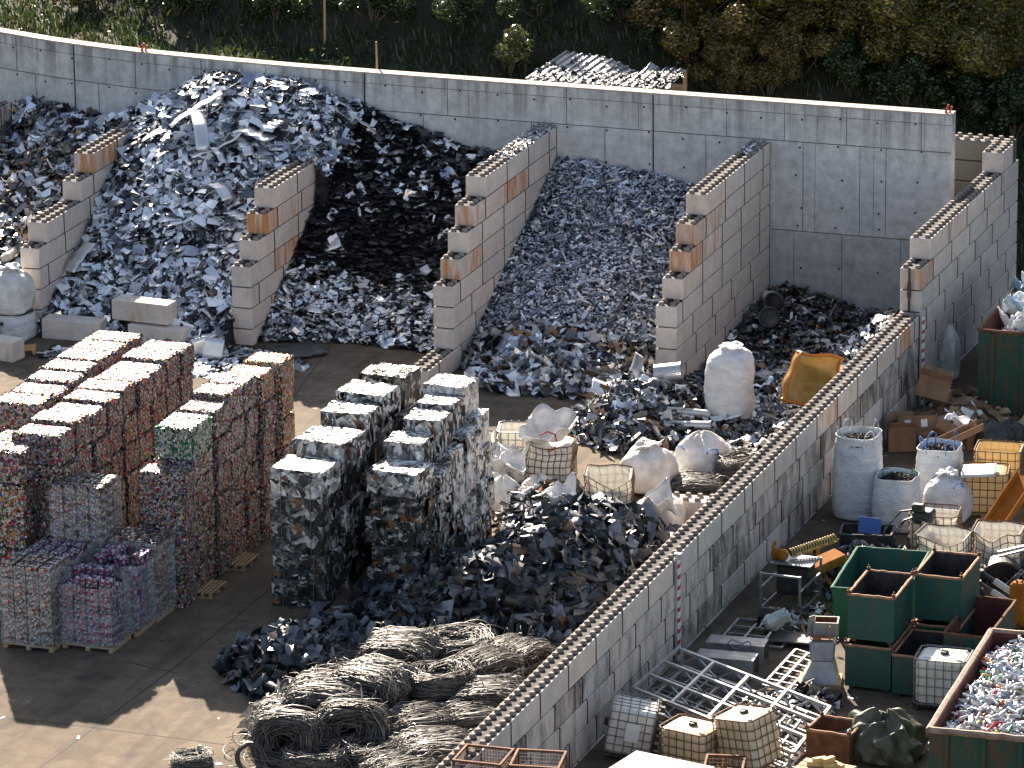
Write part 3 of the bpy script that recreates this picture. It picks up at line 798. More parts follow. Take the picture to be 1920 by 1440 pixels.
# mixed scrap in the empty bay and against the long wall
def h_bay4(x, y):
    h = .30+.25*np.sin(x*.9+1)*np.cos(y*.5)
    h = h*np.clip((y+12.6+.45*x)/1.6, 0, 1)*np.clip((7.0-0)/1, 0, 1)
    h = h+1.75*np.exp(-((x-5.75)/1.25)**2-((y+6.9)/2.4)**2)+.95*np.exp(-((x-5.6)/1.5)**2-((y+12.4)/2.4)**2)
    h = h+.45*np.exp(-((x-3.6)/1.4)**2-((y+14.2)/1.1)**2)+nz(x, y, 1.7, .06, .2)-.04
    xr = np.where(y < -7.8, 5.78, 5.8)
    return np.where((x > .03) & (x < xr) & (y < -.03) & (y > -16.2), h, -1)
B4 = (.03, 5.8, -16.2, 0)
_d4 = lambda x, y: np.clip((-4.5-y)/3, 0, 1)
heap('mixed_scrap_heap', 'dark mixed steel scrap on the floor of the bay under the bare cast wall', h_bay4, B4, [
    dict(n=1900, l=(.12, .45), w=(.06, .25), kind='crumple', mat=M['mixed'], tilt=.5, lift=.14),
    dict(n=1500, l=(.12, .4), w=(.05, .16), kind='box', mat=M['steel'], tilt=.5, lift=.12),
    dict(n=1100, l=(.15, .5), w=(.05, .2), mat=M['mixed'], tilt=.45, bend=.2, lift=.16),
    dict(n=900, l=(.15, .5), w=(.08, .3), kind='crumple', mat=M['silver'], tilt=.45, lift=.2, wf=lambda x, y: np.exp(-((x-4.8)/1.6)**2-((y+9)/3.0)**2)),
    dict(n=420, l=(.3, .8), w=(.03, .08), kind='angle', mat=M['mixed'], tilt=.4, lift=.16)], M['gap'])
def h_front(x, y):
    h = 1.15*np.exp(-((x+.35)/1.0)**2-((y+11.9)/1.25)**2)+.75*np.exp(-((x-1.2)/1.0)**2-((y+11.0)/1.3)**2)+.35*np.exp(-((x-.4)/.9)**2-((y+13.4)/.8)**2)+nz(x, y, 2.0, .05, .5)-.09
    return h
heap('bright_scrap_heap', 'sunlit heap of tangled bright sheet and pipe in front of the right divider', h_front, (-2.6, 3.3, -15.0, -8.9), [
    dict(n=620, l=(.2, .6), w=(.1, .35), kind='crumple', mat=M['mixed'], tilt=.5, bend=.1, lift=.2),
    dict(n=330, l=(.2, .6), w=(.15, .4), kind='crumple', mat=M['silver'], tilt=.5, bend=.1, lift=.2, wf=lambda x, y: np.exp(-((x+.4)/.9)**2-((y+12)/1.2)**2)),
    dict(n=300, l=(.3, .8), w=(.04, .1), kind='angle', mat=M['mixed'], tilt=.4, lift=.2),
    dict(n=160, l=(.3, .8), w=(.05, .12), kind='box', mat=M['steel'], tilt=.4, lift=.2)], M['gap'])
# dark steel pile against the long wall
def h_dark(x, y):
    h = 1.95*np.exp(-np.abs((x-2.6)/2.0)**2.2-np.abs((y+24.6)/3.0)**2.2)+.9*np.exp(-((x-.2)/1.7)**2-((y+28.2)/1.9)**2)+.55*np.exp(-((x-1.6)/2.0)**2-((y+27.6)/1.6)**2)
    h = h+.85*np.exp(-((x+2.0)/.95)**2-((y+31.6)/1.5)**2)+nz(x, y, 1.6, .08, .4)-.13
    xr = 6.405+(y+10.15)*.0098-.62
    return np.where((x < xr) & (y > -34.2), h, -1)
BD = (-4.0, 5.7, -34.2, -20.3)
heap('dark_steel_heap', 'blue grey heap of crushed steel pieces leaning on the long low wall', h_dark, BD, [
    dict(n=1000, l=(.24, .62), w=(.15, .36), kind='crumple', mat=M['steel'], tilt=.6, lift=.15),
    dict(n=1100, l=(.26, .66), w=(.15, .32), kind='box', mat=M['steel'], tilt=.7, lift=.16),
    dict(n=700, l=(.2, .55), w=(.10, .26), mat=M['steel'], tilt=.7, bend=.3, lift=.22),
    dict(n=500, l=(.25, .6), w=(.10, .22), kind='angle', mat=M['steel'], tilt=.7, lift=.2),
    dict(n=800, l=(.34, .80), w=(.18, .42), kind='crumple', mat=M['steel'], tilt=.7, bend=.28, lift=.25)], M['gap'])
loose_pieces(46, h_dark, (-3.6, 5.5, -33.4, -21.2), (.4, .75), (.2, .38), 'crumple', M['steel'], 'steel_plate', 'bent dark steel plate lying on the blue grey heap', 'steel plate', 'bent plates on the dark steel heap', .4, .22, .2)
# clutter between the bales and the cut tanks
def h_mid(x, y):
    h = .62*np.exp(-((x+.2)/1.1)**2-((y+19.6)/1.4)**2)+.4*np.exp(-((x-1.2)/1.0)**2-((y+20.4)/.9)**2)+nz(x, y, 2.1, .05, .5)-.1
    return np.where(x > -.75, h, -1)
heap('mixed_scrap_heap', 'low clutter of small metal parts between white bags beside the pressed bales', h_mid, (-.75, 3.2, -22, -16.8), [
    dict(n=420, l=(.15, .45), w=(.08, .25), kind='crumple', mat=M['mixed'], tilt=.5, lift=.15),
    dict(n=420, l=(.12, .4), w=(.06, .2), kind='box', mat=M['mixed'], tilt=.5, lift=.15),
    dict(n=200, l=(.3, .6), w=(.04, .1), kind='angle', mat=M['steel'], tilt=.4, lift=.2)], M['gap'])
# offcuts strewn on the paving
def h_spill(x, y): return .16*np.exp(-((x+12.3)/1.5)**2-((y+9.9)/1.1)**2)+.05*np.exp(-((x+17)/1.3)**2-((y+10.4)/.7)**2)-.025
heap('strewn_offcuts', 'silver offcuts strewn on the paving at the foot of the divider behind the can bales', h_spill, (-19, -9.6, -12.2, -8.2), [
    dict(n=420, l=(.12, .5), w=(.07, .28), mat=M['silver'], tilt=.25, bend=.08, lift=.05, hmin=.004),
    dict(n=60, l=(.2, .5), w=(.15, .35), kind='crumple', mat=M['silver'], tilt=.3, lift=.08, hmin=.01)], M['gap'])
def h_lit(x, y): return np.where((rng.random(np.shape(x)) < .25) & (h_dark(x, y) < 0) & (y < -9.5) & (y > -38), .02, -1.0)
P = sample(lambda x, y: np.where((y < -9.3) & (y > -39) & (x < 5.4) & (x > -16), .012, -1.0), (-16, 5.4, -39, -9.3), 260, .004)[0]
v, f = pieces(P, np.tile([0, 0, 1.], (260, 1)), (.04, .22), (.02, .08), 'sheet', .12, .08)
v[:, 2] = np.maximum(v[:, 2], .006)
tag(obj('litter', mesh_np('litter', v, f, M['mixed'])), 'small bits of metal littering the paving between the heaps', 'litter', kind='stuff')
P = sample(lambda x, y: np.where(np.abs(x+6.64) < .27, 4.82, np.where(np.abs(x+.3) < .25, 4.81, -1.0))*1.0, (-6.95, -.02, -4.2, -.1), 420, .004, lambda x, y: np.where(x < -3, np.clip((y+4.4)/2, 0, 1), np.clip((y+1.9)/1.2, 0, 1)*.6))[0]
v, f = pieces(P, np.tile([0, 0, 1.], (420, 1)), (.06, .22), (.04, .12), 'crumple', .4, .1)
tag(obj('ledge_litter', mesh_np('ledge_litter', v, f, M['silver'])), 'shredded scrap lying on the flat tops of the two right dividers', 'litter', kind='stuff')

# longer recognisable pieces lying in the mixed heaps
def scatter_bars(n, hf, bounds, label, cat, group, name, mats_, kind, lr, rr):
    P, nn = sample(hf, bounds, n, .15)
    for i in range(n):
        L = random.uniform(*lr); r_ = random.uniform(*rr); mb = MB()
        if kind == 'pipe':
            mb.tube([(-L/2, 0, 0), (-L/2+.02, 0, 0), (0, 0, random.uniform(-.03, .03)), (L/2-.02, 0, 0), (L/2, 0, 0)], [r_*.8, r_, r_, r_, r_*.8], 10)
        elif kind == 'channel':
            mb.box((0, 0, 0), (L, r_*2, .006)).box((0, r_, r_*.5), (L, .006, r_)).box((0, -r_, r_*.5), (L, .006, r_))
        else:
            mb.box((0, 0, 0), (L, L*.7, r_), b=.012, taper=.96).box((L*.1, 0, r_*.55), (L*.5, L*.4, .02)).box((-L*.38, L*.2, r_*.55), (L*.1, L*.14, .04))
        o = mb.build(name, random.choice(mats_), None, (P[i, 0], P[i, 1], P[i, 2]+r_*.6+.04))
        q = Vector(nn[i]).to_track_quat('Z', 'Y').to_euler(); o.rotation_euler = (q.x+random.gauss(0, .25), q.y+random.gauss(0, .25), random.uniform(0, 6.28))
        tag(o, label, cat, group)
MS = [M['galv'], M['steel_g'], M['steel_d'], M['cage'], M['white_p']]
scatter_bars(16, h_bay0, B0, 'length of metal pipe lying in the leftmost mixed heap', 'pipe', 'pipes in the leftmost heap', 'metal_pipe', MS, 'pipe', (.5, 1.2), (.02, .05))
scatter_bars(14, h_bay0, B0, 'bent channel profile lying in the leftmost mixed heap', 'profile', 'channel profiles in the leftmost heap', 'metal_profile', MS, 'channel', (.4, .9), (.04, .08))
scatter_bars(14, h_bay0, B0, 'appliance casing lying in the leftmost mixed heap', 'casing', 'casings in the leftmost heap', 'appliance_casing', [M['white_p'], M['steel_g'], M['galv'], M['card_l']], 'case', (.28, .5), (.08, .2))
scatter_bars(18, h_bay4, B4, 'length of metal pipe lying in the mixed heap of the right bay', 'pipe', 'pipes in the right bay', 'metal_pipe', MS, 'pipe', (.5, 1.3), (.02, .06))
scatter_bars(16, h_bay4, B4, 'channel profile lying in the mixed heap of the right bay', 'profile', 'channel profiles in the right bay', 'metal_profile', MS, 'channel', (.4, 1.0), (.04, .08))
scatter_bars(16, h_bay4, B4, 'appliance casing lying in the mixed heap of the right bay', 'casing', 'casings in the right bay', 'appliance_casing', [M['white_p'], M['steel_g'], M['galv'], M['rust']], 'case', (.28, .55), (.08, .22))
scatter_bars(12, h_front, (-1.6, 2.4, -13.4, -9.9), 'length of metal pipe sticking out of the sunlit scrap heap', 'pipe', 'pipes in the sunlit heap', 'metal_pipe', MS, 'pipe', (.5, 1.1), (.02, .05))
scatter_bars(10, h_mid, (-.6, 2.2, -21.2, -18.0), 'channel profile in the low clutter beside the pressed bales', 'profile', 'channel profiles in the low clutter', 'metal_profile', MS, 'channel', (.3, .7), (.03, .06))
# ------------------------------------------------------------------ bales
def bale_mesh(name, dims, matr, core, nfl, lr, wr, kinds, seed, rough=.02, tilt=.3, er=.09, span=.475):
    global rng
    old = rng; rng = np.random.default_rng(seed)
    X, Y, Z = dims
    V, F, MI = [], [], []
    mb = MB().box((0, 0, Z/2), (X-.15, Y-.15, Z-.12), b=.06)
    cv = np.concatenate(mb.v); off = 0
    for (o, d, n, ar) in (((0, 0, Z), (X, Y, 0), (0, 0, 1), X*Y), ((0, -Y/2, Z/2), (X, 0, Z), (0, -1, 0), X*Z), ((0, Y/2, Z/2), (X, 0, Z), (0, 1, 0), X*Z), ((X/2, 0, Z/2), (0, Y, Z), (1, 0, 0), Y*Z), ((-X/2, 0, Z/2), (0, Y, Z), (-1, 0, 0), Y*Z)):
        for kind, share in kinds:
            k = int(nfl*ar*share)
            P = np.array(o)*.985+np.array(d)*rng.uniform(-span, span, (k, 3))
            nn = np.tile(np.array(n, float), (k, 1))
            # round off towards the edges and press in along the tie wires
            q = np.abs(np.stack([P[:, 0]/(X/2), P[:, 1]/(Y/2), (P[:, 2]-Z/2)/(Z/2)], 1))
            edge = np.sort(q, 1)[:, 1]
            P = P-nn*(er*(np.clip(edge-.74, 0, .26)/.26)**2)[:, None]-nn*rng.uniform(-rough, rough*1.5, (k, 1))
            T = None
            if abs(n[2]) > .5: v, f = pieces(P, nn, lr, wr, kind, tilt*(.5 if X*Y < 1.25 else 1.7), .09, .15)
            else:
                # pieces on a side: build flat then stand the batch up
                A = np.array([(1, 0, 0), (0, 1, 0), (0, 0, 1)], float)
                zax = np.array(n, float); xax = np.cross((0, 0, 1.), zax); yax = np.cross(zax, xax)
                Mx = np.stack([xax, yax, zax], 1)
                Pl = P @ Mx
                v, f = pieces(Pl, np.tile([0, 0, 1.], (k, 1)), lr, wr, kind, tilt, .14, .15)
                v = v @ Mx.T
            v = np.clip(v, (-X/2+.012, -Y/2+.012, .004), (X/2-.012, Y/2-.012, Z+.01))
            V.append(v); F.append(f+off); off += len(v)
    me = mesh_np(name, np.concatenate(V+[cv]), np.concatenate(F+[np.array([f for f in mb.f if len(f) == 4])+off]), [matr, core],
                 np.concatenate([np.zeros(sum(len(f) for f in F), int), np.ones(len([f for f in mb.f if len(f) == 4]), int)]))
    rng = old
    return me
canargs = dict(core=M['gap'], nfl=760, lr=(.05, .10), wr=(.03, .06), kinds=(('sheet', .75), ('crumple', .25)), rough=.012, tilt=.26)
CAN = [bale_mesh('can_bale', (1.3, .9, .7), M['cans'], seed=s, **canargs) for s in (1, 2, 3, 4)]
CANG = bale_mesh('can_bale', (1.3, .9, .7), M['cans_g'], seed=5, **canargs)
CANR = bale_mesh('can_bale', (1.3, .9, .7), M['cans_r'], seed=6, **canargs)
ORD = ['front', 'second', 'third', 'fourth', 'fifth', 'sixth', 'seventh', 'eighth', 'ninth', 'tenth']
LAY = ['bottom', 'second lowest', 'third lowest', 'fourth lowest', 'fifth lowest', 'sixth lowest']
def can_stack(x, y, z0, dx, dy, hs, label, group, meshes=None, jit=.045, z_scale=1.0):
    """one stack of bales; label is a format string taking the layer"""
    z = z0; ex = random.uniform(-.035, .035)
    hs = [q*(1+random.uniform(-.03, .045)) for q in hs]
    for i, h in enumerate(hs):
        me = (meshes or {}).get(i) or random.choice(CAN)
        o = obj('can_bale', me)
        o.location = (x+random.uniform(-jit, jit), y+random.uniform(-jit, jit)*.7, z)
        o.rotation_euler = (random.uniform(-.012, .012), random.uniform(-.012, .012), random.uniform(-.045, .045)+(math.pi if random.random() < .5 else 0))
        o.scale = (dx/1.3, dy/.9, h/.7)
        lay = 'topmost' if i == len(hs)-1 else LAY[i]
        tag(o, label.format(lay), 'can bale', group)
        z += h
    return z
G1 = 'bales of crushed drink cans'
# left row, from the camera side backwards
for i in range(7):
    can_stack(-10.65, -26.95+.905*i, 0, 1.3, .88, [.70]*6, '{} can bale in the %s stack of the leftmost long row' % ORD[i], G1)
for i in range(2):
    can_stack(-9.75, -29.88+.86*i, 0, 1.3, .85, [.78]*5, '{} can bale in the %s of two dim stacks before the leftmost row' % ('nearer', 'farther')[i], G1)
for i in range(9):
    can_stack(-9.12, -29.03+.885*i, 0, 1.28, .865, [.70]*6, '{} can bale in the %s stack of the middle long row' % ORD[i], G1)
rowC = [(-6.36, -22.3, 1.02, .92), (-6.33, -23.25, 1.02, .90), (-6.42, -24.16, 1.0, .86), (-6.40, -25.08, 1.0, .92), (-6.36, -26.02, 1.02, .90), (-6.34, -27.32, 1.02, 1.3)]
for i, (x, y, dx, dy) in enumerate(rowC[::-1]):
    hs = [.70]*6 if i else [.70, .70, .70, .70, .52, .80]
    ms = {5: CANG} if i == 0 else ({5: CANR, 4: CANR, 3: CANR} if i == 5 else ({5: CANR} if i == 4 else None))
    can_stack(x+(.14 if i == 5 else 0), y, 0, dx, dy, hs, '{} can bale in the %s stack of the right long row beside the passage' % ORD[i], G1, ms)
can_stack(-6.36, -28.42, 0, 1.22, .72, [.66]*5, '{} can bale in the low stack in front of the right long row', G1)
# pallets under the right row, their slats showing beside the passage
def make_pallet(matr=None, dx=1.2, dy=.8):
    t_ = thing('wooden_pallet', (0, 0, 0), '', 'pallet')
    matr = matr or M['wood']
    mb = MB()
    for i in range(5): mb.box((0, -dy/2+.06+i*(dy-.12)/4, .133), (dx, .1, .022))
    mb.build('deck', matr, t_)
    for x in (-dx/2+.05, 0, dx/2-.05):
        mb = MB()
        for y in (-dy/2+.06, 0, dy/2-.06): mb.box((x, y, .072), (.1, .12, .098))
        mb.box((x, 0, .011), (.1, dy, .022)); mb.build('runner', matr, t_)
    return t_
p0 = make_pallet()
pal = [p0]
def place_pallet(x, y, z, rz, label, sx=1.0, sy=1.0, first=[True], group=None, matr=None):
    p = p0 if first[0] else copy_tree(p0)
    first[0] = False
    p.location = (x, y, z); p.rotation_euler = (0, 0, rz); p.scale = (sx, sy, 1)
    if group: p['group'] = group
    p['label'] = label
    return p
place_pallet(-5.72, -25.4, 0, R(90), 'wooden pallet edge at the foot of the right can bale row, farther one', .8, .6, group='pallets at the foot of the can bales')
place_pallet(-5.70, -27.5, 0, R(90), 'wooden pallet edge at the foot of the right can bale row, near the wrapped pallets', .8, .6, group='pallets at the foot of the can bales')

# pallets of pressed can blocks wrapped in film
def wrapped(x, y, dx, dy, h, label, cmat, seed, loose_top=False, rz=0.0, z0=0.0):
    t_ = thing('wrapped_pallet', (x, y, z0), label, 'wrapped pallet', 'film wrapped pallets of pressed can blocks', rz)
    mb = MB()
    for i in range(5): mb.box((0, -dy/2+.06+i*(dy-.12)/4, .12), (dx, .1, .03))
    for xx in (-dx/2+.06, 0, dx/2-.06): mb.box((xx, 0, .055), (.1, dy, .09))
    mb.build('pallet', M['wood'], t_)
    rs = random.Random(seed)
    me = [bale_mesh('can_block', (.31, .33, .2), cmat, M['gap'], 500, (.05, .1), (.04, .07), (('sheet', .7), ('crumple', .3)), seed*10+k, .006, .18, .04, .47) for k in range(2)]
    nx, ny, nz_ = int(round(dx/.315)), int(round(dy/.34)), int(round((h-.14)/.21))
    for iz in range(nz_):
        for ix in range(nx):
            for iy in range(ny):
                if 0 < ix < nx-1 and 0 < iy < ny-1 and iz < nz_-1: continue
                if iy == ny-1 and iz < nz_-1: continue
                if iz == nz_-1 and loose_top and rs.random() < .35: continue
                o = obj('can_block', rs.choice(me), t_, (-dx/2+(ix+.5)*dx/nx+rs.uniform(-.012, .012), -dy/2+(iy+.5)*dy/ny+rs.uniform(-.012, .012), .14+iz*(h-.14)/nz_+(rs.uniform(0, .03) if iz == nz_-1 else 0)))
                o.rotation_euler = (0, 0, rs.uniform(-.04, .04)); o.scale = (dx/nx/.325, dy/ny/.345, (h-.14)/nz_/.205)
    MB().box((0, 0, .1+(h-.3)/2), (dx-.22, dy-.22, h-.36)).build('core', M['gap'], t_)
    # film: a skin a little outside the blocks, puckered
    mb = MB(); n = 40; m_ = 16
    V = []
    zs = np.linspace(.10, h-(.16 if loose_top else .02), m_)
    for z in zs:
        for k in range(n):
            a = 2*math.pi*(k+.5)/n; c, s_ = math.cos(a), math.sin(a)
            q = 1/max(abs(c)/(dx/2+.03), abs(s_)/(dy/2+.03))
            g = 1+.006*math.sin(9*z+k*1.3)+rs.uniform(-.006, .006)
            V.append((q*c*g, q*s_*g, z+(.04*math.sin(k*.7+seed) if z == zs[-1] else 0)))
    F = [(i*n+k, i*n+(k+1) % n, (i+1)*n+(k+1) % n, (i+1)*n+k) for i in range(m_-1) for k in range(n)]
    mb.add(V, F); mb.build('film', M['film'], t_)
    return t_
wrapped(-8.12, -32.0, 1.26, 1.05, 2.02, 'wrapped pallet of grey can blocks at the left edge of the photo, nearest the camera', M['cans'], 1)
wrapped(-6.80, -31.62, 1.27, 1.06, 1.72, 'wrapped pallet of pinkish can blocks with sunlit loose blocks on top', M['cans_p'], 2, True)
wrapped(-6.62, -30.46, 1.12, 1.0, 1.86, 'wrapped can block pallet behind the one with sunlit loose blocks', M['cans_p'], 3, True)
wrapped(-6.58, -29.4, 1.16, .98, 1.94, 'wrapped can block pallet touching the front of the right bale row', M['cans'], 4)
wrapped(-8.10, -30.85, 1.24, 1.05, 1.94, 'wrapped can block pallet in shade behind the grey one at the left edge', M['cans_p'], 5)
wrapped(-7.97, -29.42, 1.28, 1.1, 3.16, 'tall film wrapped column of pressed cans between the middle and right bale rows', M['cans'], 6)

# pressed metal bales
MD = (1.3, 1.1, .7)
ma = dict(core=M['gap'], nfl=100, lr=(.16, .72), wr=(.08, .38), kinds=(('crumple', .35), ('sheet', .65)), rough=.018, tilt=.13, er=.075, span=.46)
MB_W = [bale_mesh('metal_bale', MD, M['alu'], seed=s, **ma) for s in (21, 22, 23)]
MB_B = [bale_mesh('metal_bale', MD, M['alu_b'], seed=s, **ma) for s in (24, 25)]
MB_F = [bale_mesh('metal_bale', MD, M['alu_w'], seed=s, **ma) for s in (26, 27)]
G2 = 'pressed bales of aluminium scrap'
TIE = [MB().tube([(x, -.57, .03), (x, -.57, .69), (x, -.54, .725), (x, .54, .725), (x, .57, .69), (x, .57, .03)], .009, 4).mesh('tie_wire', M['cage']) for x in (-.36, .36)]
def metal_stack(x, y, dx, dy, hs, meshes, label, rz=0.0, top=None):
    z = 0
    for i, h in enumerate(hs):
        t_ = obj('metal_bale', random.choice(meshes[min(i, len(meshes)-1)]))
        tx, tdx = (top if top and i == len(hs)-1 else (x, dx))
        t_.location = (tx+random.uniform(-.08, .08), y+random.uniform(-.06, .06), z)
        t_.rotation_euler = (0, 0, rz+random.uniform(-.09, .09)+random.choice((0, math.pi)))
        t_.scale = (tdx/1.3, dy/1.1, h/.7)
        lay = 'topmost' if i == len(hs)-1 else LAY[i]
        tag(t_, label.format(lay), 'metal bale', G2)
        for q_ in TIE: obj('tie_wire', q_, t_)
        z += h+.004
W_, B_b, F_ = MB_W, MB_B, MB_F
metal_stack(-3.28, -27.3, 1.36, 1.1, [.66, .66, .70, .66, .66], [B_b, B_b, B_b, B_b, W_], '{} metal bale in the front stack of the left metal row by the passage')
metal_stack(-3.30, -25.85, 1.34, 1.25, [.7, .7, .7, .75, .78], [B_b, B_b, W_, B_b, W_], '{} metal bale in the second stack of the left metal row')
metal_stack(-3.32, -24.3, 1.26, .95, [.75, .75, .75, .78, .8], [B_b, B_b, W_, B_b, W_], '{} metal bale in the third stack of the left metal row')
metal_stack(-3.30, -23.15, 1.30, 1.05, [.8, .8, .8, .8, .8], [B_b, B_b, W_, W_, W_], '{} metal bale in the fourth stack of the left metal row')
metal_stack(-3.20, -21.85, 1.22, 1.05, [.8, .8, .8, .82, .84], [B_b, B_b, W_, W_, B_b], '{} metal bale in the rear stack of the left metal row')
metal_stack(-2.28, -22.6, .62, 1.1, [.85, .85, .85, .82], [B_b, B_b, B_b, B_b], '{} dark metal bale in the slim stack between the two metal rows')
metal_stack(-1.38, -26.0, 1.30, 1.05, [.64, .64, .62, .58, .58], [B_b, B_b, B_b, B_b, W_], '{} metal bale in the front stack of the right metal row')
metal_stack(-1.36, -24.95, 1.28, .98, [.68, .68, .68, .68, .72], [B_b, W_, W_, W_, W_], '{} metal bale in the second stack of the right metal row', top=(-1.52, 1.0))
metal_stack(-1.34, -23.95, 1.28, .95, [.72, .72, .75, .75, .78], [B_b, W_, F_, F_, W_], '{} metal bale in the third stack of the right metal row', top=(-1.52, .98))
metal_stack(-1.32, -22.95, 1.26, .95, [.8, .8, .8, .7, .72], [W_, F_, F_, F_, W_], '{} bright metal bale in the fourth stack of the right metal row', top=(-1.55, .95))
metal_stack(-1.34, -21.95, 1.26, .98, [.8, .8, .8, .8, .8], [W_, F_, F_, F_, F_], '{} bright metal bale in the rear stack of the right metal row', top=(-1.50, 1.05))
# rust coloured bin half hidden between the bale rows
t_ = thing('rusty_skip', (-4.55, -19.6, 0), 'rust red open skip half hidden between can bales and metal bales, white sheets on it', 'skip')
mb = MB()
for c, d in (((0, -.6, .55), (1.7, .05, 1.1)), ((0, .6, .55), (1.7, .05, 1.1)), ((-.85, 0, .55), (.05, 1.15, 1.1)), ((.85, 0, .55), (.05, 1.15, 1.1)), ((0, 0, .06), (1.64, 1.14, .06))): mb.box(c, d)
mb.build('body', M['rust'], t_)
mb = MB()
for y in (-.6, .6): mb.box((0, y, 1.13), (1.82, .1, .06))
for x in (-.86, .86): mb.box((x, 0, 1.13), (.1, 1.1, .058))
mb.build('rim', M['rim'], t_)
P = np.column_stack([rng.uniform(-5.3, -3.8, 40), rng.uniform(-20.1, -19.1, 40), rng.uniform(1.02, 1.3, 40)])
v, f = pieces(P, np.tile([0, 0, 1.], (40, 1)), (.3, .7), (.2, .4), 'crumple', .35, .15)
tag(obj('white_sheets', mesh_np('white_sheets', v, f, M['paper'])), 'crumpled white sheets piled in the rust red skip', 'sheets', kind='stuff')

# ------------------------------------------------------------------ bundles of stripped cable
def cable_mesh(seed, a, b_, h, n, turns=1, rad=.0082, form='coil', seg=26):
    r = np.random.default_rng(seed)
    V, F = [], []; off = 0
    for i in range(n):
        t_ = np.linspace(0, 2*np.pi*(1 if form == 'coil' else .94), seg, endpoint=False)
        ph = r.uniform(0, 2*np.pi)
        sa = (.34+.66*r.random()**.45) if form != 'ring' else (.72+.28*r.random())
        sb = sa if form == 'ring' else sa*r.uniform(.82, 1.08)
        if form == 'coil':
            e = .62
            x = a*sa*np.sign(np.cos(t_+ph))*np.abs(np.cos(t_+ph))**e; y = b_*sb*np.sign(np.sin(t_+ph))*np.abs(np.sin(t_+ph))**e
            z = h*(r.random()*.9+.05)+.04*np.sin(t_*2+r.uniform(0, 6))+.03*np.sin(t_*5+r.uniform(0, 6))
            z = z+x*r.normal(0, .13)+y*r.normal(0, .13)
            x = x+r.normal(0, .05)+.05*np.sin(t_*4+r.uniform(0, 6)); y = y+r.normal(0, .05)+.05*np.sin(t_*3+r.uniform(0, 6))
        elif form == 'ring':
            x = a*sa*np.cos(t_+ph); y = b_*sb*np.sin(t_+ph); z = h*r.random()+.03*np.sin(t_*3+r.uniform(0, 6)); z = np.broadcast_to(z, t_.shape)
        elif form == 'hank':   # long loops folded over at the ends
            e = .45; sc_ = r.uniform(.62, 1.02)
            X_ = a*sc_*np.sign(np.cos(t_+ph))*np.abs(np.cos(t_+ph))**e
            y = b_*r.uniform(-.92, .92)+b_*r.normal(0, .14)*np.sin(t_+ph)+.05*np.sin(t_*3+r.uniform(0, 6))+.03*np.sin(t_*6+r.uniform(0, 6))
            z = h*(.5+.5*np.sin(t_+ph)*r.uniform(.35, 1.08))+.04*np.sin(t_*2+r.uniform(0, 6))+.025*np.sin(t_*5+r.uniform(0, 6))
            q = r.normal(0, .12); x = X_*math.cos(q)-y*math.sin(q)*.5; y = y+X_*math.sin(q)*.6
        else:  # stray ends springing out
            s = np.linspace(0, 1, seg); an = r.uniform(0, 2*np.pi); L = r.uniform(.15, .5)
            x0, y0 = a*.7*np.cos(an), b_*.7*np.sin(an)
            x = x0+L*s*np.cos(an)+.12*np.sin(s*5+r.uniform(0, 6))*s; y = y0+L*s*np.sin(an)+.12*np.sin(s*4+r.uniform(0, 6))*s
            z = h*r.uniform(.2, .95)+.35*np.sin(s*np.pi*r.uniform(.6, 1.3))*r.uniform(-.3, 1)
        P = np.stack([x, y, np.maximum(z, .015)*np.ones_like(x)], 1)
        cl = form == 'coil' or form == 'ring'
        nx_ = np.roll(P, -1, 0)-np.roll(P, 1, 0)
        if not cl: nx_[0] = P[1]-P[0]; nx_[-1] = P[-1]-P[-2]
        nx_ /= np.linalg.norm(nx_, axis=1)[:, None]+1e-9
        up = np.array([.2, .13, .97]); u = np.cross(nx_, up); u /= np.linalg.norm(u, axis=1)[:, None]+1e-6; w_ = np.cross(u, nx_)
        rr = rad*r.uniform(.7, 1.5)
        k = 4; an = np.arange(k)*2*np.pi/k
        Q = P[:, None]+rr*(np.cos(an)[None, :, None]*u[:, None]+np.sin(an)[None, :, None]*w_[:, None])
        V.append(Q.reshape(-1, 3)); m_ = seg if cl else seg-1
        i0 = np.arange(m_)[:, None]; k0 = np.arange(k)[None]
        j0 = (i0+1) % seg; k1 = (k0+1) % k
        F.append(np.stack([i0*k+k0, i0*k+k1, j0*k+k1, j0*k+k0], -1).reshape(-1, 4)+off); off += seg*k
    return np.concatenate(V), np.concatenate(F)
def cable_obj(seed, a, b_, h, n, form, stray=10):
    v1, f1 = cable_mesh(seed, a, b_, h, n, form=form)
    parts = [(v1, f1)]
    if stray: parts.append(cable_mesh(seed+50, a, b_, h, stray, form='stray', rad=.006))
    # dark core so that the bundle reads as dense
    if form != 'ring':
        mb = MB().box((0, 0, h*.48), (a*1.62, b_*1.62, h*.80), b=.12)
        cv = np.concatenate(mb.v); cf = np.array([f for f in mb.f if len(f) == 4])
    V = [p[0] for p in parts]; F = []; off = 0
    for v, f in parts: F.append(f+off); off += len(v)
    mi = [np.zeros(len(f), int) for f in F]
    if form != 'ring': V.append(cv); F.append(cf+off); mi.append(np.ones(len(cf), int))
    return mesh_np('cable_bundle', np.concatenate(V), np.concatenate(F), [M['wire'], M['gap']], np.concatenate(mi))
CB = {'coil': [cable_obj(s, .66, .56, .66, 520, 'coil', 34) for s in (101, 102, 103)], 'hank': [cable_obj(s, .76, .52, .62, 640, 'hank', 44) for s in (104, 105, 106)],
      'ring': [cable_obj(107, .42, .42, .22, 70, 'ring', 14)]}
G3 = 'bundles of stripped cable'
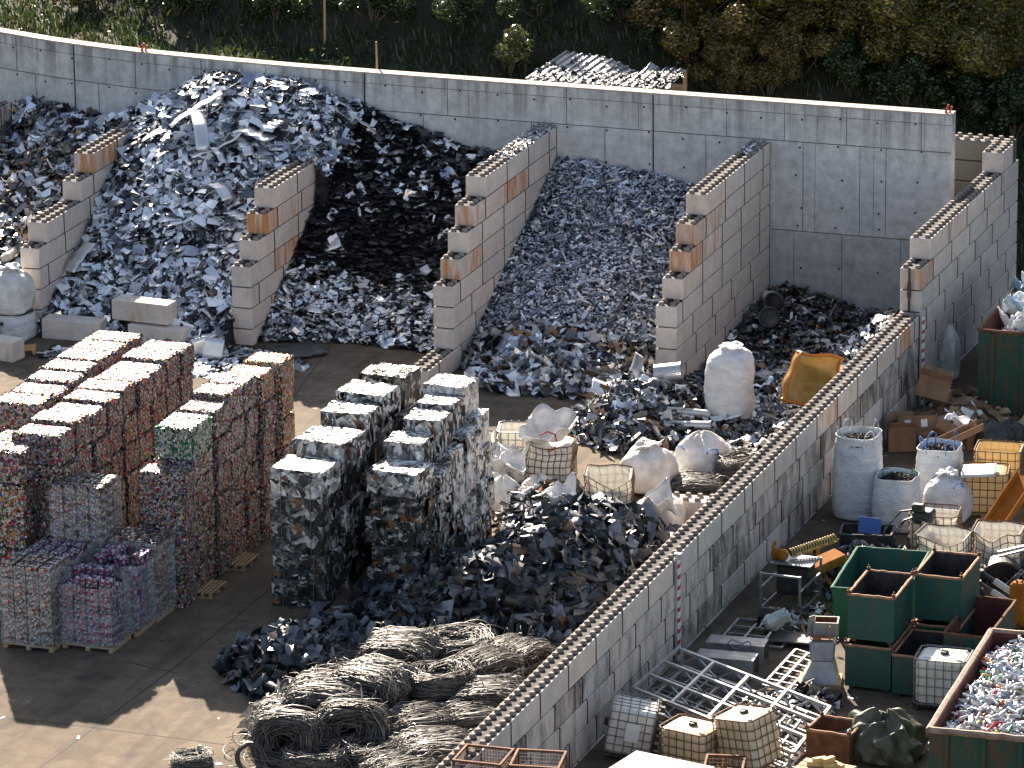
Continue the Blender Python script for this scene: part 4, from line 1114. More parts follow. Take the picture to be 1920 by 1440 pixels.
def bundle(form, x, y, z, rz, label, s=1.0, rx=0.0, ry=0.0, k=None):
    o = obj('cable_bundle', CB[form][k if k is not None else random.randrange(len(CB[form]))])
    o.location = (x, y, z); o.rotation_euler = (rx, ry, rz)
    o.scale = (s, s, s) if not isinstance(s, tuple) else s
    return tag(o, label, 'cable bundle', G3)
def B_at(u, v, h): 
    p = at(u, v, h); return p.x, p.y
# (form, pixel of the middle of its top, top height, heading, scale, label)
for fm, u, v, h, rz, s, rx, lab in (
    ('hank', 742, 1205, 1.30, 5, (1.05, 1.2, 1.0), 0, 'box shaped grey cable bundle at the top of the cable heap against the dark steel'),
    ('hank', 605, 1290, 1.30, 12, (1.15, 1.25, 1.1), 0, 'wide shaggy cable bundle overhanging the sunlit paving at the left of the cable heap'),
    ('coil', 815, 1268, 1.25, 35, 1.0, 0, 'coiled cable bundle with an open loop in the middle of the cable heap'),
    ('hank', 905, 1235, 1.35, 60, .9, 0, 'tangled cable bundle with pale loose loops close to the long wall'),
    ('hank', 910, 1290, 1.15, 20, (1.0, 1.1, .9), 0, 'flat strapped cable bundle lying beside the long wall'),
    ('hank', 540, 1335, .95, 20, (1.1, 1.2, 1.0), 0, 'hanging cable bundle under the wide shaggy one, by the sunlit paving'),
    ('hank', 690, 1262, 1.45, -10, (1.1, 1.2, 1.0), 0, 'high cable bundle between the box shaped and the wide shaggy ones'),
    ('coil', 850, 1205, 1.0, 30, (1.1, 1.1, .9), 0, 'cable bundle at the rear of the cable heap, next to the dark steel'),
    ('hank', 960, 1215, 1.05, 70, (.9, 1.0, .9), 0, 'cable bundle squeezed between dark steel and the long wall'),
    ('coil', 545, 1375, .75, 0, 1.05, 75, 'cable coil standing on edge below the shaggy left bundle'),
    ('coil', 655, 1360, .80, 15, 1.1, 70, 'cable coil seen end on below the wide shaggy bundle'),
    ('hank', 780, 1345, .95, 40, 1.0, 0, 'loose cable bundle sagging in the hollow of the cable heap'),
    ('coil', 690, 1405, .65, 70, 1.05, 0, 'rolled cable bundle near the bottom edge of the photo'),
    ('hank', 810, 1395, .95, 30, (1.1, 1.2, 1.0), 0, 'arched cable bundle at the bottom beside the long wall'),
    ('hank', 880, 1335, .95, 35, 1.0, 0, 'long cable bundle draped along the foot of the long wall'),
    ('coil', 590, 1425, .55, 10, 1.0, 0, 'dark cable coil cut by the bottom edge below the standing coils'),
    ('hank', 745, 1435, .85, 50, 1.0, 0, 'cable bundle cut by the bottom edge between rolled and arched bundles')):
    x, y = B_at(u, v, h)
    S = s if isinstance(s, tuple) else (s, s, s)
    S = tuple(q*1.04 for q in S[:2])+(S[2]*1.06,); s = S
    hh = (.6*S[2])
    o = bundle(fm, x, y+.25, max(h-hh, 0) if not rx else max(h-.75, .5), R(rz), lab, s, R(rx))
    if not rx and h-hh > .25:      # the bundle that carries it
        o2 = bundle('coil', x, y+.25, 0, R(rz+25), 'lower bundle buried in the cable heap below the visible ones', (1.15, 1.2, (h-hh)/.6), 0)
x, y = B_at(470, 1412, .4); bundle('ring', x, y, .32, R(20), 'ring coil of cable standing open on the sunlit paving', .8, R(78))
x, y = B_at(360, 1432, .2); bundle('coil', x, y, 0, R(40), 'small lone cable coil on the sunlit paving at the bottom', (.62, .62, .62), 0)
x, y = B_at(1305, 905, .35); bundle('hank', x, y, 0, R(15), 'flattened cable bundle in front of the tied bag with blue straps', (.85, .9, .75))
x, y = B_at(1385, 868, .55); bundle('coil', x, y, .1, R(60), 'tangled cable coil wedged against the long wall behind a white bag', (.85, .75, .9))

# loose cable filling the hollows of the heap
def h_cab(x, y):
    h = .70*np.exp(-np.abs((x-1.3)/2.9)**3-np.abs((y+33.7)/3.1)**3)+.25*np.exp(-((x-3.6)/1.6)**2-((y+31.6)/1.6)**2)-.06
    return np.where(x < 5.3, h, -1)
P, nn = sample(h_cab, (-1.2, 5.4, -38.5, -29.4), 1000, .04)
V, F, off = [], [], 0
r_ = np.random.default_rng(77)
for p in P:
    L = r_.uniform(.4, 1.3); an = r_.uniform(0, 6.28); s_ = np.linspace(-.5, .5, 9); cv_ = r_.normal(0, .9)
    a_ = an+cv_*s_*2
    x = p[0]+np.cumsum(np.cos(a_))*L/9-L*.5*math.cos(an); y = p[1]+np.cumsum(np.sin(a_))*L/9-L*.5*math.sin(an)
    x = np.minimum(x, 5.55)
    z = np.maximum(h_cab(x, y), .0)+r_.uniform(0, .12)+.10*np.cos(s_*math.pi)*r_.uniform(0, 1)+.02
    Pt = np.stack([x, y, z], 1); t_ = np.gradient(Pt, axis=0); t_ /= np.linalg.norm(t_, axis=1)[:, None]+1e-9
    u = np.cross(t_, (.1, .1, 1.)); u /= np.linalg.norm(u, axis=1)[:, None]+1e-9; w_ = np.cross(u, t_)
    rr = r_.uniform(.006, .012); an4 = np.arange(4)*math.pi/2
    Q = Pt[:, None]+rr*(np.cos(an4)[None, :, None]*u[:, None]+np.sin(an4)[None, :, None]*w_[:, None])
    V.append(Q.reshape(-1, 3)); i0 = np.arange(8)[:, None]; k0 = np.arange(4)[None]; k1 = (k0+1) % 4
    F.append(np.stack([i0*4+k0, i0*4+k1, i0*4+4+k1, i0*4+4+k0], -1).reshape(-1, 4)+off); off += 36
xs_, ys_ = np.linspace(-2.4, 5.4, 40), np.linspace(-38.5, -29.4, 46); GX, GY = np.meshgrid(xs_, ys_, indexing='ij')
V.append(np.stack([GX, GY, np.maximum(h_cab(GX, GY)-.05, -.03)], -1).reshape(-1, 3)); ids = np.arange(40*46).reshape(40, 46)
q = np.stack([ids[:-1, :-1], ids[1:, :-1], ids[1:, 1:], ids[:-1, 1:]], -1).reshape(-1, 4)
q = q[(h_cab(GX, GY).ravel()[q] > .12).all(1)]
mi = np.concatenate([np.zeros(sum(len(f) for f in F), int), np.ones(len(q), int)]); F.append(q+off)
tag(obj('cable_tangle', mesh_np('cable_tangle', np.concatenate(V), np.concatenate(F), [M['wire'], M['gap']], mi)), 'loose tangled cable filling the gaps between the cable bundles', 'cable', kind='stuff')
# ------------------------------------------------------------------ containers, tanks, bags
def sq_ring(dx, dy, n=32, p=9.0):
    out = []
    for k in range(n):
        a = 2*math.pi*(k+.5)/n; c, s = math.cos(a), math.sin(a)
        g = 1/((abs(c)**p+abs(s)**p)**(1/p))
        out.append((dx/2*g*c, dy/2*g*s))
    return np.array(out)
def ibc(x, y, z, rz, label, tank=None, cagem=None, open_top=0.0, warp=None, rot=(0, 0), h=1.0, group='cut and whole liquid tanks in cages', cap=True, pallet=True, tank_h=None, cage_v=5):
    """caged tank: pallet, tank (with cap) and cage; open_top>0 cuts the tank open; warp bends tank and cage"""
    tank, cagem = tank or M['hdpe'], cagem or M['cage']
    t_ = thing('caged_tank', (x, y, z), label, 'caged tank', group)
    t_.rotation_euler = (rot[0], rot[1], rz)
    dx, dy, z0 = 1.16, .98, .15
    if pallet:
        mb = MB()
        for i in range(5): mb.box((0, -.44+i*.22, .125), (1.18, .12, .03))
        for xx in (-.52, 0, .52):
            for yy in (-.42, 0, .42): mb.box((xx, yy, .058), (.11, .11, .10))
        mb.build('pallet', M['wood'] if tank is not M['hdpe'] else M['steel_d'], t_)
    th = tank_h or h
    A = sq_ring(dx-.06, dy-.06)
    if open_top:
        prof = [(.90, z0), (.985, z0+.06)]+[(1.0-.012*(i % 2), z0+.06+(th-.08)*i/8) for i in range(1, 9)]+[(.965, z0+th-.02)]+[(.955, z0+.06+(th-.08)*i/4) for i in (3, 2, 1)]+[(.94, z0+.05)]
    else:
        prof = [(.88, z0), (.985, z0+.05)]+[(1.0-.014*(i % 2), z0+.05+(th-.15)*i/8) for i in range(1, 9)]+[(.94, z0+th-.03), (.80, z0+th), (.3, z0+th+.012)]
    V = np.array([(px*r, py*r, zz) for r, zz in prof for px, py in A]); n = 32
    F = [(i*n+k, i*n+(k+1) % n, (i+1)*n+(k+1) % n, (i+1)*n+k) for i in range(len(prof)-1) for k in range(n)]
    F.append(tuple((len(prof)-1)*n+k for k in range(n)))
    mb = MB().add(V, F)
    if warp: mb.warp(warp)
    tk = mb.build('tank', tank, t_, smooth=False)
    if cap and not open_top:
        mb = MB().lathe([(.10, 0), (.10, .05), (.085, .065), (.02, .07)], 18, (.02, 0, z0+th+.012))
        mb.box((.02, 0, z0+th+.09), (.15, .03, .02)).build('cap', M['black'], tk)
        for ry_ in (-.3, .3): MB().box((.02, ry_, z0+th+.0), (.9, .05, .03)).build('top_rib', tank, tk)
    mb = MB(); rr = .0115
    G = sq_ring(dx, dy, 32, 12)
    for i in range(6):
        zz = z0+.02+(h-.02)*i/5
        mb.tube([(px, py, zz) for px, py in G], rr*(1.5 if i in (0, 5) else 1), 5, closed=True)
    for sx, m_ in ((1, cage_v+1), (0, cage_v)):
        for i in range(m_):
            f = -.5+(i+.5)/m_
            for sg in (-1, 1):
                px, py = (f*dx*.97, sg*(dy/2+.008)) if sx else (sg*(dx/2+.008), f*dy*.97)
                mb.tube([(px, py, z0-.02+(h+.04)*q) for q in (0, .25, .5, .75, 1)], rr, 5)
    if warp: mb.warp(warp)
    mb.build('cage', cagem, t_)
    return t_
def vdip(depth, w_=.5, sx=0.0, side=-1, lean=0.0):
    """crushes the upper edge of one side into a V"""
    def f(p):
        k = max(0, (p[2]-.25)/.9)**1.3; near = max(0, min(1, .5+side*p[1]*1.2))
        d = depth*max(0, 1-abs(p[0]-sx)/w_)*near*k
        wv = .03*math.sin(p[0]*9+p[2]*7)*k
        return (p[0]+lean*k+.02*math.sin(p[2]*9), p[1]-side*d*.55+wv, p[2]-d+.02*math.sin(p[0]*8)*k)
    return f

def bag_mesh(seed, w_, h, form='full', sq=.35):
    """woven bulk bag; form: full (open, filled), tied, slump"""
    r = np.random.default_rng(seed); n = 48
    if form == 'full': prof = [(.80, 0), (.97, .03), (1.03, .15), (1.05, .35), (1.03, .6), (.99, .82), (.95, .95), (.96, 1.0), (.93, 1.005), (.90, .93)]
    elif form == 'tied': prof = [(.78, 0), (.98, .04), (1.05, .2), (1.04, .42), (.98, .62), (.86, .76), (.66, .86), (.40, .92), (.26, .945), (.34, .97), (.48, 1.0), (.42, 1.03), (.2, 1.0)]
    elif form == 'tall': prof = [(.84, 0), (.97, .02), (1.0, .12), (1.03, .3), (1.0, .5), (1.02, .68), (.97, .80), (.86, .88), (.66, .93), (.42, .955), (.36, .965), (.46, .985), (.50, 1.0), (.3, .99)]
    else: prof = [(.85, 0), (1.05, .06), (1.12, .25), (1.08, .45), (.98, .62), (.80, .78), (.55, .9), (.3, .98), (.1, 1.0)]
    rs = np.interp(np.linspace(0, len(prof)-1, 40), range(len(prof)), [p[0] for p in prof])*w_/2
    zs = np.interp(np.linspace(0, len(prof)-1, 40), range(len(prof)), [p[1] for p in prof])*h
    ph = r.uniform(0, 6.28, 12); V = []
    am = {'full': .022, 'tied': .045, 'tall': .025, 'slump': .07}[form]
    neck = np.array([max(0, 1-rr/(w_*.36)) for rr in rs])
    for i in range(40):
        for k in range(n):
            a = 2*math.pi*k/n; c, s = math.cos(a), math.sin(a); p = 2+sq*6*(1-neck[i])
            g = 1/((abs(c)**p+abs(s)**p)**(1/p))
            q = 1+am*(math.sin(3*a+zs[i]*3+ph[0])+.7*math.sin(5*a-zs[i]*5+ph[1])+.5*math.sin(9*a+zs[i]*9+ph[2]))+.012*math.sin(zs[i]*26+2*math.sin(a*2+ph[3]))
            q += .16*neck[i]*math.sin(11*a+ph[4])+.10*neck[i]*math.sin(7*a+ph[5])
            zz = zs[i]+am*.8*math.sin(2*a+ph[6])*zs[i]/h*w_+.05*neck[i]*math.sin(6*a+ph[7])
            V.append((rs[i]*g*q*c+.05*zs[i]*math.sin(ph[8]), rs[i]*g*q*s+.05*zs[i]*math.cos(ph[8]), max(zz, 0)))
    F = [(i*n+k, i*n+(k+1) % n, (i+1)*n+(k+1) % n, (i+1)*n+k) for i in range(39) for k in range(n)]
    F.append(tuple(range(n))[::-1])
    if form != 'full': F.append(tuple(39*n+k for k in range(n)))
    return MB().add(V, F)
def bag(x, y, z, w_, h, label, form='full', seed=1, m_=None, strap=None, sq=.35, rz=0.0, fill=None, rot=(0, 0), loops=4, lh=.30):
    t_ = thing('bulk_bag', (x, y, z), label, 'bulk bag', 'white bulk bags', rz)
    t_.rotation_euler = (rot[0], rot[1], rz)
    bag_mesh(seed, w_, h, form, sq).build('bag_body', m_ or M['bag'], t_, smooth=True)
    if strap is not None and loops:
        rr = random.Random(seed)
        for q in range(loops):
            a = math.pi/4+q*math.pi/2; d = .43*w_
            cx, cy = d*1.05*math.cos(a), d*1.05*math.sin(a); tx, ty = -math.sin(a)*.12*w_, math.cos(a)*.12*w_
            ox, oy = rr.uniform(-.14, .14), rr.uniform(-.14, .06); hh = lh*rr.uniform(.7, 1.1)
            top_ = h if form == 'full' else h*.72
            pts = [(cx*1.03-tx, cy*1.03-ty, top_*.72), (cx-tx, cy-ty, top_*.98), (cx-tx*.9+ox*.5, cy-ty*.9+oy*.5, top_+hh*.7), (cx+ox, cy+oy, top_+hh), (cx+tx*.9+ox*.5, cy+ty*.9+oy*.5, top_+hh*.7), (cx+tx, cy+ty, top_*.98), (cx*1.03+tx, cy*1.03+ty, top_*.72)]
            mb = MB()
            P = np.array(pts)
            T = np.linspace(0, 6, 25)
            P = np.stack([np.interp(T, range(7), P[:, i]) for i in range(3)], 1)
            P[1:-1] = (P[:-2]+2*P[1:-1]+P[2:])/4; P[1:-1] = (P[:-2]+2*P[1:-1]+P[2:])/4
            o_ = np.array([math.cos(a), math.sin(a), 0])*.004
            wv = np.array([-math.sin(a)*.6, math.cos(a)*.6, .55])*.03
            V = np.concatenate([P+wv+o_, P-wv+o_, P-wv-o_, P+wv-o_]); m2 = len(P)
            F = []
            for i in range(m2-1):
                for u_, v_ in ((0, 1), (1, 2), (2, 3), (3, 0)):
                    F.append((u_*m2+i, v_*m2+i, v_*m2+i+1, u_*m2+i+1))
            mb.add(V, F); mb.build('lifting_loop', strap, t_)
    if fill:
        def hf(X, Y):
            c, s = math.cos(-rz), math.sin(-rz); q = np.hypot(X-x, Y-y)/(w_*.42)
            return np.where(q < 1, z+h*.90+.17*w_*(1-q**2), -1)
        P, nn = sample(hf, (x-w_/2, x+w_/2, y-w_/2, y+w_/2), 900, .03)
        v, f = pieces(P, nn, (.03, .07), (.025, .05), 'crumple', .6, .2)
        g = np.linspace(-.47, .47, 13)*w_; GX, GY = np.meshgrid(g+x, g+y, indexing='ij'); H = hf(GX, GY)
        ids = np.arange(169).reshape(13, 13); q = np.stack([ids[:-1, :-1], ids[1:, :-1], ids[1:, 1:], ids[:-1, 1:]], -1).reshape(-1, 4)
        q = q[(H.ravel()[q] > 0).all(1)]
        V2 = np.stack([GX, GY, np.maximum(H, z)-.015], -1).reshape(-1, 3)
        tag(obj('granules', mesh_np('granules', np.concatenate([v, V2]), np.concatenate([f, q+len(v)]), M['granule'])), fill, 'granules', kind='stuff')
    return t_
def skip(name, x, y, z, dx, dy, h, label, matr, inner=None, rim=None, rz=0.0, t=.035, ribs=0, lugs=True, flare=0.0, group=None, rim_r=.035, feet=.0, rust_floor=True):
    """open steel bin: body, liner, rim, ribs and corner lugs"""
    t_ = thing(name, (x, y, z), label, 'steel bin', group, rz)
    mb = MB()
    def wall(a, b_, hh0, hh1):
        pass
    x0, x1, y0, y1 = -dx/2, dx/2, -dy/2, dy/2; k = 1-flare
    def shell(o, zb, zt):
        return [(x0*k+o, y0*k+o, zb), (x1*k-o, y0*k+o, zb), (x1*k-o, y1*k-o, zb), (x0*k+o, y1*k-o, zb), (x0+o, y0+o, zt), (x1-o, y0+o, zt), (x1-o, y1-o, zt), (x0+o, y1-o, zt)]
    side = [(0, 1, 5, 4), (1, 2, 6, 5), (2, 3, 7, 6), (3, 0, 4, 7)]
    mb.add(shell(0, feet, h-.003), [(3, 2, 1, 0)]+side)
    V = shell(t, feet+.04, h-.003)
    mb2 = MB().add(V, [(0, 1, 2, 3)]+[f[::-1] for f in side])
    mb.build('body', matr, t_); mb2.build('liner', inner or matr, t_)
    mb = MB()
    P = [(x0, y0, h), (x1, y0, h), (x1, y1, h), (x0, y1, h)]
    for a, b_ in ((0, 1), (1, 2), (2, 3), (3, 0)):
        A, Bq = np.array(P[a]), np.array(P[b_]); n = 9
        q = [A+(Bq-A)*i/n+np.array([0, 0, random.uniform(-.012, .012)]) for i in range(n+1)]
        mb.tube(q, rim_r, 6)
    mb.build('rim', rim or M['rim'], t_)
    if ribs:
        for sx in (-1, 1):
            for i in range(ribs):
                MB().box((sx*(dx/2*(1-flare*.5)+.035), -dy/2+(i+.5)*dy/ribs, h/2), (.07, .09, h-.12)).build('rib', matr, t_)
        nr = max(2, ribs//2)
        for i in range(nr):
            f = -dx/2+(i+.5)*dx/nr
            MB().box((f, -dy/2-.035, h/2), (.09, .07, h-.12)).build('rib', matr, t_)
            MB().box((f, dy/2+.035, h/2), (.09, .07, h-.12)).build('rib', matr, t_)
    if lugs:
        for px, py, _ in P:
            mb = MB().box((px*.97, py*.97, h+.04), (.07, .07, .10)).tube([(px*.97, py*.97, h+.07), (px*.97, py*.97, h+.15)], .016, 6)
            mb.build('corner_lug', M['rust'], t_)
    if feet:
        mb = MB()
        for sx in (-.38, .38): mb.box((sx*dx, 0, feet/2), (.1, dy*.92, feet-.004))
        mb.build('foot', M['steel_d'], t_)
    return t_

# --- tanks and bags left of the long wall
ibc(-1.75, -16.4, 0, R(14), 'caged tank cut open at the top, standing behind the one topped by a white bag', M['hdpe_t'], M['cage'], 1.0, None, h=1.0)
ibc(-2.75, -17.35, 0, R(20), 'cut open caged tank half hidden by the right metal bales', M['hdpe_t'], M['cage'], 1.0, vdip(.15, .5, .2), h=.95)
ibc(-.72, -17.1, 0, R(8), 'slumped caged tank with wavy bars carrying a white bag with a dark red strap', M['hdpe'], M['cage_r'], .0, vdip(.16, .55, 0, -1, .05), h=.98, cap=False, cage_v=6)
ibc(1.55, -19.25, 0, R(14), 'crushed caged tank whose front edge sags in a V, full of scrap', M['hdpe_t'], M['cage_r'], 1.0, vdip(.42, .55, .12), h=1.02)
def cloth(name, x, y, z, w_, l_, seed, label, matr, amp=.12, corners=(.3, .1, .35, .05), rz=0.0, cat='plastic bag', group=None, sub=22, sol=.008):
    r = np.random.default_rng(seed); ph = r.uniform(0, 6.28, 8)
    u = np.linspace(-1, 1, sub); U, V = np.meshgrid(u, u, indexing='ij')
    c = corners
    Z = (c[0]*(1-U)*(1-V)+c[1]*(1+U)*(1-V)+c[2]*(1+U)*(1+V)+c[3]*(1-U)*(1+V))/4*1.6*(np.maximum(abs(U), abs(V))**2)
    Z = Z+amp*(np.sin(3*U+2*V+ph[0])*.5+.4*np.sin(5*U-3*V+ph[1])+.3*np.abs(np.sin(4*V+3*U+ph[2]))+.2*np.sin(9*U+ph[3])*np.cos(7*V+ph[4]))+amp*1.2*(1-(U**2+V**2)/2)
    X = U*w_/2*(1+.12*np.sin(3*V+ph[5])); Y = V*l_/2*(1+.12*np.sin(3*U+ph[6]))
    Z = Z-Z.min()
    o = MB().grid(X, Y, Z).build(name, matr, None, (x, y, z), smooth=True)
    o.rotation_euler = (0, 0, rz)
    md = o.modifiers.new('thickness', 'SOLIDIFY'); md.thickness = sol
    return tag(o, label, cat, group)
cloth('plastic_bag', -.72, -17.15, 1.0, 1.35, 1.1, 3, 'white bag with pointed corners and a dark red strap lying on the slumped tank', M['bag_d'], .20, (.2, .4, .6, .45), R(10))
mb = MB(); pts = [(-.1, -.45, .36), (.12, -.50, .50), (.30, -.46, .42), (.38, -.52, .22), (.30, -.58, .06), (.15, -.60, .0)]
mb.tube([(-.72+a, -17.15+b_, 1.02+c) for a, b_, c in pts], .022, 6)
tag(mb.build('strap', M['strap_red']), 'dark red strap hanging over the white bag on the slumped tank', 'strap')
bag(1.85, -17.1, .1, 1.28, 1.15, 'knotted white bulk bag on a wooden pallet beside the crushed tank', 'tied', 5, M['bag_d'], M['strap_blue'], loops=0)
place_pallet(1.85, -17.1, 0, R(15), 'wooden pallet under the knotted white bag beside the crushed tank', 1.0, 1.1)
bag(2.78, -15.45, 0, 1.25, 1.1, 'slumped white bulk bag with blue straps on top, behind tied cable', 'slump', 7, M['bag_d'], M['strap_blue'], lh=.14, sq=.3)
bag(2.22, -11.3, 0, 1.22, 2.2, 'tall full white bulk bag tied at the top, standing in the bay opening', 'tall', 9, M['bag'], None, sq=.12)
for i, (u, v, h, ww, hh, lab, fm) in enumerate((
    (930, 885, .3, .85, .62, 'crumpled white bag with blue print at the right metal bales, upper of two', 'slump'),
    (935, 960, .0, .75, .80, 'grey white sack leaning on the foot of the right metal bales', 'slump'),
    (1040, 975, .0, 1.05, .72, 'collapsed white bag with folds left of the crushed tank', 'slump'),
    (1225, 1005, .0, 1.25, .95, 'folded white bulk bag with dark seams squeezed against the long wall', 'tied'),
    (1005, 990, .0, .75, .45, 'flattened white bag at the top edge of the dark steel heap', 'slump'),
    (965, 905, .0, .85, .8, 'white bag with a twisted top in front of the cut tanks', 'tied'),
    (915, 920, .0, .7, .6, 'small creased white bag tight against the right metal bales', 'slump'),
    (1000, 935, .15, .7, .5, 'small white bag lying on the low scrap clutter', 'slump'),
    (985, 965, .0, .8, .6, 'white bag slumped between the grey sack and the collapsed bag', 'slump'))):
    p = at(u, v, h); bag(p.x, p.y+.3, h, ww, hh, lab, fm, 30+i, M['bag_d'] if i % 2 else M['bag'], None, sq=.25)
for i, (u, v, h, ww, ll, lab) in enumerate((
    (955, 880, .55, .9, .6, 'torn white plastic flaps over the scrap clutter beside the metal bales'),
    (1050, 945, .55, .8, .7, 'white plastic sheet raised to a point left of the crushed tank'),
    (1235, 965, .7, .9, .6, 'white cloth folded over the bulk bag against the long wall'))):
    p = at(u, v, h); cloth('plastic_sheet', p.x, p.y, h-.1, ww, ll, 60+i, lab, M['bag'], .16, (.4, .1, .5, .2), R(30*i))
p = at(1127, 883, 1.0)
# amber bag, dented and leaning on the wall
def amber():
    t_ = thing('amber_bag', (4.18, -11.2, .72), 'translucent amber liner bag with orange edges leaning on the long wall', 'plastic bag')
    t_.rotation_euler = (R(-14), R(16), R(24))
    W2, D2, H2 = .60, .26, 1.42
    def sag(p):
        x, y, z = p; k = z/H2
        dent = .24*math.exp(-((x-.05)/.35)**2-((z-.62)/.22)**2)+.12*math.exp(-((x+.2)/.2)**2-((z-.95)/.15)**2)
        y2 = y+(dent if y < 0 else -.02)+.05*math.sin(5*x+4*z)+.03*math.sin(11*z+3*x)
        x2 = x*(1+.10*math.sin(3.2*k+.4))+.10*k+.03*math.sin(9*z)
        return (x2, y2-.22*k*k, z+.10*x*k+.04*math.sin(6*x)*k)
    n, m_ = 40, 18
    A = sq_ring(W2*2, D2*2, n, 6); V = []
    for i in range(m_):
        for px, py in A: V.append((px, py, H2*i/(m_-1)))
    F = [(i*n+k, i*n+(k+1) % n, (i+1)*n+(k+1) % n, (i+1)*n+k) for i in range(m_-1) for k in range(n)]+[tuple(range(n))[::-1]]
    o = MB().add(V, F).warp(sag).build('bag_body', M['bag_y'], t_, smooth=True)
    md = o.modifiers.new('thickness', 'SOLIDIFY'); md.thickness = .01
    for sx in (-1, 1):
        for sy in (-1, 1):
            mb = MB().tube([(sx*W2*.93, sy*D2*.90, H2*q) for q in np.linspace(.02, 1, 14)], .042, 6).warp(sag); mb.build('edge_band', M['bag_o'], t_, smooth=True)
    MB().tube([(px*1.01, py*1.01, H2*.985) for px, py in A], .04, 6, closed=True).warp(sag).build('rim_band', M['bag_o'], t_, smooth=True)
    MB().tube([(px*1.01, py*1.01, .06) for px, py in A], .05, 6, closed=True).warp(sag).build('bottom_band', M['bag_o'], t_, smooth=True)
amber()
# steel drum, pipes and other large scrap in front of the right divider
def drum(x, y, z, rx, rz, r, l, label, matr, name='steel_drum', cat='drum'):
    o = MB().lathe([(r*.2, .02), (r*.93, .02), (r*.95, 0), (r, .0), (r, .05), (r*.985, .06), (r*.985, l*.33), (r*1.01, l*.34), (r*1.01, l*.36), (r*.985, l*.37), (r*.985, l*.66), (r*1.01, l*.67), (r*.985, l*.69), (r*.985, l-.06), (r, l-.05), (r, l), (r*.93, l), (r*.92, l-.03), (r*.2, l-.03)], 28).build(name, matr, None, (x, y, z), smooth=False)
    o.rotation_euler = (rx, 0, rz); return tag(o, label, cat)
drum(.05, -10.85, 1.10, R(82), R(102), .27, .72, 'shiny steel drum lying on the sunlit heap at the right divider', M['galv'])
for a, bq, r_, lab in (((1.95, -12.05, .55), (.20, -12.25, .62), .10, 'long pale pipe lying across the sunlit heap'), ((2.1, -12.5, .38), (.9, -12.7, .35), .12, 'dark short pipe under the long pale pipe'), ((-1.5, -12.3, .62), (-.75, -12.9, .16), .09, 'dark grille like duct leaning on the left of the sunlit heap')):
    A, Bq = np.array(a), np.array(bq); mb = MB(); d = (Bq-A)/np.linalg.norm(Bq-A)
    mb.tube([A, A+d*.04, A+d*.05, Bq-d*.05, Bq-d*.04, Bq], [r_*1.15, r_*1.15, r_, r_, r_*1.15, r_*1.15], 16)
    tag(mb.build('pipe', M['galv'] if 'pale' in lab else M['steel_d']), lab, 'pipe')
def bent_sheet(x, y, z, w_, l_, rot, label, matr, bend=.25, name='metal_sheet', cat='metal sheet', crease=0.0, th=.006, group=None, twist=0.0):
    u = np.linspace(-.5, .5, 14); v = np.linspace(-.5, .5, 5)
    U, V = np.meshgrid(u, v, indexing='ij')
    Z = bend*l_*(4*U**2)*.5+crease*np.maximum(0, U-.1)*l_+twist*U*V
    o = MB().grid(U*l_, V*w_, Z).build(name, matr, None, (x, y, z), smooth=True)
    md = o.modifiers.new('thickness', 'SOLIDIFY'); md.thickness = th
    o.rotation_euler = rot; return tag(o, label, cat, group)
bent_sheet(-.55, -10.6, 1.15, .55, .75, (R(10), R(-68), R(35)), 'upright dull sheet beside the steel drum', M['steel_g'], .1)
bent_sheet(-.85, -13.0, .55, .3, .75, (R(20), R(50), R(70)), 'pale sheet standing on edge at the front of the sunlit heap', M['coping'], .05)
bent_sheet(-.95, -12.2, 1.02, .55, .6, (R(25), R(20), R(20)), 'ribbed bright sheet on top of the sunlit heap', M['sheet'], .1)
# the long curled strips on the bright heap, each running between two places on its slope
def on_heap(u, v, hf, lift=.12):
    d = _fw + _R*(u-960)/CF - _U*(v-720)/CF
    for q in np.arange(95.0, 160.0, .05):
        p = CPOS+d*q
        if p[2] <= float(hf(np.array([p[0]]), np.array([p[1]]))[0])+lift: return p
    return CPOS+d*150
def ribbon_sheet(e0, e1, w_, label, matr, bow=.1, hf=None, roll=0.0, name='metal_sheet', cat='metal sheet', lift=.36):
    A, Bq = on_heap(*e0, hf, lift), on_heap(*e1, hf, lift)
    d = Bq-A; L = np.linalg.norm(d); d /= L; s_ = np.cross(d, (0, 0, 1.)); s_ /= np.linalg.norm(s_); n_ = np.cross(s_, d)
    s2 = s_*math.cos(roll)+n_*math.sin(roll); n2 = np.cross(s2, d)
    c = (A+Bq)/2; u = np.linspace(-.5, .5, 14); v = np.linspace(-.5, .5, 4); U_, V_ = np.meshgrid(u, v, indexing='ij')
    P = d*(U_*L)[..., None]+s2*(V_*w_)[..., None]+n2*(bow*L*(1-4*U_**2)+.02*np.sin(U_*17))[..., None]
    o = MB().grid(P[..., 0], P[..., 1], P[..., 2]).build(name, matr, None, tuple(c), smooth=True)
    md = o.modifiers.new('thickness', 'SOLIDIFY'); md.thickness = .006
    return tag(o, label, cat)
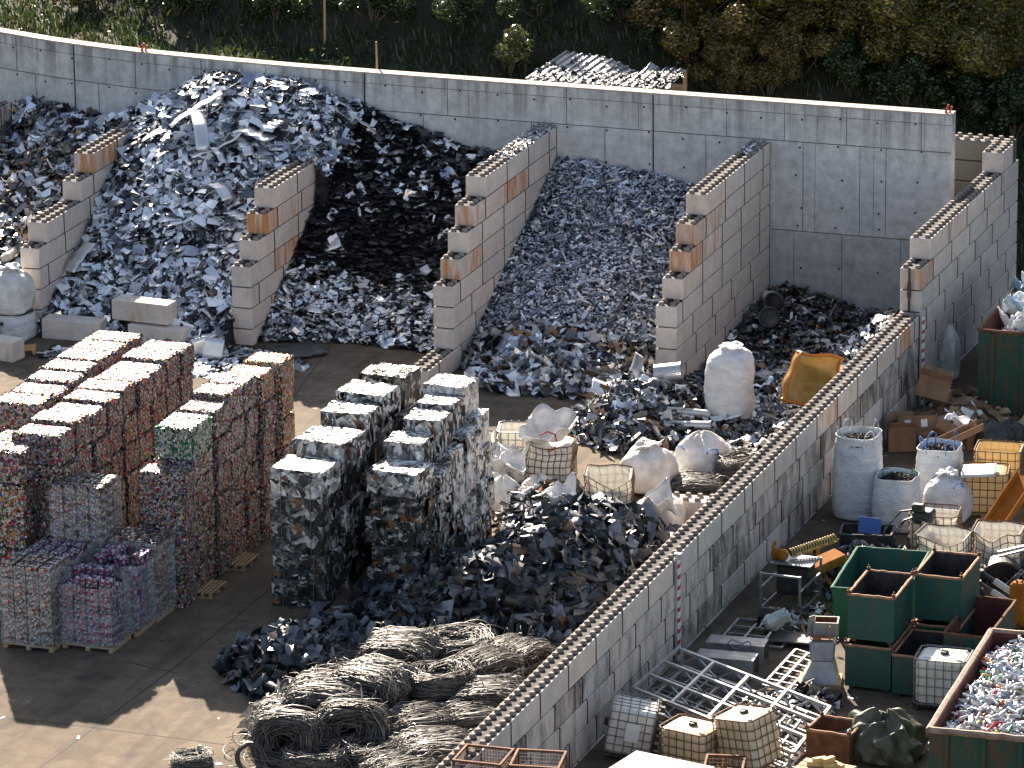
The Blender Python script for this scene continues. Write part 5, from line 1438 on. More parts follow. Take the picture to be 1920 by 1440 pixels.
for a in (((318, 236), (416, 174), .42, 'long flat silver strip near the crest of the bright heap', .02), ((366, 206), (381, 282), .40, 'curled silver strip hanging down from the crest of the bright heap', .16),
          ((358, 293), (456, 246), .34, 'long silver strip lying across the middle of the bright heap', -.06), ((452, 240), (508, 262), .66, 'large square silver sheet right of the long strips on the bright heap', .02),
          ((500, 245), (523, 226), .42, 'smaller square silver sheet beside the large one on the bright heap', .05), ((452, 268), (468, 292), .34, 'folded silver sheet below the large square one on the bright heap', .2),
          ((398, 275), (420, 306), .22, 'thin curled sheet under the long silver strip on the bright heap', .1), ((392, 345), (430, 375), .5, 'curved pale sheet in the middle slope of the bright heap', .2),
          ((128, 508), (170, 455), .44, 'long pale sheet sliding down beside the left divider', .03), ((428, 395), (462, 410), .5, 'square pale sheet beside the orange stained block of the middle divider', .02), ((412, 425), (442, 428), .5, 'square pale sheet just below its neighbour beside the middle divider', .02),
          ((660, 215), (705, 250), .36, 'pointed silver sheet at the wall end of the bright heap', .03)):
    ribbon_sheet(a[0], a[1], a[2], a[3], M['sheet'], a[4], lambda X, Y: np.maximum(h_bay1(X, Y), h_bay2(X, Y)))
for (u, v, h, ww, ll, rot, lab) in ((400, 655, .35, .62, .55, (R(78), R(8), R(10)), 'bright square sheet standing upright behind the can bales'), (382, 648, .35, .5, .6, (R(80), R(-10), R(40)), 'bright folded sheet leaning beside the upright square one'),
    (640, 485, 1.2, .38, .95, (R(10), R(72), R(80)), 'tall pale sheet leaning on the stained divider in the dark heap'), (620, 515, .9, .4, .6, (R(60), R(10), R(50)), 'triangular bright sheet at the left of the dark heap'), (665, 362, 3.0, .42, .5, (R(45), R(10), R(20)), 'pale square sheet at the upper left of the dark heap')):
    p = at(u, v, h); bent_sheet(p.x, p.y, p.z, ww, ll, rot, lab, M['sheet'], .03)
p = at(556, 658, .06); o = bent_sheet(p.x, p.y, .07, 1.35, 1.35, (0, R(2), R(48)), 'large black sheet with curled edges lying on the paving', M['sheet_d'], .09)
# discs and parts in the far left bay
for (u, v, h, r_, rot, lab, mt) in ((42, 247, 3.1, .55, (R(28), R(22), 0), 'large dull disc leaning at the far left in the mixed heap', M['steel_g']), (1443, 596, .75, .30, (R(62), 0, R(10)), 'wheel rim lying on scrap by the right divider, front one', M['steel_d']), (1452, 566, .95, .26, (R(75), 0, R(-15)), 'wheel rim upright against the cast wall', M['steel_d'])):
    p = at(u, v, h); mb = MB()
    if r_ > .4: mb.lathe([(.05, 0), (.06, .02), (r_*.9, .03), (r_, .02), (r_, 0), (r_*.9, -.01)], 32)
    else: mb.lathe([(r_*.25, .05), (r_*.8, .02), (r_*.85, .10), (r_, .12), (r_, -.12), (r_*.9, -.10), (r_*.8, -.02)], 28)
    o = mb.build('metal_disc' if r_ > .4 else 'scrap_wheel', mt, None, tuple(p), smooth=False); o.rotation_euler = rot; tag(o, lab, 'disc' if r_ > .4 else 'wheel rim')
p = at(75, 303, 2.75)
t_ = thing('panel_box', (p.x, p.y, p.z), 'small white square panel box lying in the leftmost mixed heap', 'box', rz=R(-5))
o = MB().box((0, 0, 0), (.4, .06, .36), b=.01).build('case', M['white_p'], t_); o.rotation_euler = (R(-18), 0, 0)
o = MB().box((0, -.034, .0), (.16, .012, .10)).box((0, -.034, -.09), (.30, .012, .012)).build('face_plate', M['galv'], t_); o.rotation_euler = (R(-18), 0, 0)
for (u, v, h, ww, ll, rot, lab) in ((112, 258, 3.2, .35, .5, (R(20), R(10), R(30)), 'rounded pale plate in the leftmost mixed heap'), (80, 212, 3.6, .3, .45, (R(20), R(20), R(0)), 'pale plate near the wall in the leftmost mixed heap'), (25, 450, .9, .45, .6, (R(30), R(15), R(30)), 'bright plate low at the left edge beside the left divider')):
    p = at(u, v, h); bent_sheet(p.x, p.y, p.z+.12, ww, ll, rot, lab, M['sheet'], .02)
# white bags and orange crate at the left edge
p = at(18, 640, 0); bag(p.x-.05, p.y+.35, 0, 1.15, .78, 'squat white bulk bag at the left edge, carrying a knotted one', 'full', 41, M['bag'], None, sq=.3)
bag(p.x-.1, p.y+.35, .78, 1.12, 1.25, 'knotted grey white bulk bag stacked on a squat one at the left edge', 'tied', 42, M['bag_d'], M['strap_blue'], loops=2, lh=.2)
p = at(42, 662, .0); t2 = copy_tree(p0); t2.location = (p.x, p.y, .0); t2.rotation_euler = (0, R(-6), R(20)); t2.scale = (.62, .7, 1); t2['label'] = 'small orange wooden pallet on the paving near the white bags'
for ch in t2.children:
    ch.data = ch.data.copy(); ch.data.materials[0] = M['wood_o']

# --- right yard: bags
bag(7.38, -17.35, 0, 1.12, 2.12, 'tall open white bulk bag with loops against the long wall', 'full', 11, M['bag'], M['bag'], sq=.2, fill='black rubber granules in the tall bag against the long wall', lh=.3)
bag(8.55, -17.95, 0, 1.06, 1.34, 'open white bulk bag with green edging beside the tall one', 'full', 12, M['bag'], M['strap_green'], sq=.3, fill='black granules heaped in the bag with green edging', loops=2, lh=.08)
p = at(1745, 965, 0); bag(p.x, p.y+.9, 0, 1.06, 1.5, 'open white bulk bag with bright blue loops, behind the others', 'full', 13, M['bag'], M['strap_blue'], sq=.45, fill='black granules in the bag with bright blue loops', lh=.38)
bag(p.x+.45, p.y-.15, 0, 1.12, 1.2, 'closed white bulk bag with blue straps in front of the blue looped one', 'tied', 14, M['bag'], M['strap_blue'], lh=.22, sq=.3)
# tanks
ibc(*(at(1752, 1042, 0)[:2]), 0, R(6), 'cut open caged tank with white lining in front of the bulk bags', M['hdpe_t'], M['cage_r'], 1.0, None, h=1.0, tank_h=.92)
ibc(*(at(1770, 1088, 0)[:2]), 0, R(-4), 'cut open caged tank with a wavy rim right behind the stacked green bins', M['hdpe_t'], M['cage_r'], 1.0, vdip(.26, .5, .15), h=1.05)
ibc(*(at(1872, 1075, 0)[:2]), 0, R(4), 'caged tank with bent net like bars and torn white lining at the right edge', M['hdpe_t'], M['cage_r'], 1.0, vdip(.3, .4, -.1), h=1.0)
ibc(*(at(1846, 962, 0)[:2]), 0, R(10), 'yellowed caged tank with a broken lid on top', M['hdpe_ty'], M['cage_r'], .0, None, h=1.0, cap=False)
ibc(*(at(1872, 925, 0)[:2]), 0, R(6), 'cut open yellowed caged tank behind the one with a broken lid', M['hdpe_ty'], M['cage_r'], 1.0, None, h=1.08)
p = at(1835, 884, 1.2); bent_sheet(p.x, p.y, 1.2, .75, .85, (R(6), R(-4), R(12)), 'broken white tank lid lying on the yellowed tank', M['white_p'], .03, name='tank_lid', cat='lid', th=.03)
ibc(*(at(1768, 1322, 0)[:2]), 0, R(3), 'whole white caged tank with a black cap beside the bin of spray cans', M['hdpe'], M['cage'], 0, None, h=1.05)
_p = at(1412, 1392, .85); ibc(_p.x, _p.y, .28, R(-24), 'tilted cream caged tank with rusty bars, foremost at the bottom', M['hdpe_y'], M['cage_r'], 0, None, (R(4), R(-9)), h=1.08, pallet=False)
_p = at(1298, 1368, 1.0); ibc(_p.x, _p.y, .0, R(-14), 'cream caged tank sunk behind the white board, left of the tilted one', M['hdpe_y'], M['cage_r'], 0, None, h=.95)
_p = at(1240, 1372, .55); t_ = ibc(_p.x, _p.y, .55, R(12), 'caged tank fallen on its side at the foot of the long wall', M['hdpe'], M['cage'], 0, None, (R(3), R(-80)), h=1.0)
MB().box((.05, -.512, .62), (.42, .008, .30)).build('info_plate', M['white'], t_)
# --- green bins in two layers
GB = 'green steel bins stacked in the right yard'
bx0, by0 = 10.9, -28.35
skip('steel_bin', bx0, by0, 0, 1.06, 1.75, 1.05, 'lower green steel bin carrying the open one with rusty rims', M['green'], group=GB, feet=.08)
skip('steel_bin', bx0+.03, by0+.05, 1.10, 1.06, 1.7, 1.12, 'upper open green steel bin nearest the hopper, rims rusted orange', M['green'], M['steel_d'], group=GB, feet=.08)  # orange of the rims comes from the rusted rim material
skip('steel_bin', bx0+1.12, by0-.15, 0, 1.04, 1.75, .98, 'lower right open green steel bin in deep shade under its neighbour', M['green'], M['steel_d'], group=GB, feet=.08)
skip('steel_bin', bx0+1.10, by0+1.75, 0, 1.06, 1.7, 1.05, 'hidden lower green steel bin under the rear upper one', M['green'], M['steel_d'], group=GB, feet=.08)
skip('steel_bin', bx0+1.12, by0+1.78, 1.10, 1.08, 1.7, 1.12, 'upper rear open green steel bin in front of the wavy rimmed tank', M['green'], M['steel_d'], group=GB, feet=.08)
# longer skip with sloping ends behind them
_p = at(1548, 1100, 1.25); skip('sloped_skip', _p.x+.9, _p.y+1.5, 0, 1.7, 3.0, 1.25, 'bright green open skip with sloping sides behind the stacked bins', M['green_n'], M['green'], M['green_n'], flare=.12, lugs=False, rz=R(4), t=.03)
# weathered container with bagged plastic, top right
skip('green_container', 9.35, -5.3, 0, 2.4, 6.2, 2.35, 'weathered green container full of plastic bags at the right edge', M['green_w'], M['maroon'], M['rust'], ribs=6, lugs=False, rim_r=.05, t=.06)
for i in range(46):
    xx, yy = random.uniform(8.45, 10.3), random.uniform(-8.0, -3.0)
    cloth('plastic_bag', xx, yy, 1.92+.30*random.random()+.04*(yy+8)*0, random.uniform(.5, .9), random.uniform(.5, .8), 200+i, 'crumpled white or pale blue plastic bag heaped in the weathered green container', (M['bag'], M['bag'], M['bag_d'])[i % 3] if i % 4 else M.setdefault('bag_b', noisy('pale_blue_plastic', (.25, .42, .58), (.50, .62, .72), 3, .5, bmp=.3)), .17, (.3, .2, .4, .3), random.uniform(0, 6), group='plastic bags in the green container', sub=12)
MB().box((9.35, -5.3, 1.2), (2.2, 6.0, 1.3))
o = MB().box((0, 0, 0), (2.24, 6.0, .9), b=.2).build('bag_fill', M['bag_d'], None, (9.35, -5.3, 1.52)); tag(o, 'packed plastic waste filling the weathered green container below the top bags', 'plastic waste', kind='stuff')
# container of spray cans, bottom right
SX0, SX1, SY0, SY1, SH = 13.86, 16.2, -35.65, -29.35, 1.8
skip('can_container', (SX0+SX1)/2, (SY0+SY1)/2, 0, SX1-SX0, SY1-SY0, SH, 'green container with a brown pipe rim full of spray cans, bottom right', M['green_w'], M['maroon'], noisy('worn_brown_rim', (.20, .12, .085), (.36, .25, .19), 7, .7, .2, bmp=.3), ribs=6, lugs=False, rim_r=.075, t=.07, rz=R(2.2))
CANM = [mat('can_white', (.50, .495, .50), .3, .4)[0], mat('can_silver', (.52, .53, .55), .28, .9)[0], mat('can_cream', (.50, .46, .40), .4)[0], mat('can_grey_blue', (.45, .50, .58), .35, .4)[0], mat('can_blue', (.05, .18, .42), .4)[0], mat('can_green', (.04, .24, .09), .4)[0], mat('can_red', (.45, .03, .06), .4)[0], mat('can_yellow', (.48, .42, .05), .4)[0], mat('can_orange', (.50, .15, .03), .4)[0]]
CAPM = mat('can_cap', (.74, .73, .70), .4)[0]
def spray_mesh(mt):
    mb = MB(); M_ = roty(R(90))
    mb.lathe([(.028, -.125), (.035, -.12), (.035, .075), (.030, .088)], 10, M=M_)
    mb.lathe([(.024, .086), (.022, .12), (.010, .126)], 8, M=M_, mat=1)
    return mb.mesh('spray_can', [mt, CAPM])
SC = [spray_mesh(m_) for m_ in CANM]
wts = [.26, .38, .10, .12, .04, .035, .02, .025, .02]
def h_cans(x, y): return 1.42+.16*np.sin((x-SX0)*1.6)*np.clip((y-SY0)/2, .2, 1)+.05*np.sin(x*4+y*3)+.04*np.clip(y-SY0-1, 0, 4)
Xc = rng.uniform(SX0+.2, SX1-.2, 300); Yc = np.concatenate([rng.uniform(SY0+.15, SY0+4.9, 300)])
for i in range(300):
    k = rng.choice(len(SC), p=wts)
    o = obj('spray_can', SC[k], None, (Xc[i], Yc[i], float(h_cans(Xc[i], Yc[i]))+rng.uniform(.02, .10)))
    o.rotation_euler = (0, rng.normal(0, .35), rng.uniform(0, 6.28))
    nm = ('white', 'silver', 'cream', 'grey blue', 'blue', 'green', 'red', 'yellow', 'orange')[k]
    tag(o, 'spent %s spray can lying in the green container at the bottom right' % nm, 'spray can', nm+' spray cans in the container')
V, F, MI, off = [], [], [], 0
base = [np.array([v.co[:] for v in me.vertices]) for me in SC]
fq = [[tuple(p.vertices) for p in me.polygons if len(p.vertices) == 4] for me in SC]
for i in range(1500):
    k = rng.choice(len(SC), p=wts); x, y = rng.uniform(SX0+.15, SX1-.15), rng.uniform(SY0+.12, SY1-.15)
    Mx = rotz(rng.uniform(0, 6.28)) @ roty(rng.normal(0, .3))
    v = base[k] @ Mx.T+np.array([x, y, float(h_cans(x, y))-rng.uniform(.0, .12)])
    V.append(v); f = np.array(fq[k]); F.append(f+off); MI.append(np.full(len(f), k)); off += len(v)
V.append(np.array([(SX0+.08, SY0+.08, 1.30), (SX1-.08, SY0+.08, 1.30), (SX1-.08, SY1-.08, 1.36), (SX0+.08, SY1-.08, 1.36)])); F.append(np.array([[off, off+1, off+2, off+3]])); MI.append(np.array([1]))
tag(obj('spray_can_mass', mesh_np('spray_can_mass', np.concatenate(V), np.concatenate(F), CANM, np.concatenate(MI))), 'mass of spent spray cans under the top layer in the bottom right container', 'spray cans', kind='stuff')
# dark red lined bin between the stack and the spray cans
skip('steel_bin', 12.98, -27.35, 0, 1.0, 2.6, 1.35, 'narrow steel bin with dark red lining behind the white caged tank', M['green_w'], M['maroon'], M['rust'], lugs=False, t=.03)
# ------------------------------------------------------------------ steel frames and machine parts in the right yard
def bar(mb, a, b_, w_=.045, h=None):
    a, b_ = np.array(a, float), np.array(b_, float); d = b_-a; L = np.linalg.norm(d); d /= L
    s = np.cross(d, (0, 0, 1.)); s = s/np.linalg.norm(s) if np.linalg.norm(s) > 1e-3 else np.array([1., 0, 0])
    q = np.cross(s, d)
    return mb.box((a+b_)/2, (L, w_, h or w_), np.stack([d, s, q], 1))
# raised lattice frame
c0, c1, c2, c3 = [np.array(at(u, v, h)) for u, v, h in ((1188, 1290, .75), (1272, 1216, .75), (1556, 1326, .42), (1488, 1412, .42))]
def P_(u, v, dz=0): return (1-u)*(1-v)*c0+(1-u)*v*c1+u*v*c2+u*(1-v)*c3+np.array([0, 0, dz])
t_ = thing('lattice_frame', tuple((c0+c2)/2*np.array([1, 1, 0])), 'large galvanised lattice frame leaning on others beside the long wall', 'steel frame')
org = np.array(t_.location)
def q_(u, v, dz=0): return P_(u, v, dz)-org
mb = MB()
for v in (0, .34, .67, 1): bar(mb, q_(0, v), q_(1, v), .065)
for u in (0, .24, .47, .72, 1): bar(mb, q_(u, 0), q_(u, 1), .065, .067)
mb.build('grid', M['galv'], t_)
mb = MB()
for v in (0, .34, .67, 1):
    bar(mb, q_(0, v, -.38), q_(1, v, -.34), .05)
    for i in range(8):
        bar(mb, q_(i/8, v, -.02 if i % 2 else -.37), q_((i+1)/8, v, -.36 if i % 2 else -.02), .04)
for u in (.05, .3, .55, .8, .98): bar(mb, q_(u, 0, -.37), q_(u, 1, -.37), .045)
mb.build('web', M['galv'], t_)
mb = MB()
for u in (.03, .97):
    for v in (.02, .98):
        p = q_(u, v); bar(mb, p, (p[0], p[1], 0.0), .05)
mb.build('foot', M['galv'], t_)
# a second, dull lattice lying flat under it
k0, k1, k2, k3 = [np.array(at(u, v, .14)) for u, v in ((1195, 1320), (1290, 1250), (1540, 1345), (1470, 1440))]
t_ = thing('lattice_frame', tuple((k0+k2)/2*np.array([1, 1, 0])), 'dull grey lattice frame lying flat under the large galvanised one', 'steel frame')
og = np.array(t_.location); f_ = lambda u, v: (1-u)*(1-v)*k0+(1-u)*v*k1+u*v*k2+u*(1-v)*k3-og
mb = MB()
for v in (0, .2, .4, .6, .8, 1): bar(mb, f_(0, v), f_(1, v), .05)
for i in range(11): bar(mb, f_(i/10, 0)+np.array([0, 0, .02]), f_(i/10, 1)+np.array([0, 0, .02]), .04)
for i in range(10): bar(mb, f_(i/10, .2 if i % 2 else .4)+np.array([0, 0, .03]), f_((i+1)/10, .4 if i % 2 else .2)+np.array([0, 0, .03]), .035)
mb.build('grid', M['steel_g'], t_)
# two flat frames on the ground
def flat_frame(pix, h, nu, nv, label, w_=.05):
    K = [np.array(at(u, v, h)) for u, v in pix]
    o_ = (K[0]+K[2])/2*np.array([1, 1, 0])
    f = lambda u, v: (1-u)*(1-v)*K[0]+(1-u)*v*K[1]+u*v*K[2]+u*(1-v)*K[3]-o_
    t_ = thing('flat_frame', tuple(o_), label, 'steel frame')
    mb = MB()
    for i in range(nu+1): bar(mb, f(i/nu, 0), f(i/nu, 1), w_)
    mb.build('rail', M['galv'], t_)
    mb = MB()
    for j in range(nv+1): bar(mb, f(0, j/nv)+np.array([0, 0, .006]), f(1, j/nv)+np.array([0, 0, .006]), w_*.8)
    mb.build('crossbar', M['steel_g'], t_)
    return t_
flat_frame(((1350, 1200), (1385, 1160), (1500, 1172), (1465, 1215)), .06, 3, 3, 'small flat galvanised frame on the ground under the twisted foil')
flat_frame(((1430, 1285), (1492, 1218), (1560, 1240), (1500, 1300)), .06, 3, 6, 'flat ladder like frame on the ground left of the hopper')
# table frame by the wall
x, y = at(1476, 1142, 0)[:2]
t_ = thing('steel_table', (x, y+.3, 0), 'grey steel frame table standing by the wall under orange machine parts', 'table', rz=R(-3))
mb = MB()
for sx in (-.48, .48):
    for sy in (-.75, .75): mb.box((sx, sy, .5), (.05, .05, 1.0))
for z_ in (.12, .62):
    for sx in (-.48, .48): mb.box((sx, 0, z_), (.045, 1.45, .045))
for z_ in (.12, .97):
    for sy in (-.75, .75): mb.box((0, sy, z_), (.91, .045, .045))
mb.build('frame', M['steel_g'], t_)
MB().box((0, .3, 1.01), (1.0, .75, .03)).build('top', M['steel_g'], t_)
mb = MB().box((0, .35, .55), (.8, .5, .7), b=.03); mb.build('drawer_case', M['steel_d'], t_)
tx, ty = x, y+.3
# orange coil machine on the table
t_ = thing('coil_machine', (tx-.2, ty+.25, 1.03), 'orange machine part with a yellow coil guard lying on the steel table', 'machine part', rz=R(-32))
mb = MB().lathe([(.03, -.26), (.11, -.24), (.14, -.1), (.13, .12), (.06, .2)], 14, (-.05, -.1, .13), roty(R(80))).tube([(-.3, -.1, .12), (-.42, -.02, .2), (-.48, .1, .3)], [.06, .05, .03], 8)
mb.build('housing', M['orange_d'], t_)
ax0, ax1 = np.array([.05, .1, .14]), np.array([.25, 1.35, .30])
mb = MB().tube([ax0, ax1], .055, 10); mb.build('shaft', M['steel_d'], t_)
mb = MB(); d = ax1-ax0; T = np.linspace(0, 1, 200); sx_ = np.array([d[1], -d[0], 0])/np.hypot(d[0], d[1]); sz_ = np.array([0, 0, 1.])
mb.tube([ax0+d*q+.10*(math.cos(q*2*math.pi*17)*sx_+math.sin(q*2*math.pi*17)*sz_) for q in T], .020, 5)
mb.build('coil_guard', M['yellow_sp'], t_)
t_ = thing('orange_cover', (tx+.42, ty+1.15, .66), 'orange sheet metal cover sloping behind the yellow coil', 'machine part', rz=R(-36))
o = MB().box((0, 0, .12), (.42, 1.15, .04), b=.012).build('plate', M['orange'], t_); o.rotation_euler = (R(10), R(6), 0)
o = MB().box((.23, 0, .03), (.03, 1.12, .18)).box((-.23, 0, .03), (.03, 1.12, .18)).build('flange', M['orange_d'], t_); o.rotation_euler = (R(10), R(6), 0)
for sy in (-.4, .4): MB().box((.1, sy, -.33), (.06, .06, .64)).build('leg', M['steel_d'], t_)
# curved orange rails
for i, (u0, u1, off_, lab) in enumerate((((1522, 1030), (1552, 1110), .0, 'worn orange curved rail arching beside the steel table, outer one'), ((1540, 1010), (1570, 1112), .1, 'worn orange curved rail beside the steel table, inner one'))):
    A, Bq = np.array(at(*u0, .95)), np.array(at(*u1, .05)); mb = MB()
    Pm = [A+(Bq-A)*q+np.array([-.18*math.sin(q*math.pi), -.25*math.sin(q*math.pi), .12*math.sin(q*math.pi)]) for q in np.linspace(0, 1, 9)]
    for a, b_ in zip(Pm[:-1], Pm[1:]): bar(mb, a, b_, .09, .03)
    tag(mb.build('curved_rail', M['orange_d']), lab, 'rail')
# grille crate
x, y = at(1600, 1062, 0)[:2]
t_ = thing('grille_crate', (x, y+.25, .25), 'grey slotted crate lying tilted among dark scrap', 'crate'); t_.rotation_euler = (R(38), R(-20), R(35))
mb = MB()
for i in range(11): mb.box((-.3+i*.06, 0, .0), (.022, .62, .02))
for sy in (-.31, 0, .31): mb.box((0, sy, .001), (.64, .04, .03))
mb.build('grille', M['galv'], t_)
MB().box((0, .3, -.13), (.62, .02, .24)).box((0, -.3, -.13), (.62, .02, .24)).box((.32, 0, -.13), (.02, .58, .24)).box((-.32, 0, -.13), (.02, .58, .24)).build('side', M['steel_g'], t_)
# dark bin with a blue board
skip('dark_bin', *(at(1625, 1040, 0)[:2]), 0, 1.25, .8, .62, 'black steel bin with a blue board on its edge, in front of the white bags', M['steel_d'], M['black'], M['steel_d'], lugs=False, t=.03, rz=R(10))
p = at(1625, 1003, .62); o = MB().box((0, 0, .16), (.55, .03, .42), b=.008).build('blue_board', M['blue'], None, (p.x, p.y+.25, .62)); o.rotation_euler = (R(-40), R(8), R(20)); tag(o, 'blue board leaning on the edge of the black bin', 'board')
mb = MB(); P = np.column_stack([rng.uniform(8.0, 9.5, 90), rng.uniform(-22.9, -20.6, 90), rng.uniform(.05, .45, 90)])
v, f = pieces(P, np.tile([0, 0, 1.], (90, 1)), (.15, .6), (.05, .25), 'crumple', .5, .2)
v[:, 2] = np.maximum(v[:, 2], .006)
tag(obj('dark_clutter', mesh_np('dark_clutter', v, f, M['steel'])), 'dark machine scrap around the grille crate and the black bin', 'scrap', kind='stuff')
for nm_, cxx, cyy, rxx, ryy, hh_, nn_, mm_, lab_ in (
    ('machine_scrap', 8.75, -21.6, .95, 1.3, .55, 260, M['steel'], 'dark heap of machine scrap between the steel table and the white bags'),
    ('machine_scrap', 14.3, -23.2, 1.0, 1.2, .6, 220, M['mixed'], 'dark machine scrap at the right edge around the curved guard'),
    ('machine_scrap', 12.9, -20.6, 1.0, .9, .35, 140, M['mixed'], 'low mixed scrap between the two rows of cut tanks'),
    ('machine_scrap', 8.6, -25.4, .9, .8, .22, 90, M['mixed'], 'low scatter of scrap between the table and the sloped green skip'),
    ('machine_scrap', 9.7, -30.3, .6, .5, .2, 70, M['mixed'], 'small scatter of scrap at the foot of the hopper')):
    hf_ = lambda X, Y: hh_*np.exp(-((X-cxx)/rxx)**2-((Y-cyy)/ryy)**2)-.04+.05*np.sin(X*5)*np.cos(Y*6)
    P, q_n = sample(hf_, (cxx-1.8*rxx, cxx+1.8*rxx, cyy-1.8*ryy, cyy+1.8*ryy), nn_, .02)
    v1, f1 = pieces(P+q_n*.05, q_n, (.18, .6), (.08, .28), 'crumple', .5, .2); v2, f2 = pieces(P+q_n*.05, q_n, (.25, .8), (.03, .08), 'angle', .4, .1)
    v = np.concatenate([v1, v2]); v[:, 2] = np.maximum(v[:, 2], .006)
    tag(obj(nm_, mesh_np(nm_, v, np.concatenate([f1, f2+len(v1)]), mm_)), lab_, 'scrap heap', kind='stuff')
mb = MB()
for k_ in range(5): mb.tube([(13.9+.32*math.cos(a)+.05*math.sin(a*3+k_), -22.0+.30*math.sin(a), .62+.035*k_+.03*math.sin(a*2+k_)) for a in np.linspace(0, 2*math.pi, 22, endpoint=False)], .03, 6, closed=True)
tag(mb.build('hose_coil', M['black']), 'coil of thick black hose on the scrap at the right edge', 'hose')
# two long steel boxes
for u, v, lab in ((1395, 1270, 'long dull steel box with an open end, front one of two by the long wall'), (1415, 1243, 'long dull steel box with an open end, behind its twin')):
    x, y = at(u, v, 0)[:2]
    t_ = thing('steel_box', (x-.45, y+.12, 0), lab, 'steel box', rz=R(4))
    mb = MB().box((0, 0, .44), (1.35, .5, .02)).box((0, -.26, .225), (1.35, .02, .45)).box((0, .26, .225), (1.35, .02, .45)).box((0, 0, .011), (1.35, .5, .02)).box((-.66, 0, .225), (.02, .496, .41))
    mb.build('shell', M['steel_g'], t_)
    mb = MB().box((.60, 0, .225), (.012, .49, .40)); mb.build('inner_end', M['rust'], t_)
    mb = MB().box((.668, -.24, .225), (.02, .045, .42)).box((.668, .24, .225), (.02, .045, .42)).box((.668, 0, .43), (.02, .44, .03)); mb.build('end_frame', M['steel_d'], t_)
mb = MB(); x, y = at(1385, 1212, .46)[:2]; mb.tube([(x+.28*math.cos(a), y+.2*math.sin(a), .47+.08*math.sin(a*2)**2) for a in np.linspace(.2, 6.0, 30)], .014, 6)
tag(mb.build('hose', mat('violet_hose', (.20, .12, .22), .5)[0]), 'loop of violet hose lying on the rear steel box', 'hose')
# hopper machine
x, y = at(1530, 1290, 0)[:2]
t_ = thing('hopper', (x, y+.35, 0), 'grey steel hopper machine with rusty open chutes in front of the green bins', 'hopper', rz=R(12))
mb = MB().box((0, 0, .05), (.95, .8, .1)); mb.build('base', M['wood'], t_)
mb = MB().add([(-.42, -.36, .1), (.40, -.36, .1), (.40, .36, .1), (-.42, .36, .1), (-.16, -.2, .62), (.28, -.2, .62), (.28, .3, .62), (-.16, .3, .62)], [(0, 1, 5, 4), (1, 2, 6, 5), (2, 3, 7, 6), (3, 0, 4, 7), (4, 5, 6, 7)]); mb.build('plinth', M['steel_g'], t_)
mb = MB().box((.05, -.05, .85), (.52, .5, .5), taper=1.12, b=.03); mb.build('case', noisy('blue_grey_steel', (.20, .24, .30), (.32, .36, .42), 3, .45, .4, bmp=.1), t_)
mb = MB()
for c, d in (((.1, .12, 1.22), (.55, .02, .34)), ((.1, .55, 1.22), (.55, .02, .34)), ((-.17, .335, 1.22), (.02, .41, .34)), ((.37, .335, 1.22), (.02, .41, .34)), ((.1, .335, 1.07), (.52, .40, .02))): mb.box(c, d)
mb.build('upper_chute', M['steel_g'], t_)
mb = MB().box((.1, .335, 1.38), (.50, .38, .01)); mb = MB()
for c, d in (((.1, .143, 1.25), (.5, .012, .28)), ((.1, .527, 1.25), (.5, .012, .28)), ((-.148, .335, 1.25), (.012, .37, .28)), ((.348, .335, 1.25), (.012, .37, .28))): mb.box(c, d)
mb.build('chute_lining', M['rust'], t_)
mb = MB().box((.05, -.22, 1.15), (.5, .3, .03)); mb.build('lower_tray', M['rust'], t_)
mb = MB(); bar(mb, (-.25, .15, 1.05), (-.20, .1, 1.55), .18, .015); mb.build('side_plate', M['galv'], t_)
mb = MB(); bar(mb, (.2, -.3, 1.0), (.22, -.28, 1.45), .025); bar(mb, (-.3, -.1, 1.1), (-.42, .0, 1.35), .03); mb.build('lever', M['rim'], t_)
# dark mat and foil on the flat frames
bent_sheet(*(at(1490, 1198, .1)[:2]), .13, .8, 1.1, (0, R(2), R(8)), 'dark ribbed sheet lying behind the hopper', M['steel_d'], .02)
cloth('plastic_sheet', *(at(1508, 1170, .12)[:2]), .10, 1.1, .5, 301, 'pale plastic sheet lying behind the hopper', M['bag'], .05, (.1, .1, .1, .1), R(8))
cloth('foil', *(at(1455, 1185, .1)[:2]), .08, .35, .85, 302, 'twisted pale foil strip on the small flat frame', M['bag'], .12, (.1, .3, .1, .3), R(-25))
# excavator grab and hoses behind the sloped skip
x, y = at(1722, 1060, 0)[:2]
t_ = thing('hydraulic_grab', (x, y+.5, 0), 'black hydraulic grab with looping hoses in front of the cut tanks', 'machine part')
mb = MB().box((0, 0, .55), (.42, .4, .9), b=.05, taper=.8).box((0, -.05, 1.12), (.5, .46, .3), b=.05).box((-.1, -.2, 1.35), (.3, .2, .2), b=.03); mb.build('body', M['steel_d'], t_)
mb = MB().tube([(-.12, -.2, 1.3), (-.5, -.3, 1.25), (-.85, -.4, .8), (-1.0, -.5, .3)], .028, 7).tube([(-.1, -.22, 1.15), (-.4, -.35, 1.05), (-.6, -.45, .6), (-.65, -.5, .25)], .028, 7).tube([(-.1, -.22, 1.2), (-.45, -.3, 1.0), (-.8, -.45, .5), (-.85, -.5, .25)], .024, 7); mb.build('hose', M['black'], t_)
mb = MB()
for z_ in (.4, .75, 1.0): mb.lathe([(.05, 0), (.05, .05), (.03, .06)], 10, (.05, -.24, z_), rotx(R(90)))
mb.build('coupling', M['galv'], t_)
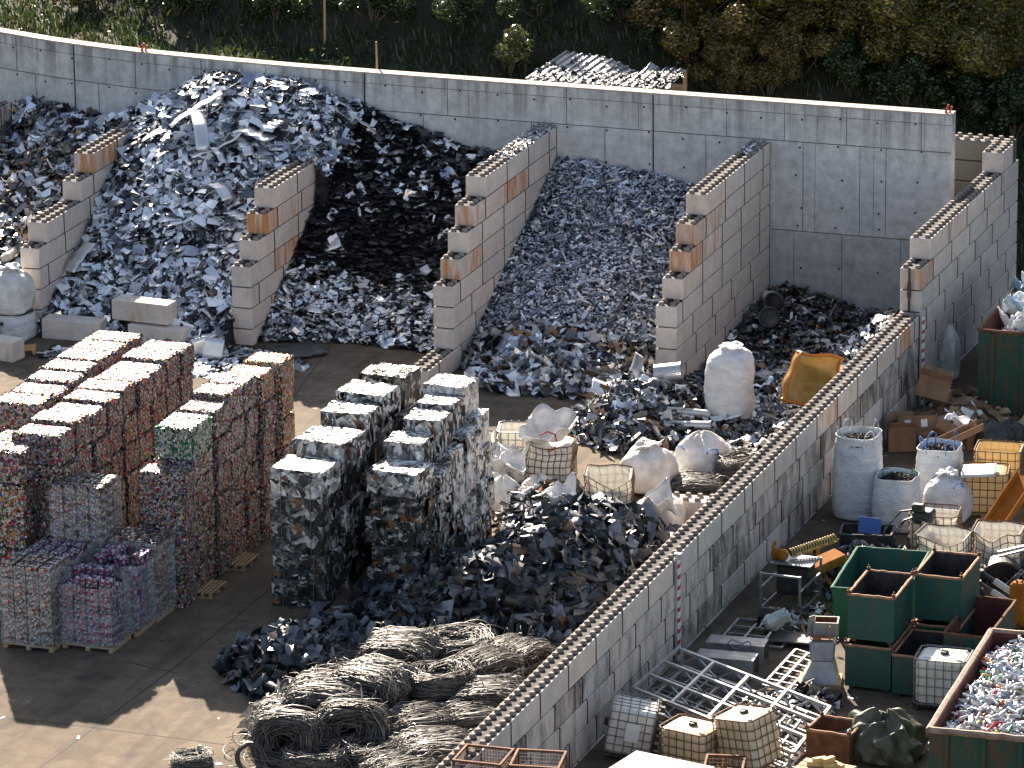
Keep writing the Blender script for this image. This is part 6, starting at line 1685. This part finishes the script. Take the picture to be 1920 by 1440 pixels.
# black wheel guard
x, y = at(1868, 1112, 0)[:2]
t_ = thing('wheel_guard', (x, y+.4, 0), 'black curved guard with a thin bar, under the bent caged tank at the right edge', 'machine part', rz=R(20))
mb = MB(); n = 16; V = []
for i in range(n+1):
    a = math.pi*(.05+.9*i/n)
    for yy, r_ in ((-.25, .55), (.25, .55), (.25, .50), (-.25, .50)): V.append((r_*1.1*math.cos(a), yy, .05+r_*1.25*math.sin(a)))
F = [(i*4+k, i*4+(k+1) % 4, (i+1)*4+(k+1) % 4, (i+1)*4+k) for i in range(n) for k in range(4)]
mb.add(V, F); mb.build('arch', M['steel_d'], t_)
mb = MB(); mb.add([(.55*1.05*math.cos(math.pi*(.05+.9*i/n)), .2, .05+.5*1.25*math.sin(math.pi*(.05+.9*i/n))) for i in range(n+1)], [tuple(range(n+1))]); mb.build('side', M['black'], t_)
mb = MB(); bar(mb, (-.1, -.3, .98), (.75, -.3, 1.18), .07); bar(mb, (-.1, -.3, .88), (.7, -.3, 1.08), .05); mb.build('bar', M['steel_g'], t_)
mb = MB().tube([(.0, -.3, .1), (.45, -.32, .55), (.52, -.32, .52), (.1, -.3, .02)], .014, 6); mb.build('rod', M['galv'], t_)
# orange excavator arm parts
x, y = at(1858, 1178, 0)[:2]
t_ = thing('excavator_arm', (x+.2, y+.3, 0), 'orange excavator arm with two shiny cylinders lying behind the spray can container', 'machine part', rz=R(-8))
mb = MB().box((.42, 0, .55), (.42, .42, 1.1), b=.07).box((.40, -.02, 1.05), (.36, .36, .16), b=.05); mb.build('boom', M['orange'], t_)
mb = MB().box((-.45, -.1, .22), (.85, .5, .44), b=.09, taper=.8); mb.build('counter_boom', M['orange_d'], t_)
for dz in (0, .22):
    mb = MB().tube([(.25, -.05+dz*.6, .55+dz), (-.25, -.05+dz*.6, .80+dz)], .075, 12); cyl = mb.build('cylinder', M['galv'], t_)
    MB().tube([(-.25, -.05+dz*.6, .80+dz), (-.62, -.05+dz*.6, .985+dz)], .045, 10).lathe([(.09, -.03), (.09, .03)], 12, (-.62, -.05+dz*.6, .985+dz)).build('rod', M['steel_d'], cyl)
mb = MB().tube([(.42+.1*math.cos(a), -.06, 1.22+.1*math.sin(a)) for a in np.linspace(0, 2*math.pi, 14, endpoint=False)], .022, 6, closed=True); mb.build('lifting_eye', M['steel_d'], t_)
mb = MB()
for i in range(4): mb.tube([(-.5+.1*i, -.2, .75-.05*i), (-.62+.05*i, -.25, .9), (-.75, -.2, .7-.08*i), (-.6+.05*i, -.2, .5)], .025, 6)
mb.build('hose', M['black'], t_)
# orange chute
A, Bq = np.array(at(1928, 895, 1.5)), np.array(at(1862, 995, .6))
t_ = thing('orange_chute', tuple(Bq*np.array([1, 1, 0])), 'orange sheet metal chute sloping down at the right edge behind the tanks', 'chute')
A, Bq = A-np.array(t_.location), Bq-np.array(t_.location)
d = (Bq-A); L = np.linalg.norm(d); d /= L; s = np.cross(d, (0, 0, 1.)); s /= np.linalg.norm(s); n_ = np.cross(s, d)
Mx = np.stack([d, s, n_], 1)
MB().box((A+Bq)/2, (L, .55, .03), Mx).box((A+Bq)/2+s*.27+n_*.09, (L, .03, .2), Mx).box((A+Bq)/2-s*.27+n_*.09, (L, .03, .2), Mx).build('trough', M['orange'], t_)
for K_ in (A+d*.2, Bq-d*.2): bar(MB(), K_-n_*.02, K_*np.array([1, 1, 0]), .06).build('leg', M['orange_d'], t_)
# cardboard
def carton(x, y, z, dx, dy, dz, rot, label, matr=None, flaps=True, labels=0, group=None):
    t_ = thing('cardboard_box', (x, y, z), label, 'cardboard box', group); t_.rotation_euler = rot
    matr = matr or M['card']; t = .012
    mb = MB().box((0, -dy/2, dz/2), (dx, t, dz)).box((0, dy/2, dz/2), (dx, t, dz)).box((-dx/2, 0, dz/2), (t, dy-t, dz)).box((dx/2, 0, dz/2), (t, dy-t, dz)).box((0, 0, t/2), (dx-t, dy-t, t)); mb.build('carton', matr, t_)
    if flaps:
        for sg in (-1, 1):
            o = MB().box((0, sg*dy*.22, 0), (dx*.98, dy*.44, .01)).build('flap', matr, t_, (0, sg*dy/2, dz)); o.rotation_euler = (sg*R(35+20*random.random()), 0, 0)
    for i in range(labels):
        MB().box((-dx*.25+i*dx*.42, -dy/2-.008, dz*.6), (.16, .004, .2)).build('paper_label', M['paper'], t_)
    return t_
for (u, v, h, dx, dy, dz, rot, lab, lb, fl) in (
    (1745, 745, .75, .85, .6, .55, (R(-12), R(14), R(10)), 'brown carton with a white flap topmost on the cardboard pile', 0, True),
    (1722, 812, .35, 1.0, .7, .5, (R(-10), R(-4), R(15)), 'large dark carton with two white labels at the front of the cardboard pile', 2, False),
    (1690, 840, .0, .7, .6, .65, (0, 0, R(20)), 'dark carton low against the long wall left of the labelled one', 0, True),
    (1760, 850, .1, .8, .6, .5, (R(5), R(8), R(-20)), 'brown carton below the long cardboard trough', 0, True),
    (1830, 838, .0, .6, .5, .45, (0, 0, R(30)), 'dark carton at the right side of the cardboard pile', 0, True)):
    x, y = at(u, v, h)[:2]; carton(x, y, h, dx, dy, dz, rot, lab, None, fl, lb)
p = at(1795, 812, .95)
t_ = thing('cardboard_trough', (p.x, p.y, .8), 'long folded cardboard trough slanting over the cardboard pile', 'cardboard'); t_.rotation_euler = (R(8), R(-12), R(52))
MB().box((0, 0, 0), (1.5, .28, .012)).box((0, .14, .1), (1.5, .012, .2)).box((0, -.14, .1), (1.5, .012, .2)).build('trough', M['card'], t_)
x, y = at(1810, 745, .5)[:2]
def h_card(X, Y): return .75*np.exp(-((X-x)/1.1)**2-((Y-y+.6)/1.6)**2)-.05
P, nn = sample(h_card, (x-2.0, x+2.2, y-3.2, y+1.6), 150, .03, lambda X, Y: X > 6.75)
v, f = pieces(P, nn, (.25, .75), (.15, .45), 'sheet', .35, .08)
v[:, 2] = np.maximum(v[:, 2], .006)
xs_ = np.linspace(max(6.75, x-2), x+2.2, 20); ys_ = np.linspace(y-3.2, y+1.6, 22); GX, GY = np.meshgrid(xs_, ys_, indexing='ij')
ids = np.arange(440).reshape(20, 22); q = np.stack([ids[:-1, :-1], ids[1:, :-1], ids[1:, 1:], ids[:-1, 1:]], -1).reshape(-1, 4)
V2 = np.stack([GX, GY, h_card(GX, GY)-.06], -1).reshape(-1, 3)
CM = pieces_mat('waste_cardboard', [(0, (.26, .15, .085)), (.4, (.36, .23, .14)), (.62, (.18, .10, .055)), (.78, (.46, .33, .23)), (.9, (.70, .69, .68))], (.75, .9), 0.0)
tag(obj('cardboard_pile', mesh_np('cardboard_pile', np.concatenate([v, V2]), np.concatenate([f, q+len(v)]), [CM, M['card']], np.concatenate([np.zeros(len(f), int), np.ones(len(q), int)]))), 'pile of flattened waste cardboard between the long wall and the green container', 'cardboard', kind='stuff')
for i, (u, v, h, lab) in enumerate(((1862, 842, .25, 'black plastic rubbish bag beside the cardboard pile, larger one'), (1895, 830, .2, 'black plastic rubbish bag at the right edge by the cardboard pile'))):
    xx, yy = at(u, v, 0)[:2]; o = bag_mesh(80+i, .95-.2*i, .75-.15*i, 'slump', .1).build('rubbish_bag', M['black'], None, (xx, yy, 0), smooth=True); tag(o, lab, 'rubbish bag')
cloth('plastic_sheet', *(at(1800, 800, .9)[:2]), .85, .8, .3, 305, 'white plastic strip hanging over the cardboard pile', M['paper'], .08, (.1, .2, .1, .2), R(-35))
x, y = at(1782, 690, .3)[:2]
bag(x-.05, y, 0, .55, 1.5, 'grey translucent plastic sack hanging between the tall wall and the green container', 'slump', 90, M['bag_d'], None, sq=.1)
# items along the bottom edge
def wire_cage(x, y, z, dx, dy, h, rz, label, tilt=(0, 0)):
    t_ = thing('wire_cage', (x, y, z), label, 'wire cage', 'rusty wire cages at the bottom edge', rz); t_.rotation_euler = (*tilt, rz)
    mb = MB()
    for z_ in (.03, h):
        for sy in (-1, 1): mb.box((0, sy*dy/2, z_), (dx+.05, .05, .05))
        for sx in (-1, 1): mb.box((sx*dx/2, 0, z_), (.048, dy-.05, .048))
    for sx in (-1, 1):
        for sy in (-1, 1): mb.box((sx*dx/2, sy*dy/2, h/2), (.05, .05, h-.06))
    mb.build('frame', M['rust'], t_)
    mb = MB()
    for sy in (-1, 1):
        for i in range(1, 16): mb.box((-dx/2+i*dx/16, sy*dy/2, h/2), (.008, .008, h-.05))
        for i in range(1, 12): mb.box((0, sy*dy/2, i*h/12), (dx-.04, .009, .008))
    for sx in (-1, 1):
        for i in range(1, 14): mb.box((sx*dx/2, -dy/2+i*dy/14, h/2), (.008, .008, h-.05))
        for i in range(1, 12): mb.box((sx*dx/2, 0, i*h/12), (.009, dy-.04, .008))
    mb.build('mesh_panel', M['cage_r'], t_)
    MB().box((0, 0, .06), (dx-.06, dy-.06, .02)).build('floor', M['steel_d'], t_)
    return t_
p = at(880, 1393, 2.62)
for dx_, dy_, rz_, nm in ((.50, -.55, 2, 'left of the pair'), (1.62, -.42, 9, 'right of the pair')):
    wire_cage(p.x+dx_, p.y+dy_, 1.72, .98, .9, .90, R(rz_), 'rusty wire mesh cage at the bottom edge, topmost of its stack, '+nm)
    wire_cage(p.x+dx_, p.y+dy_, .86, .98, .9, .84, R(rz_), 'middle rusty wire mesh cage under the top one, '+nm)
    wire_cage(p.x+dx_, p.y+dy_, 0, .98, .9, .84, R(rz_), 'lowest rusty wire mesh cage of the stack '+nm)
p = at(1338, 1420, .9); wire_cage(p.x+.35, p.y-.35, 0, .8, .8, .95, R(12), 'rusty wire mesh cage in front of the tilted cream tank')
p = at(1240, 1425, .95); t_ = thing('white_board', (p.x+.15, p.y-.55, 0), 'large pale board lying flat on crates at the bottom edge', 'board', rz=R(-12))
MB().box((0, 0, .97), (1.9, 1.3, .03), b=.008).build('board', M['white_p'], t_)
MB().box((-.6, 0, .475), (.4, 1.0, .95)).box((.6, 0, .475), (.4, 1.0, .95)).build('support', M['wood'], t_)
x, y = at(1558, 1432, 0)[:2]
skip('rusty_bin', x-.02, y+.4, 0, 1.0, .9, .72, 'open rusty steel bin behind fresh wood offcuts at the bottom', M['rust'], M['rust'], M['rim'], rz=R(-6), t=.025)
p = at(1555, 1425, .75)
t_ = thing('timber_table', (p.x-.05, p.y-.35, 0), 'pale timber crate top carrying wood offcuts at the bottom edge', 'crate', rz=R(-8))
mb = MB()
for i in range(4): mb.box((0, -.36+i*.24, .66), (1.15, .2, .025))
mb.box((0, -.48, .60), (1.15, .03, .1)).box((0, .48, .6), (1.15, .03, .1)); mb.build('top_board', M['wood'], t_)
mb = MB()
for sx in (-.5, .5):
    for sy in (-.4, .4): mb.box((sx, sy, .32), (.08, .08, .64))
mb.build('leg', M['wood'], t_)
for i, (dx, dy, dz, rz, lab) in enumerate(((-.22, .12, 0, 10, 'lowest left'), (-.05, .16, 0, -14, 'lowest middle'), (.14, .14, 0, 25, 'lowest right'), (-.10, .13, .1, 40, 'upper left'), (.08, .18, .1, 60, 'upper right'), (.30, .18, 0, -35, 'outer right'))):
    o = MB().box((0, 0, .05), (.30, .11, .098), b=.006).build('wood_offcut', M['wood_n'], None, (p.x-.05+dx, p.y-.35+dy, .675+dz)); o.rotation_euler = (0, 0, R(rz))
    tag(o, 'fresh yellow wood offcut on the timber crate, %s of the small pile' % lab, 'wood offcut', 'fresh wood offcuts')
x, y = at(1655, 1425, 0)[:2]
r_ = np.random.default_rng(5)
o = bag_mesh(95, 1.55, .95, 'slump', .05)
def crump(p):
    a = math.atan2(p[1], p[0]); q = math.hypot(p[0], p[1])
    g = 1+.10*math.sin(7*a+p[2]*9)+.07*math.sin(13*a-p[2]*5)+.05*math.sin(21*a+p[2]*14)
    return (p[0]*g, p[1]*g, p[2]*(1+.08*math.sin(5*a+q*9))+.04*math.sin(q*17+a*3))
o.warp(crump); o = o.build('tarpaulin', noisy('olive_tarp', (.022, .028, .016), (.085, .085, .05), 3, .55, bmp=.3), None, (x-.02, y+.25, 0), smooth=True)
tag(o, 'crumpled olive black tarpaulin heaped on the ground at the bottom', 'tarpaulin')
p = at(1610, 1375, 0); bent_sheet(p.x, p.y, .05, .8, 1.1, (0, R(-3), R(35)), 'sunlit flat plywood piece on the ground behind the rusty bin', M['card_l'], .01)
P = sample(lambda X, Y: np.where((X > 6.5) & (X < 13.2) & (Y < -8.5) & (Y > -37), .012, -1.0), (6.5, 13.2, -37, -8.5), 330, .004)[0]
v, f = pieces(P, np.tile([0, 0, 1.], (330, 1)), (.04, .26), (.02, .10), 'crumple', .2, .1)
v[:, 2] = np.maximum(v[:, 2], .006)
tag(obj('litter', mesh_np('litter', v, f, M['mixed'])), 'scraps of metal, paper and wood littering the right yard', 'litter', kind='stuff')
for i, (u, v_, lab) in enumerate(((1545, 1345, 'short plank lying beyond the end of the lattice frame'), (1600, 1352, 'short plank lying by the sunlit plywood'), (1640, 1195, 'plank leaning low beside the lower green bin'), (1340, 1265, 'thin plank under the lattice frame'))):
    p = at(u, v_, .03); o = MB().box((0, 0, 0), (random.uniform(.5, .9), .12, .03), b=.006).build('plank', M['wood'], None, (p.x, p.y, .03)); o.rotation_euler = (0, 0, random.uniform(0, 3)); tag(o, lab, 'plank')
# barrier posts with red and white tape, black bar on the wall end
for (u, v0, v1, off_, lab) in ((1270, 1048, 1215, .07, 'grey post with red and white stripes against the long wall'), (1722, 592, 745, .10, 'leaning grey post with red and white stripes at the junction of the walls')):
    yb = at(u, v0, 2.46).y; xw = 6.405+(yb+10.15)*.0098+off_
    t_ = thing('striped_post', (xw, yb, 0), lab, 'post', 'striped posts')
    MB().box((0, 0, 1.28), (.12, .09, 2.56), b=.01).build('post_body', M['postw'], t_)
    MB().box((.063, -.02, 1.25), (.004, .055, 2.4)).box((.03, -.047, 1.25), (.055, .004, 2.4)).build('white_tape', M['white'], t_)
    mb = MB()
    for i in range(9):
        z_ = .15+i*.26
        mb.add([(.0, -.051, z_), (.059, -.051, z_+.05), (.059, -.051, z_+.15), (.0, -.051, z_+.10)], [(0, 1, 2, 3)])
        mb.add([(.067, -.05, z_+.05), (.067, .01, z_+.1), (.067, .01, z_+.2), (.067, -.05, z_+.15)], [(0, 1, 2, 3)])
    mb.build('red_stripe', M['red'], t_)
    MB().box((0, 0, 2.58), (.16, .12, .04)).build('post_cap', M['postw'], t_)
xb, yb = 6.42-.33, -6.77-.9-.05
t_ = thing('black_bar', (xb, yb, 2.46), 'black steel bar hanging on the stepped end of the tall wall', 'bar')
MB().box((0, 0, .62), (.06, .03, 1.24)).build('bar', M['black'], t_)
MB().box((0, -.005, .62), (.10, .06, .42), b=.008).build('sleeve', M['black'], t_)
# stakes behind the wall and small red clips on it
for (u, v0, v1, lab, rr) in ((686, 128, 82, 'short wooden stake standing just behind the cast wall', .035), (609, 85, -10, 'tall thin wooden pole on the hillside at the top', .04)):
    if u == 686: b_ = Vector((-12.1, .75, 5.2)); hgt = 1.5
    else: b_ = Vector(hill_point(u, v0)); hgt = 2.3
    t_ = MB().tube([(0, 0, -.2), (.02, 0, hgt*.5), (.0, .02, hgt)], [rr, rr*.9, rr*.8], 7).build('wooden_stake', M['wood'], None, tuple(b_)); tag(t_, lab, 'stake')
for (u, v, lab) in ((272, 92, 'red clamp hooked over the top of the cast wall at its curve'), (1780, 205, 'small orange tag on the right end of the cast wall')):
    p = at(u, v, WT); px_, py_ = min(p.x, 5.1), wy(min(p.x, 5.1))
    o = MB().box((0, 0, .12), (.06, .05, .26)).box((.1, .04, .10), (.05, .05, .24)).box((.05, .02, .01), (.16, .1, .03)).build('red_clamp', noisy('red_paint', (.40, .06, .03), (.5, .1, .05), 4, .5), None, (px_, py_+.12, WT)); o.rotation_euler = (0, R(18), 0); tag(o, lab, 'clamp')
# shed with corrugated roof behind the wall
t_ = thing('shed', (-5.95, 3.9, 2.2), 'low shed with a bent corrugated grey roof covered in scrap, behind the cast wall', 'shed')
cr = [np.array(at(u, v, h))-np.array(t_.location) for u, v, h in ((985, 150, 5.75), (1062, 98, 5.95), (1290, 132, 5.75), (1250, 172, 5.55))]
nu, nv = 97, 8
X = np.zeros((nu, nv)); Y = X.copy(); Z = X.copy()
for i in range(nu):
    u = i/(nu-1); rib = .05*(1 if (i % 6) in (0, 1) else 0)
    for j in range(nv):
        v = j/(nv-1); p = (1-u)*(1-v)*cr[0]+(1-u)*v*cr[1]+u*v*cr[2]+u*(1-v)*cr[3]
        sag = -.30*math.exp(-((u-.62)/.16)**2)*v**2+(.28*math.exp(-((u-.70)/.05)**2)*v**4)
        X[i, j], Y[i, j], Z[i, j] = p[0], p[1], p[2]+rib+sag
o = MB().grid(X, Y, Z).build('roof', M['steel_g'], t_); md = o.modifiers.new('thickness', 'SOLIDIFY'); md.thickness = .01
mb = MB()
for c in cr: bar(mb, (c[0]*.96, c[1]*.96, -1.5), (c[0]*.96, c[1]*.96, c[2]-.02), .1)
mb.build('post', M['wood'], t_)
mb = MB(); zz_ = 3.2
mb.box((0, 1.2, 1.0), (3.6, .04, 3.6)); mb.build('back_wall', M['wood'], t_)
P = []
while len(P) < 420:
    u, v = rng.random(), rng.random()
    if v > .62-.2*math.sin(u*5) and rng.random() < .93: continue
    p = (1-u)*(1-v)*cr[0]+(1-u)*v*cr[1]+u*v*cr[2]+u*(1-v)*cr[3]; P.append(p+np.array(t_.location)+np.array([0, 0, .06-.30*math.exp(-((u-.62)/.16)**2)*v**2]))
v, f = pieces(np.array(P), np.tile([0, 0, 1.], (420, 1)), (.08, .25), (.04, .12), 'crumple', .3, .1)
tag(obj('roof_litter', mesh_np('roof_litter', v, f, M['steel'])), 'shredded scrap lying on the corrugated shed roof', 'litter', kind='stuff')
# ------------------------------------------------------------------ vegetation on the hillside
def leaf_mat(name, cols, rough=.38, tr=.35):
    m, t, b = mat(name, cols[0], rough, 0, .6)
    c = ramp(t, island(t), [(i/len(cols), c_) for i, c_ in enumerate(cols)], 'CONSTANT')
    t.links.new(c, b.inputs['Base Color'])
    tl = t.nodes.new('ShaderNodeBsdfTranslucent'); t.links.new(c, tl.inputs[0])
    mx = t.nodes.new('ShaderNodeMixShader'); mx.inputs[0].default_value = tr
    t.links.new(b.outputs[0], mx.inputs[1]); t.links.new(tl.outputs[0], mx.inputs[2])
    t.links.new(mx.outputs[0], t.nodes['Material Output'].inputs[0])
    return m
LM = {'green': leaf_mat('green_leaves', [(.026, .050, .012), (.04, .066, .015), (.018, .034, .009), (.055, .075, .02), (.03, .055, .014)], .3, .35),
      'brown': leaf_mat('russet_leaves', [(.17, .10, .026), (.24, .15, .036), (.10, .07, .022), (.20, .17, .042), (.07, .075, .02)], .24, .45),
      'olive': leaf_mat('olive_glossy_leaves', [(.11, .115, .028), (.18, .155, .038), (.24, .165, .03), (.05, .06, .018), (.30, .22, .045)], .18, .45),
      'pale': leaf_mat('pale_glossy_leaves', [(.12, .14, .05), (.18, .19, .07), (.07, .09, .03), (.22, .20, .07)], .18, .4)}
GM = leaf_mat('grass_blades', [(.020, .044, .009), (.030, .060, .011), (.045, .060, .015), (.015, .030, .007), (.065, .060, .02)], .5, .32)
M['bark'] = noisy('bark', (.06, .045, .03), (.12, .09, .06), 8, .9)
# grass
def h_hill(x, y): return hill_z(x, y)
k = 80000
gx = rng.uniform(-46, 34, k); gy = rng.uniform(.6, 44, k)
offy = np.interp(gx, [-40, -25, -20, -12, 5, 5.3, 6.6, 80], [6.2, 2.3, 1.4, .75, .6, .8, 4.0, 4.0])
ok = gy > offy; gx, gy = gx[ok], gy[ok]; k = len(gx)
dens = .5+.5*np.sin(gx*.7+np.sin(gy*.5)*2)*np.cos(gy*.6+gx*.23)
ok = rng.random(k) < .35+.65*dens; gx, gy = gx[ok], gy[ok]; k = len(gx)
nb = 5
bx = np.repeat(gx, nb)+rng.normal(0, .12, k*nb); by = np.repeat(gy, nb)+rng.normal(0, .12, k*nb)
by = np.maximum(by, np.repeat(np.interp(gx, [-40, -25, -20, -12, 5, 5.3, 6.6, 80], [5.95, 2.15, 1.25, .6, .45, .6, 3.5, 3.5]), nb))
bz = hill_z(bx, by)-.03
hh = rng.uniform(.10, .34, k*nb)*np.repeat(.6+.8*rng.random(k), nb)
an = rng.uniform(0, 2*np.pi, k*nb); ln = rng.uniform(.15, .6, k*nb)
wv = .026*np.ones(k*nb)
c_, s_ = np.cos(an), np.sin(an)
V = np.stack([np.stack([bx-wv*s_, by+wv*c_, bz], 1), np.stack([bx+wv*s_, by-wv*c_, bz], 1),
              np.stack([bx+.4*ln*hh*c_+.8*wv*s_, by+.4*ln*hh*s_-.8*wv*c_, bz+.65*hh], 1), np.stack([bx+ln*hh*c_, by+ln*hh*s_, bz+hh], 1)], 1)
F = np.arange(k*nb*4).reshape(-1, 4)
tag(obj('grass', mesh_np('grass', V.reshape(-1, 3), F, GM)), 'rough dark grass covering the hillside behind the wall', 'grass', kind='stuff')
# low weeds: small leaves spread over the slope
k = 70000
wx = rng.uniform(-46, 34, k); wyy = rng.uniform(.6, 46, k)
oy = np.interp(wx, [-40, -25, -20, -12, 5, 5.3, 6.6, 80], [6.0, 2.2, 1.3, .65, .5, .7, 3.8, 3.8])
ok = (wyy > oy) & (rng.random(k) < .45+.55*np.sin(wx*.9+np.cos(wyy*.8)*2)*np.sin(wyy*.7-wx*.2)+.25); wx, wyy = wx[ok], wyy[ok]; k = len(wx)
P = np.stack([wx, wyy, hill_z(wx, wyy)+rng.random(k)**2*.7*(.4+.6*np.abs(np.sin(wx*.6+wyy*.4)))], 1)
nn = np.tile([-.25, .45, .8], (k, 1))+rng.normal(0, .45, (k, 3)); nn /= np.linalg.norm(nn, axis=1)[:, None]
T, B_, Nv = frames(nn, .1, k); L = rng.uniform(.07, .18, k); W = L*rng.uniform(.35, .7, k)
V = np.stack([P+T*(L*a)[:, None]+B_*(W*b_)[:, None] for a, b_ in ((-.5, 0), (0, -.5), (.5, 0), (0, .5))], 1).reshape(-1, 3)
WM = leaf_mat('weed_leaves', [(.026, .050, .012), (.04, .07, .015), (.055, .08, .02), (.02, .036, .01), (.08, .075, .025), (.06, .045, .02)], .3, .35)
tag(obj('weeds', mesh_np('weeds', V, np.arange(4*k).reshape(-1, 4), WM)), 'low leafy weeds covering the dark slope behind the wall', 'weeds', kind='stuff')
# shrubs
def bush_mesh(seed, rx, ry, h, n, lm, leaf=(.09, .2), clumps=16, up=.3, stems=9):
    r = np.random.default_rng(seed)
    C_ = np.stack([r.normal(0, .45, clumps)*rx, r.normal(0, .45, clumps)*ry, h*(.25+.7*r.random(clumps))], 1)
    C_[:, 2] *= 1-.35*((C_[:, 0]/rx)**2+(C_[:, 1]/ry)**2).clip(0, 1)
    rad = r.uniform(.16, .34, clumps)*min(rx, ry, h)*1.3
    ci = r.integers(0, clumps, n)
    d = r.normal(size=(n, 3)); d /= np.linalg.norm(d, axis=1)[:, None]
    P = C_[ci]+d*(rad[ci]*(.45+.6*r.random(n)))[:, None]
    P[:, 2] = np.maximum(P[:, 2], .03)
    nn = d+np.array([0, 0, up])+r.normal(0, .5, (n, 3)); nn /= np.linalg.norm(nn, axis=1)[:, None]
    global rng
    old = rng; rng = r
    T, B_, Nv = frames(nn, .2, n)
    rng = old
    L = r.uniform(*leaf, n); W = L*r.uniform(.35, .6, n)
    q = [(-.5, 0), (0, -.5), (.5, 0), (0, .5)]
    V = np.stack([P+T*(L*a)[:, None]+B_*(W*b)[:, None]+Nv*(L*(.12 if a == 0 else 0))[:, None] for a, b in q], 1).reshape(-1, 3)
    F = np.arange(4*n).reshape(-1, 4)
    crown = mesh_np('crown', V, F, lm)
    mb = MB()
    for i in range(min(stems, clumps)):
        p = C_[i]; mb.tube([(p[0]*.08, p[1]*.08, -.1), (p[0]*.5, p[1]*.5, p[2]*.55), tuple(p)], [.035, .025, .01], 5)
    return crown, mb.mesh('stem', M['bark'])
BM = {'green': [bush_mesh(s, 1.5, 1.3, 1.9, 6500, LM['green']) for s in (1, 2)], 'brown': [bush_mesh(s, 1.6, 1.4, 2.6, 9000, LM['brown'], (.07, .17), 22) for s in (3, 4)],
      'olive': [bush_mesh(s, 2.0, 1.7, 3.2, 11000, LM['olive'], (.09, .19), 26) for s in (5, 6)], 'pale': [bush_mesh(7, .9, .8, 1.7, 1500, LM['pale'], (.09, .19), 12)]}
def bush(kind, u, v, s, label, k=0):
    p = hill_point(u, v)
    cr, stm = BM[kind][k % len(BM[kind])]
    t_ = thing('shrub', tuple(p), label, 'shrub', 'shrubs on the hillside', random.uniform(0, 6.28))
    t_.scale = (s, s, s)
    obj('crown', cr, t_); obj('stem', stm, t_)
for i, a in enumerate([
    ('pale', 955, 138, 1.0, 'small pale leaved shrub behind the wall, left of the shed roof'),
    ('brown', 1290, 120, .95, 'russet shrub just right of the shed roof'),
    ('brown', 1300, 60, .95, 'russet shrub higher up behind the one beside the shed roof'),
    ('green', 1235, 80, .6, 'low green shrub peeping over the far edge of the shed roof'),
    ('brown', 1395, 130, .8, 'russet shrub behind the wall, one step right of the shed'),
    ('olive', 1420, 40, .8, 'olive shrub at the top, above the russet ones'),
    ('olive', 1530, 60, .9, 'glossy olive shrub at the top, middle of the right thicket'),
    ('brown', 1500, 140, .75, 'russet shrub low behind the wall in the middle of the right thicket'),
    ('green', 1590, 165, .75, 'dark green shrub low behind the wall, left of its end'),
    ('olive', 1640, 75, .95, 'glossy olive shrub at the top, right half of the thicket'),
    ('olive', 1745, 95, 1.0, 'tall olive shrub rising above the end of the cast wall'),
    ('green', 1700, 195, .8, 'dark green shrub directly behind the end of the cast wall'),
    ('olive', 1850, 90, 1.05, 'large olive shrub in the top right corner'),
    ('olive', 1890, 170, .85, 'olive shrub at the right edge above the dark block corner'),
    ('green', 1815, 215, .9, 'dark green shrub behind the dark block corner'),
    ('green', 1900, 260, .8, 'dark green shrub at the right edge, lowest of the thicket'),
    ('green', 1170, 40, .8, 'dark green shrub at the top above the shed roof'),
    ('green', 1010, 30, .8, 'dark green shrub at the top, left of the shed roof'),
    ('green', 860, 45, .7, 'dark green shrub at the top above the middle of the wall'),
    ('green', 700, 40, .75, 'dark green shrub at the top above the vertical wooden stake'),
    ('green', 520, 40, .7, 'dark green shrub at the top above the bright sheet heap'),
    ('green', 330, 30, .7, 'dark green shrub at the top above the curve of the wall'),
    ('brown', 150, 20, .55, 'brownish shrub in the top left corner'),
    ('olive', 1470, 15, .9, 'olive shrub cut by the top edge, above the russet shrubs'),
    ('olive', 1590, 20, .95, 'olive shrub cut by the top edge, middle of the thicket'),
    ('olive', 1690, 20, 1.0, 'olive shrub cut by the top edge, right of the middle'),
    ('olive', 1790, 30, 1.0, 'olive shrub cut by the top edge, near the right corner'),
    ('olive', 1590, 110, .8, 'olive shrub half way down the thicket, left of the wall end'),
    ('olive', 1690, 140, .8, 'olive shrub half way down the thicket, above the wall end'),
    ('olive', 1800, 160, .9, 'olive shrub half way down the thicket, above the dark blocks'),
    ('brown', 1350, 165, .6, 'low russet shrub just behind the wall, right of the shed'),
    ('brown', 1440, 180, .6, 'low russet shrub just behind the wall, left of its middle thicket'),
    ('brown', 1250, 25, .8, 'russet shrub cut by the top edge, above the shed')]):
    bush(*a, k=i)
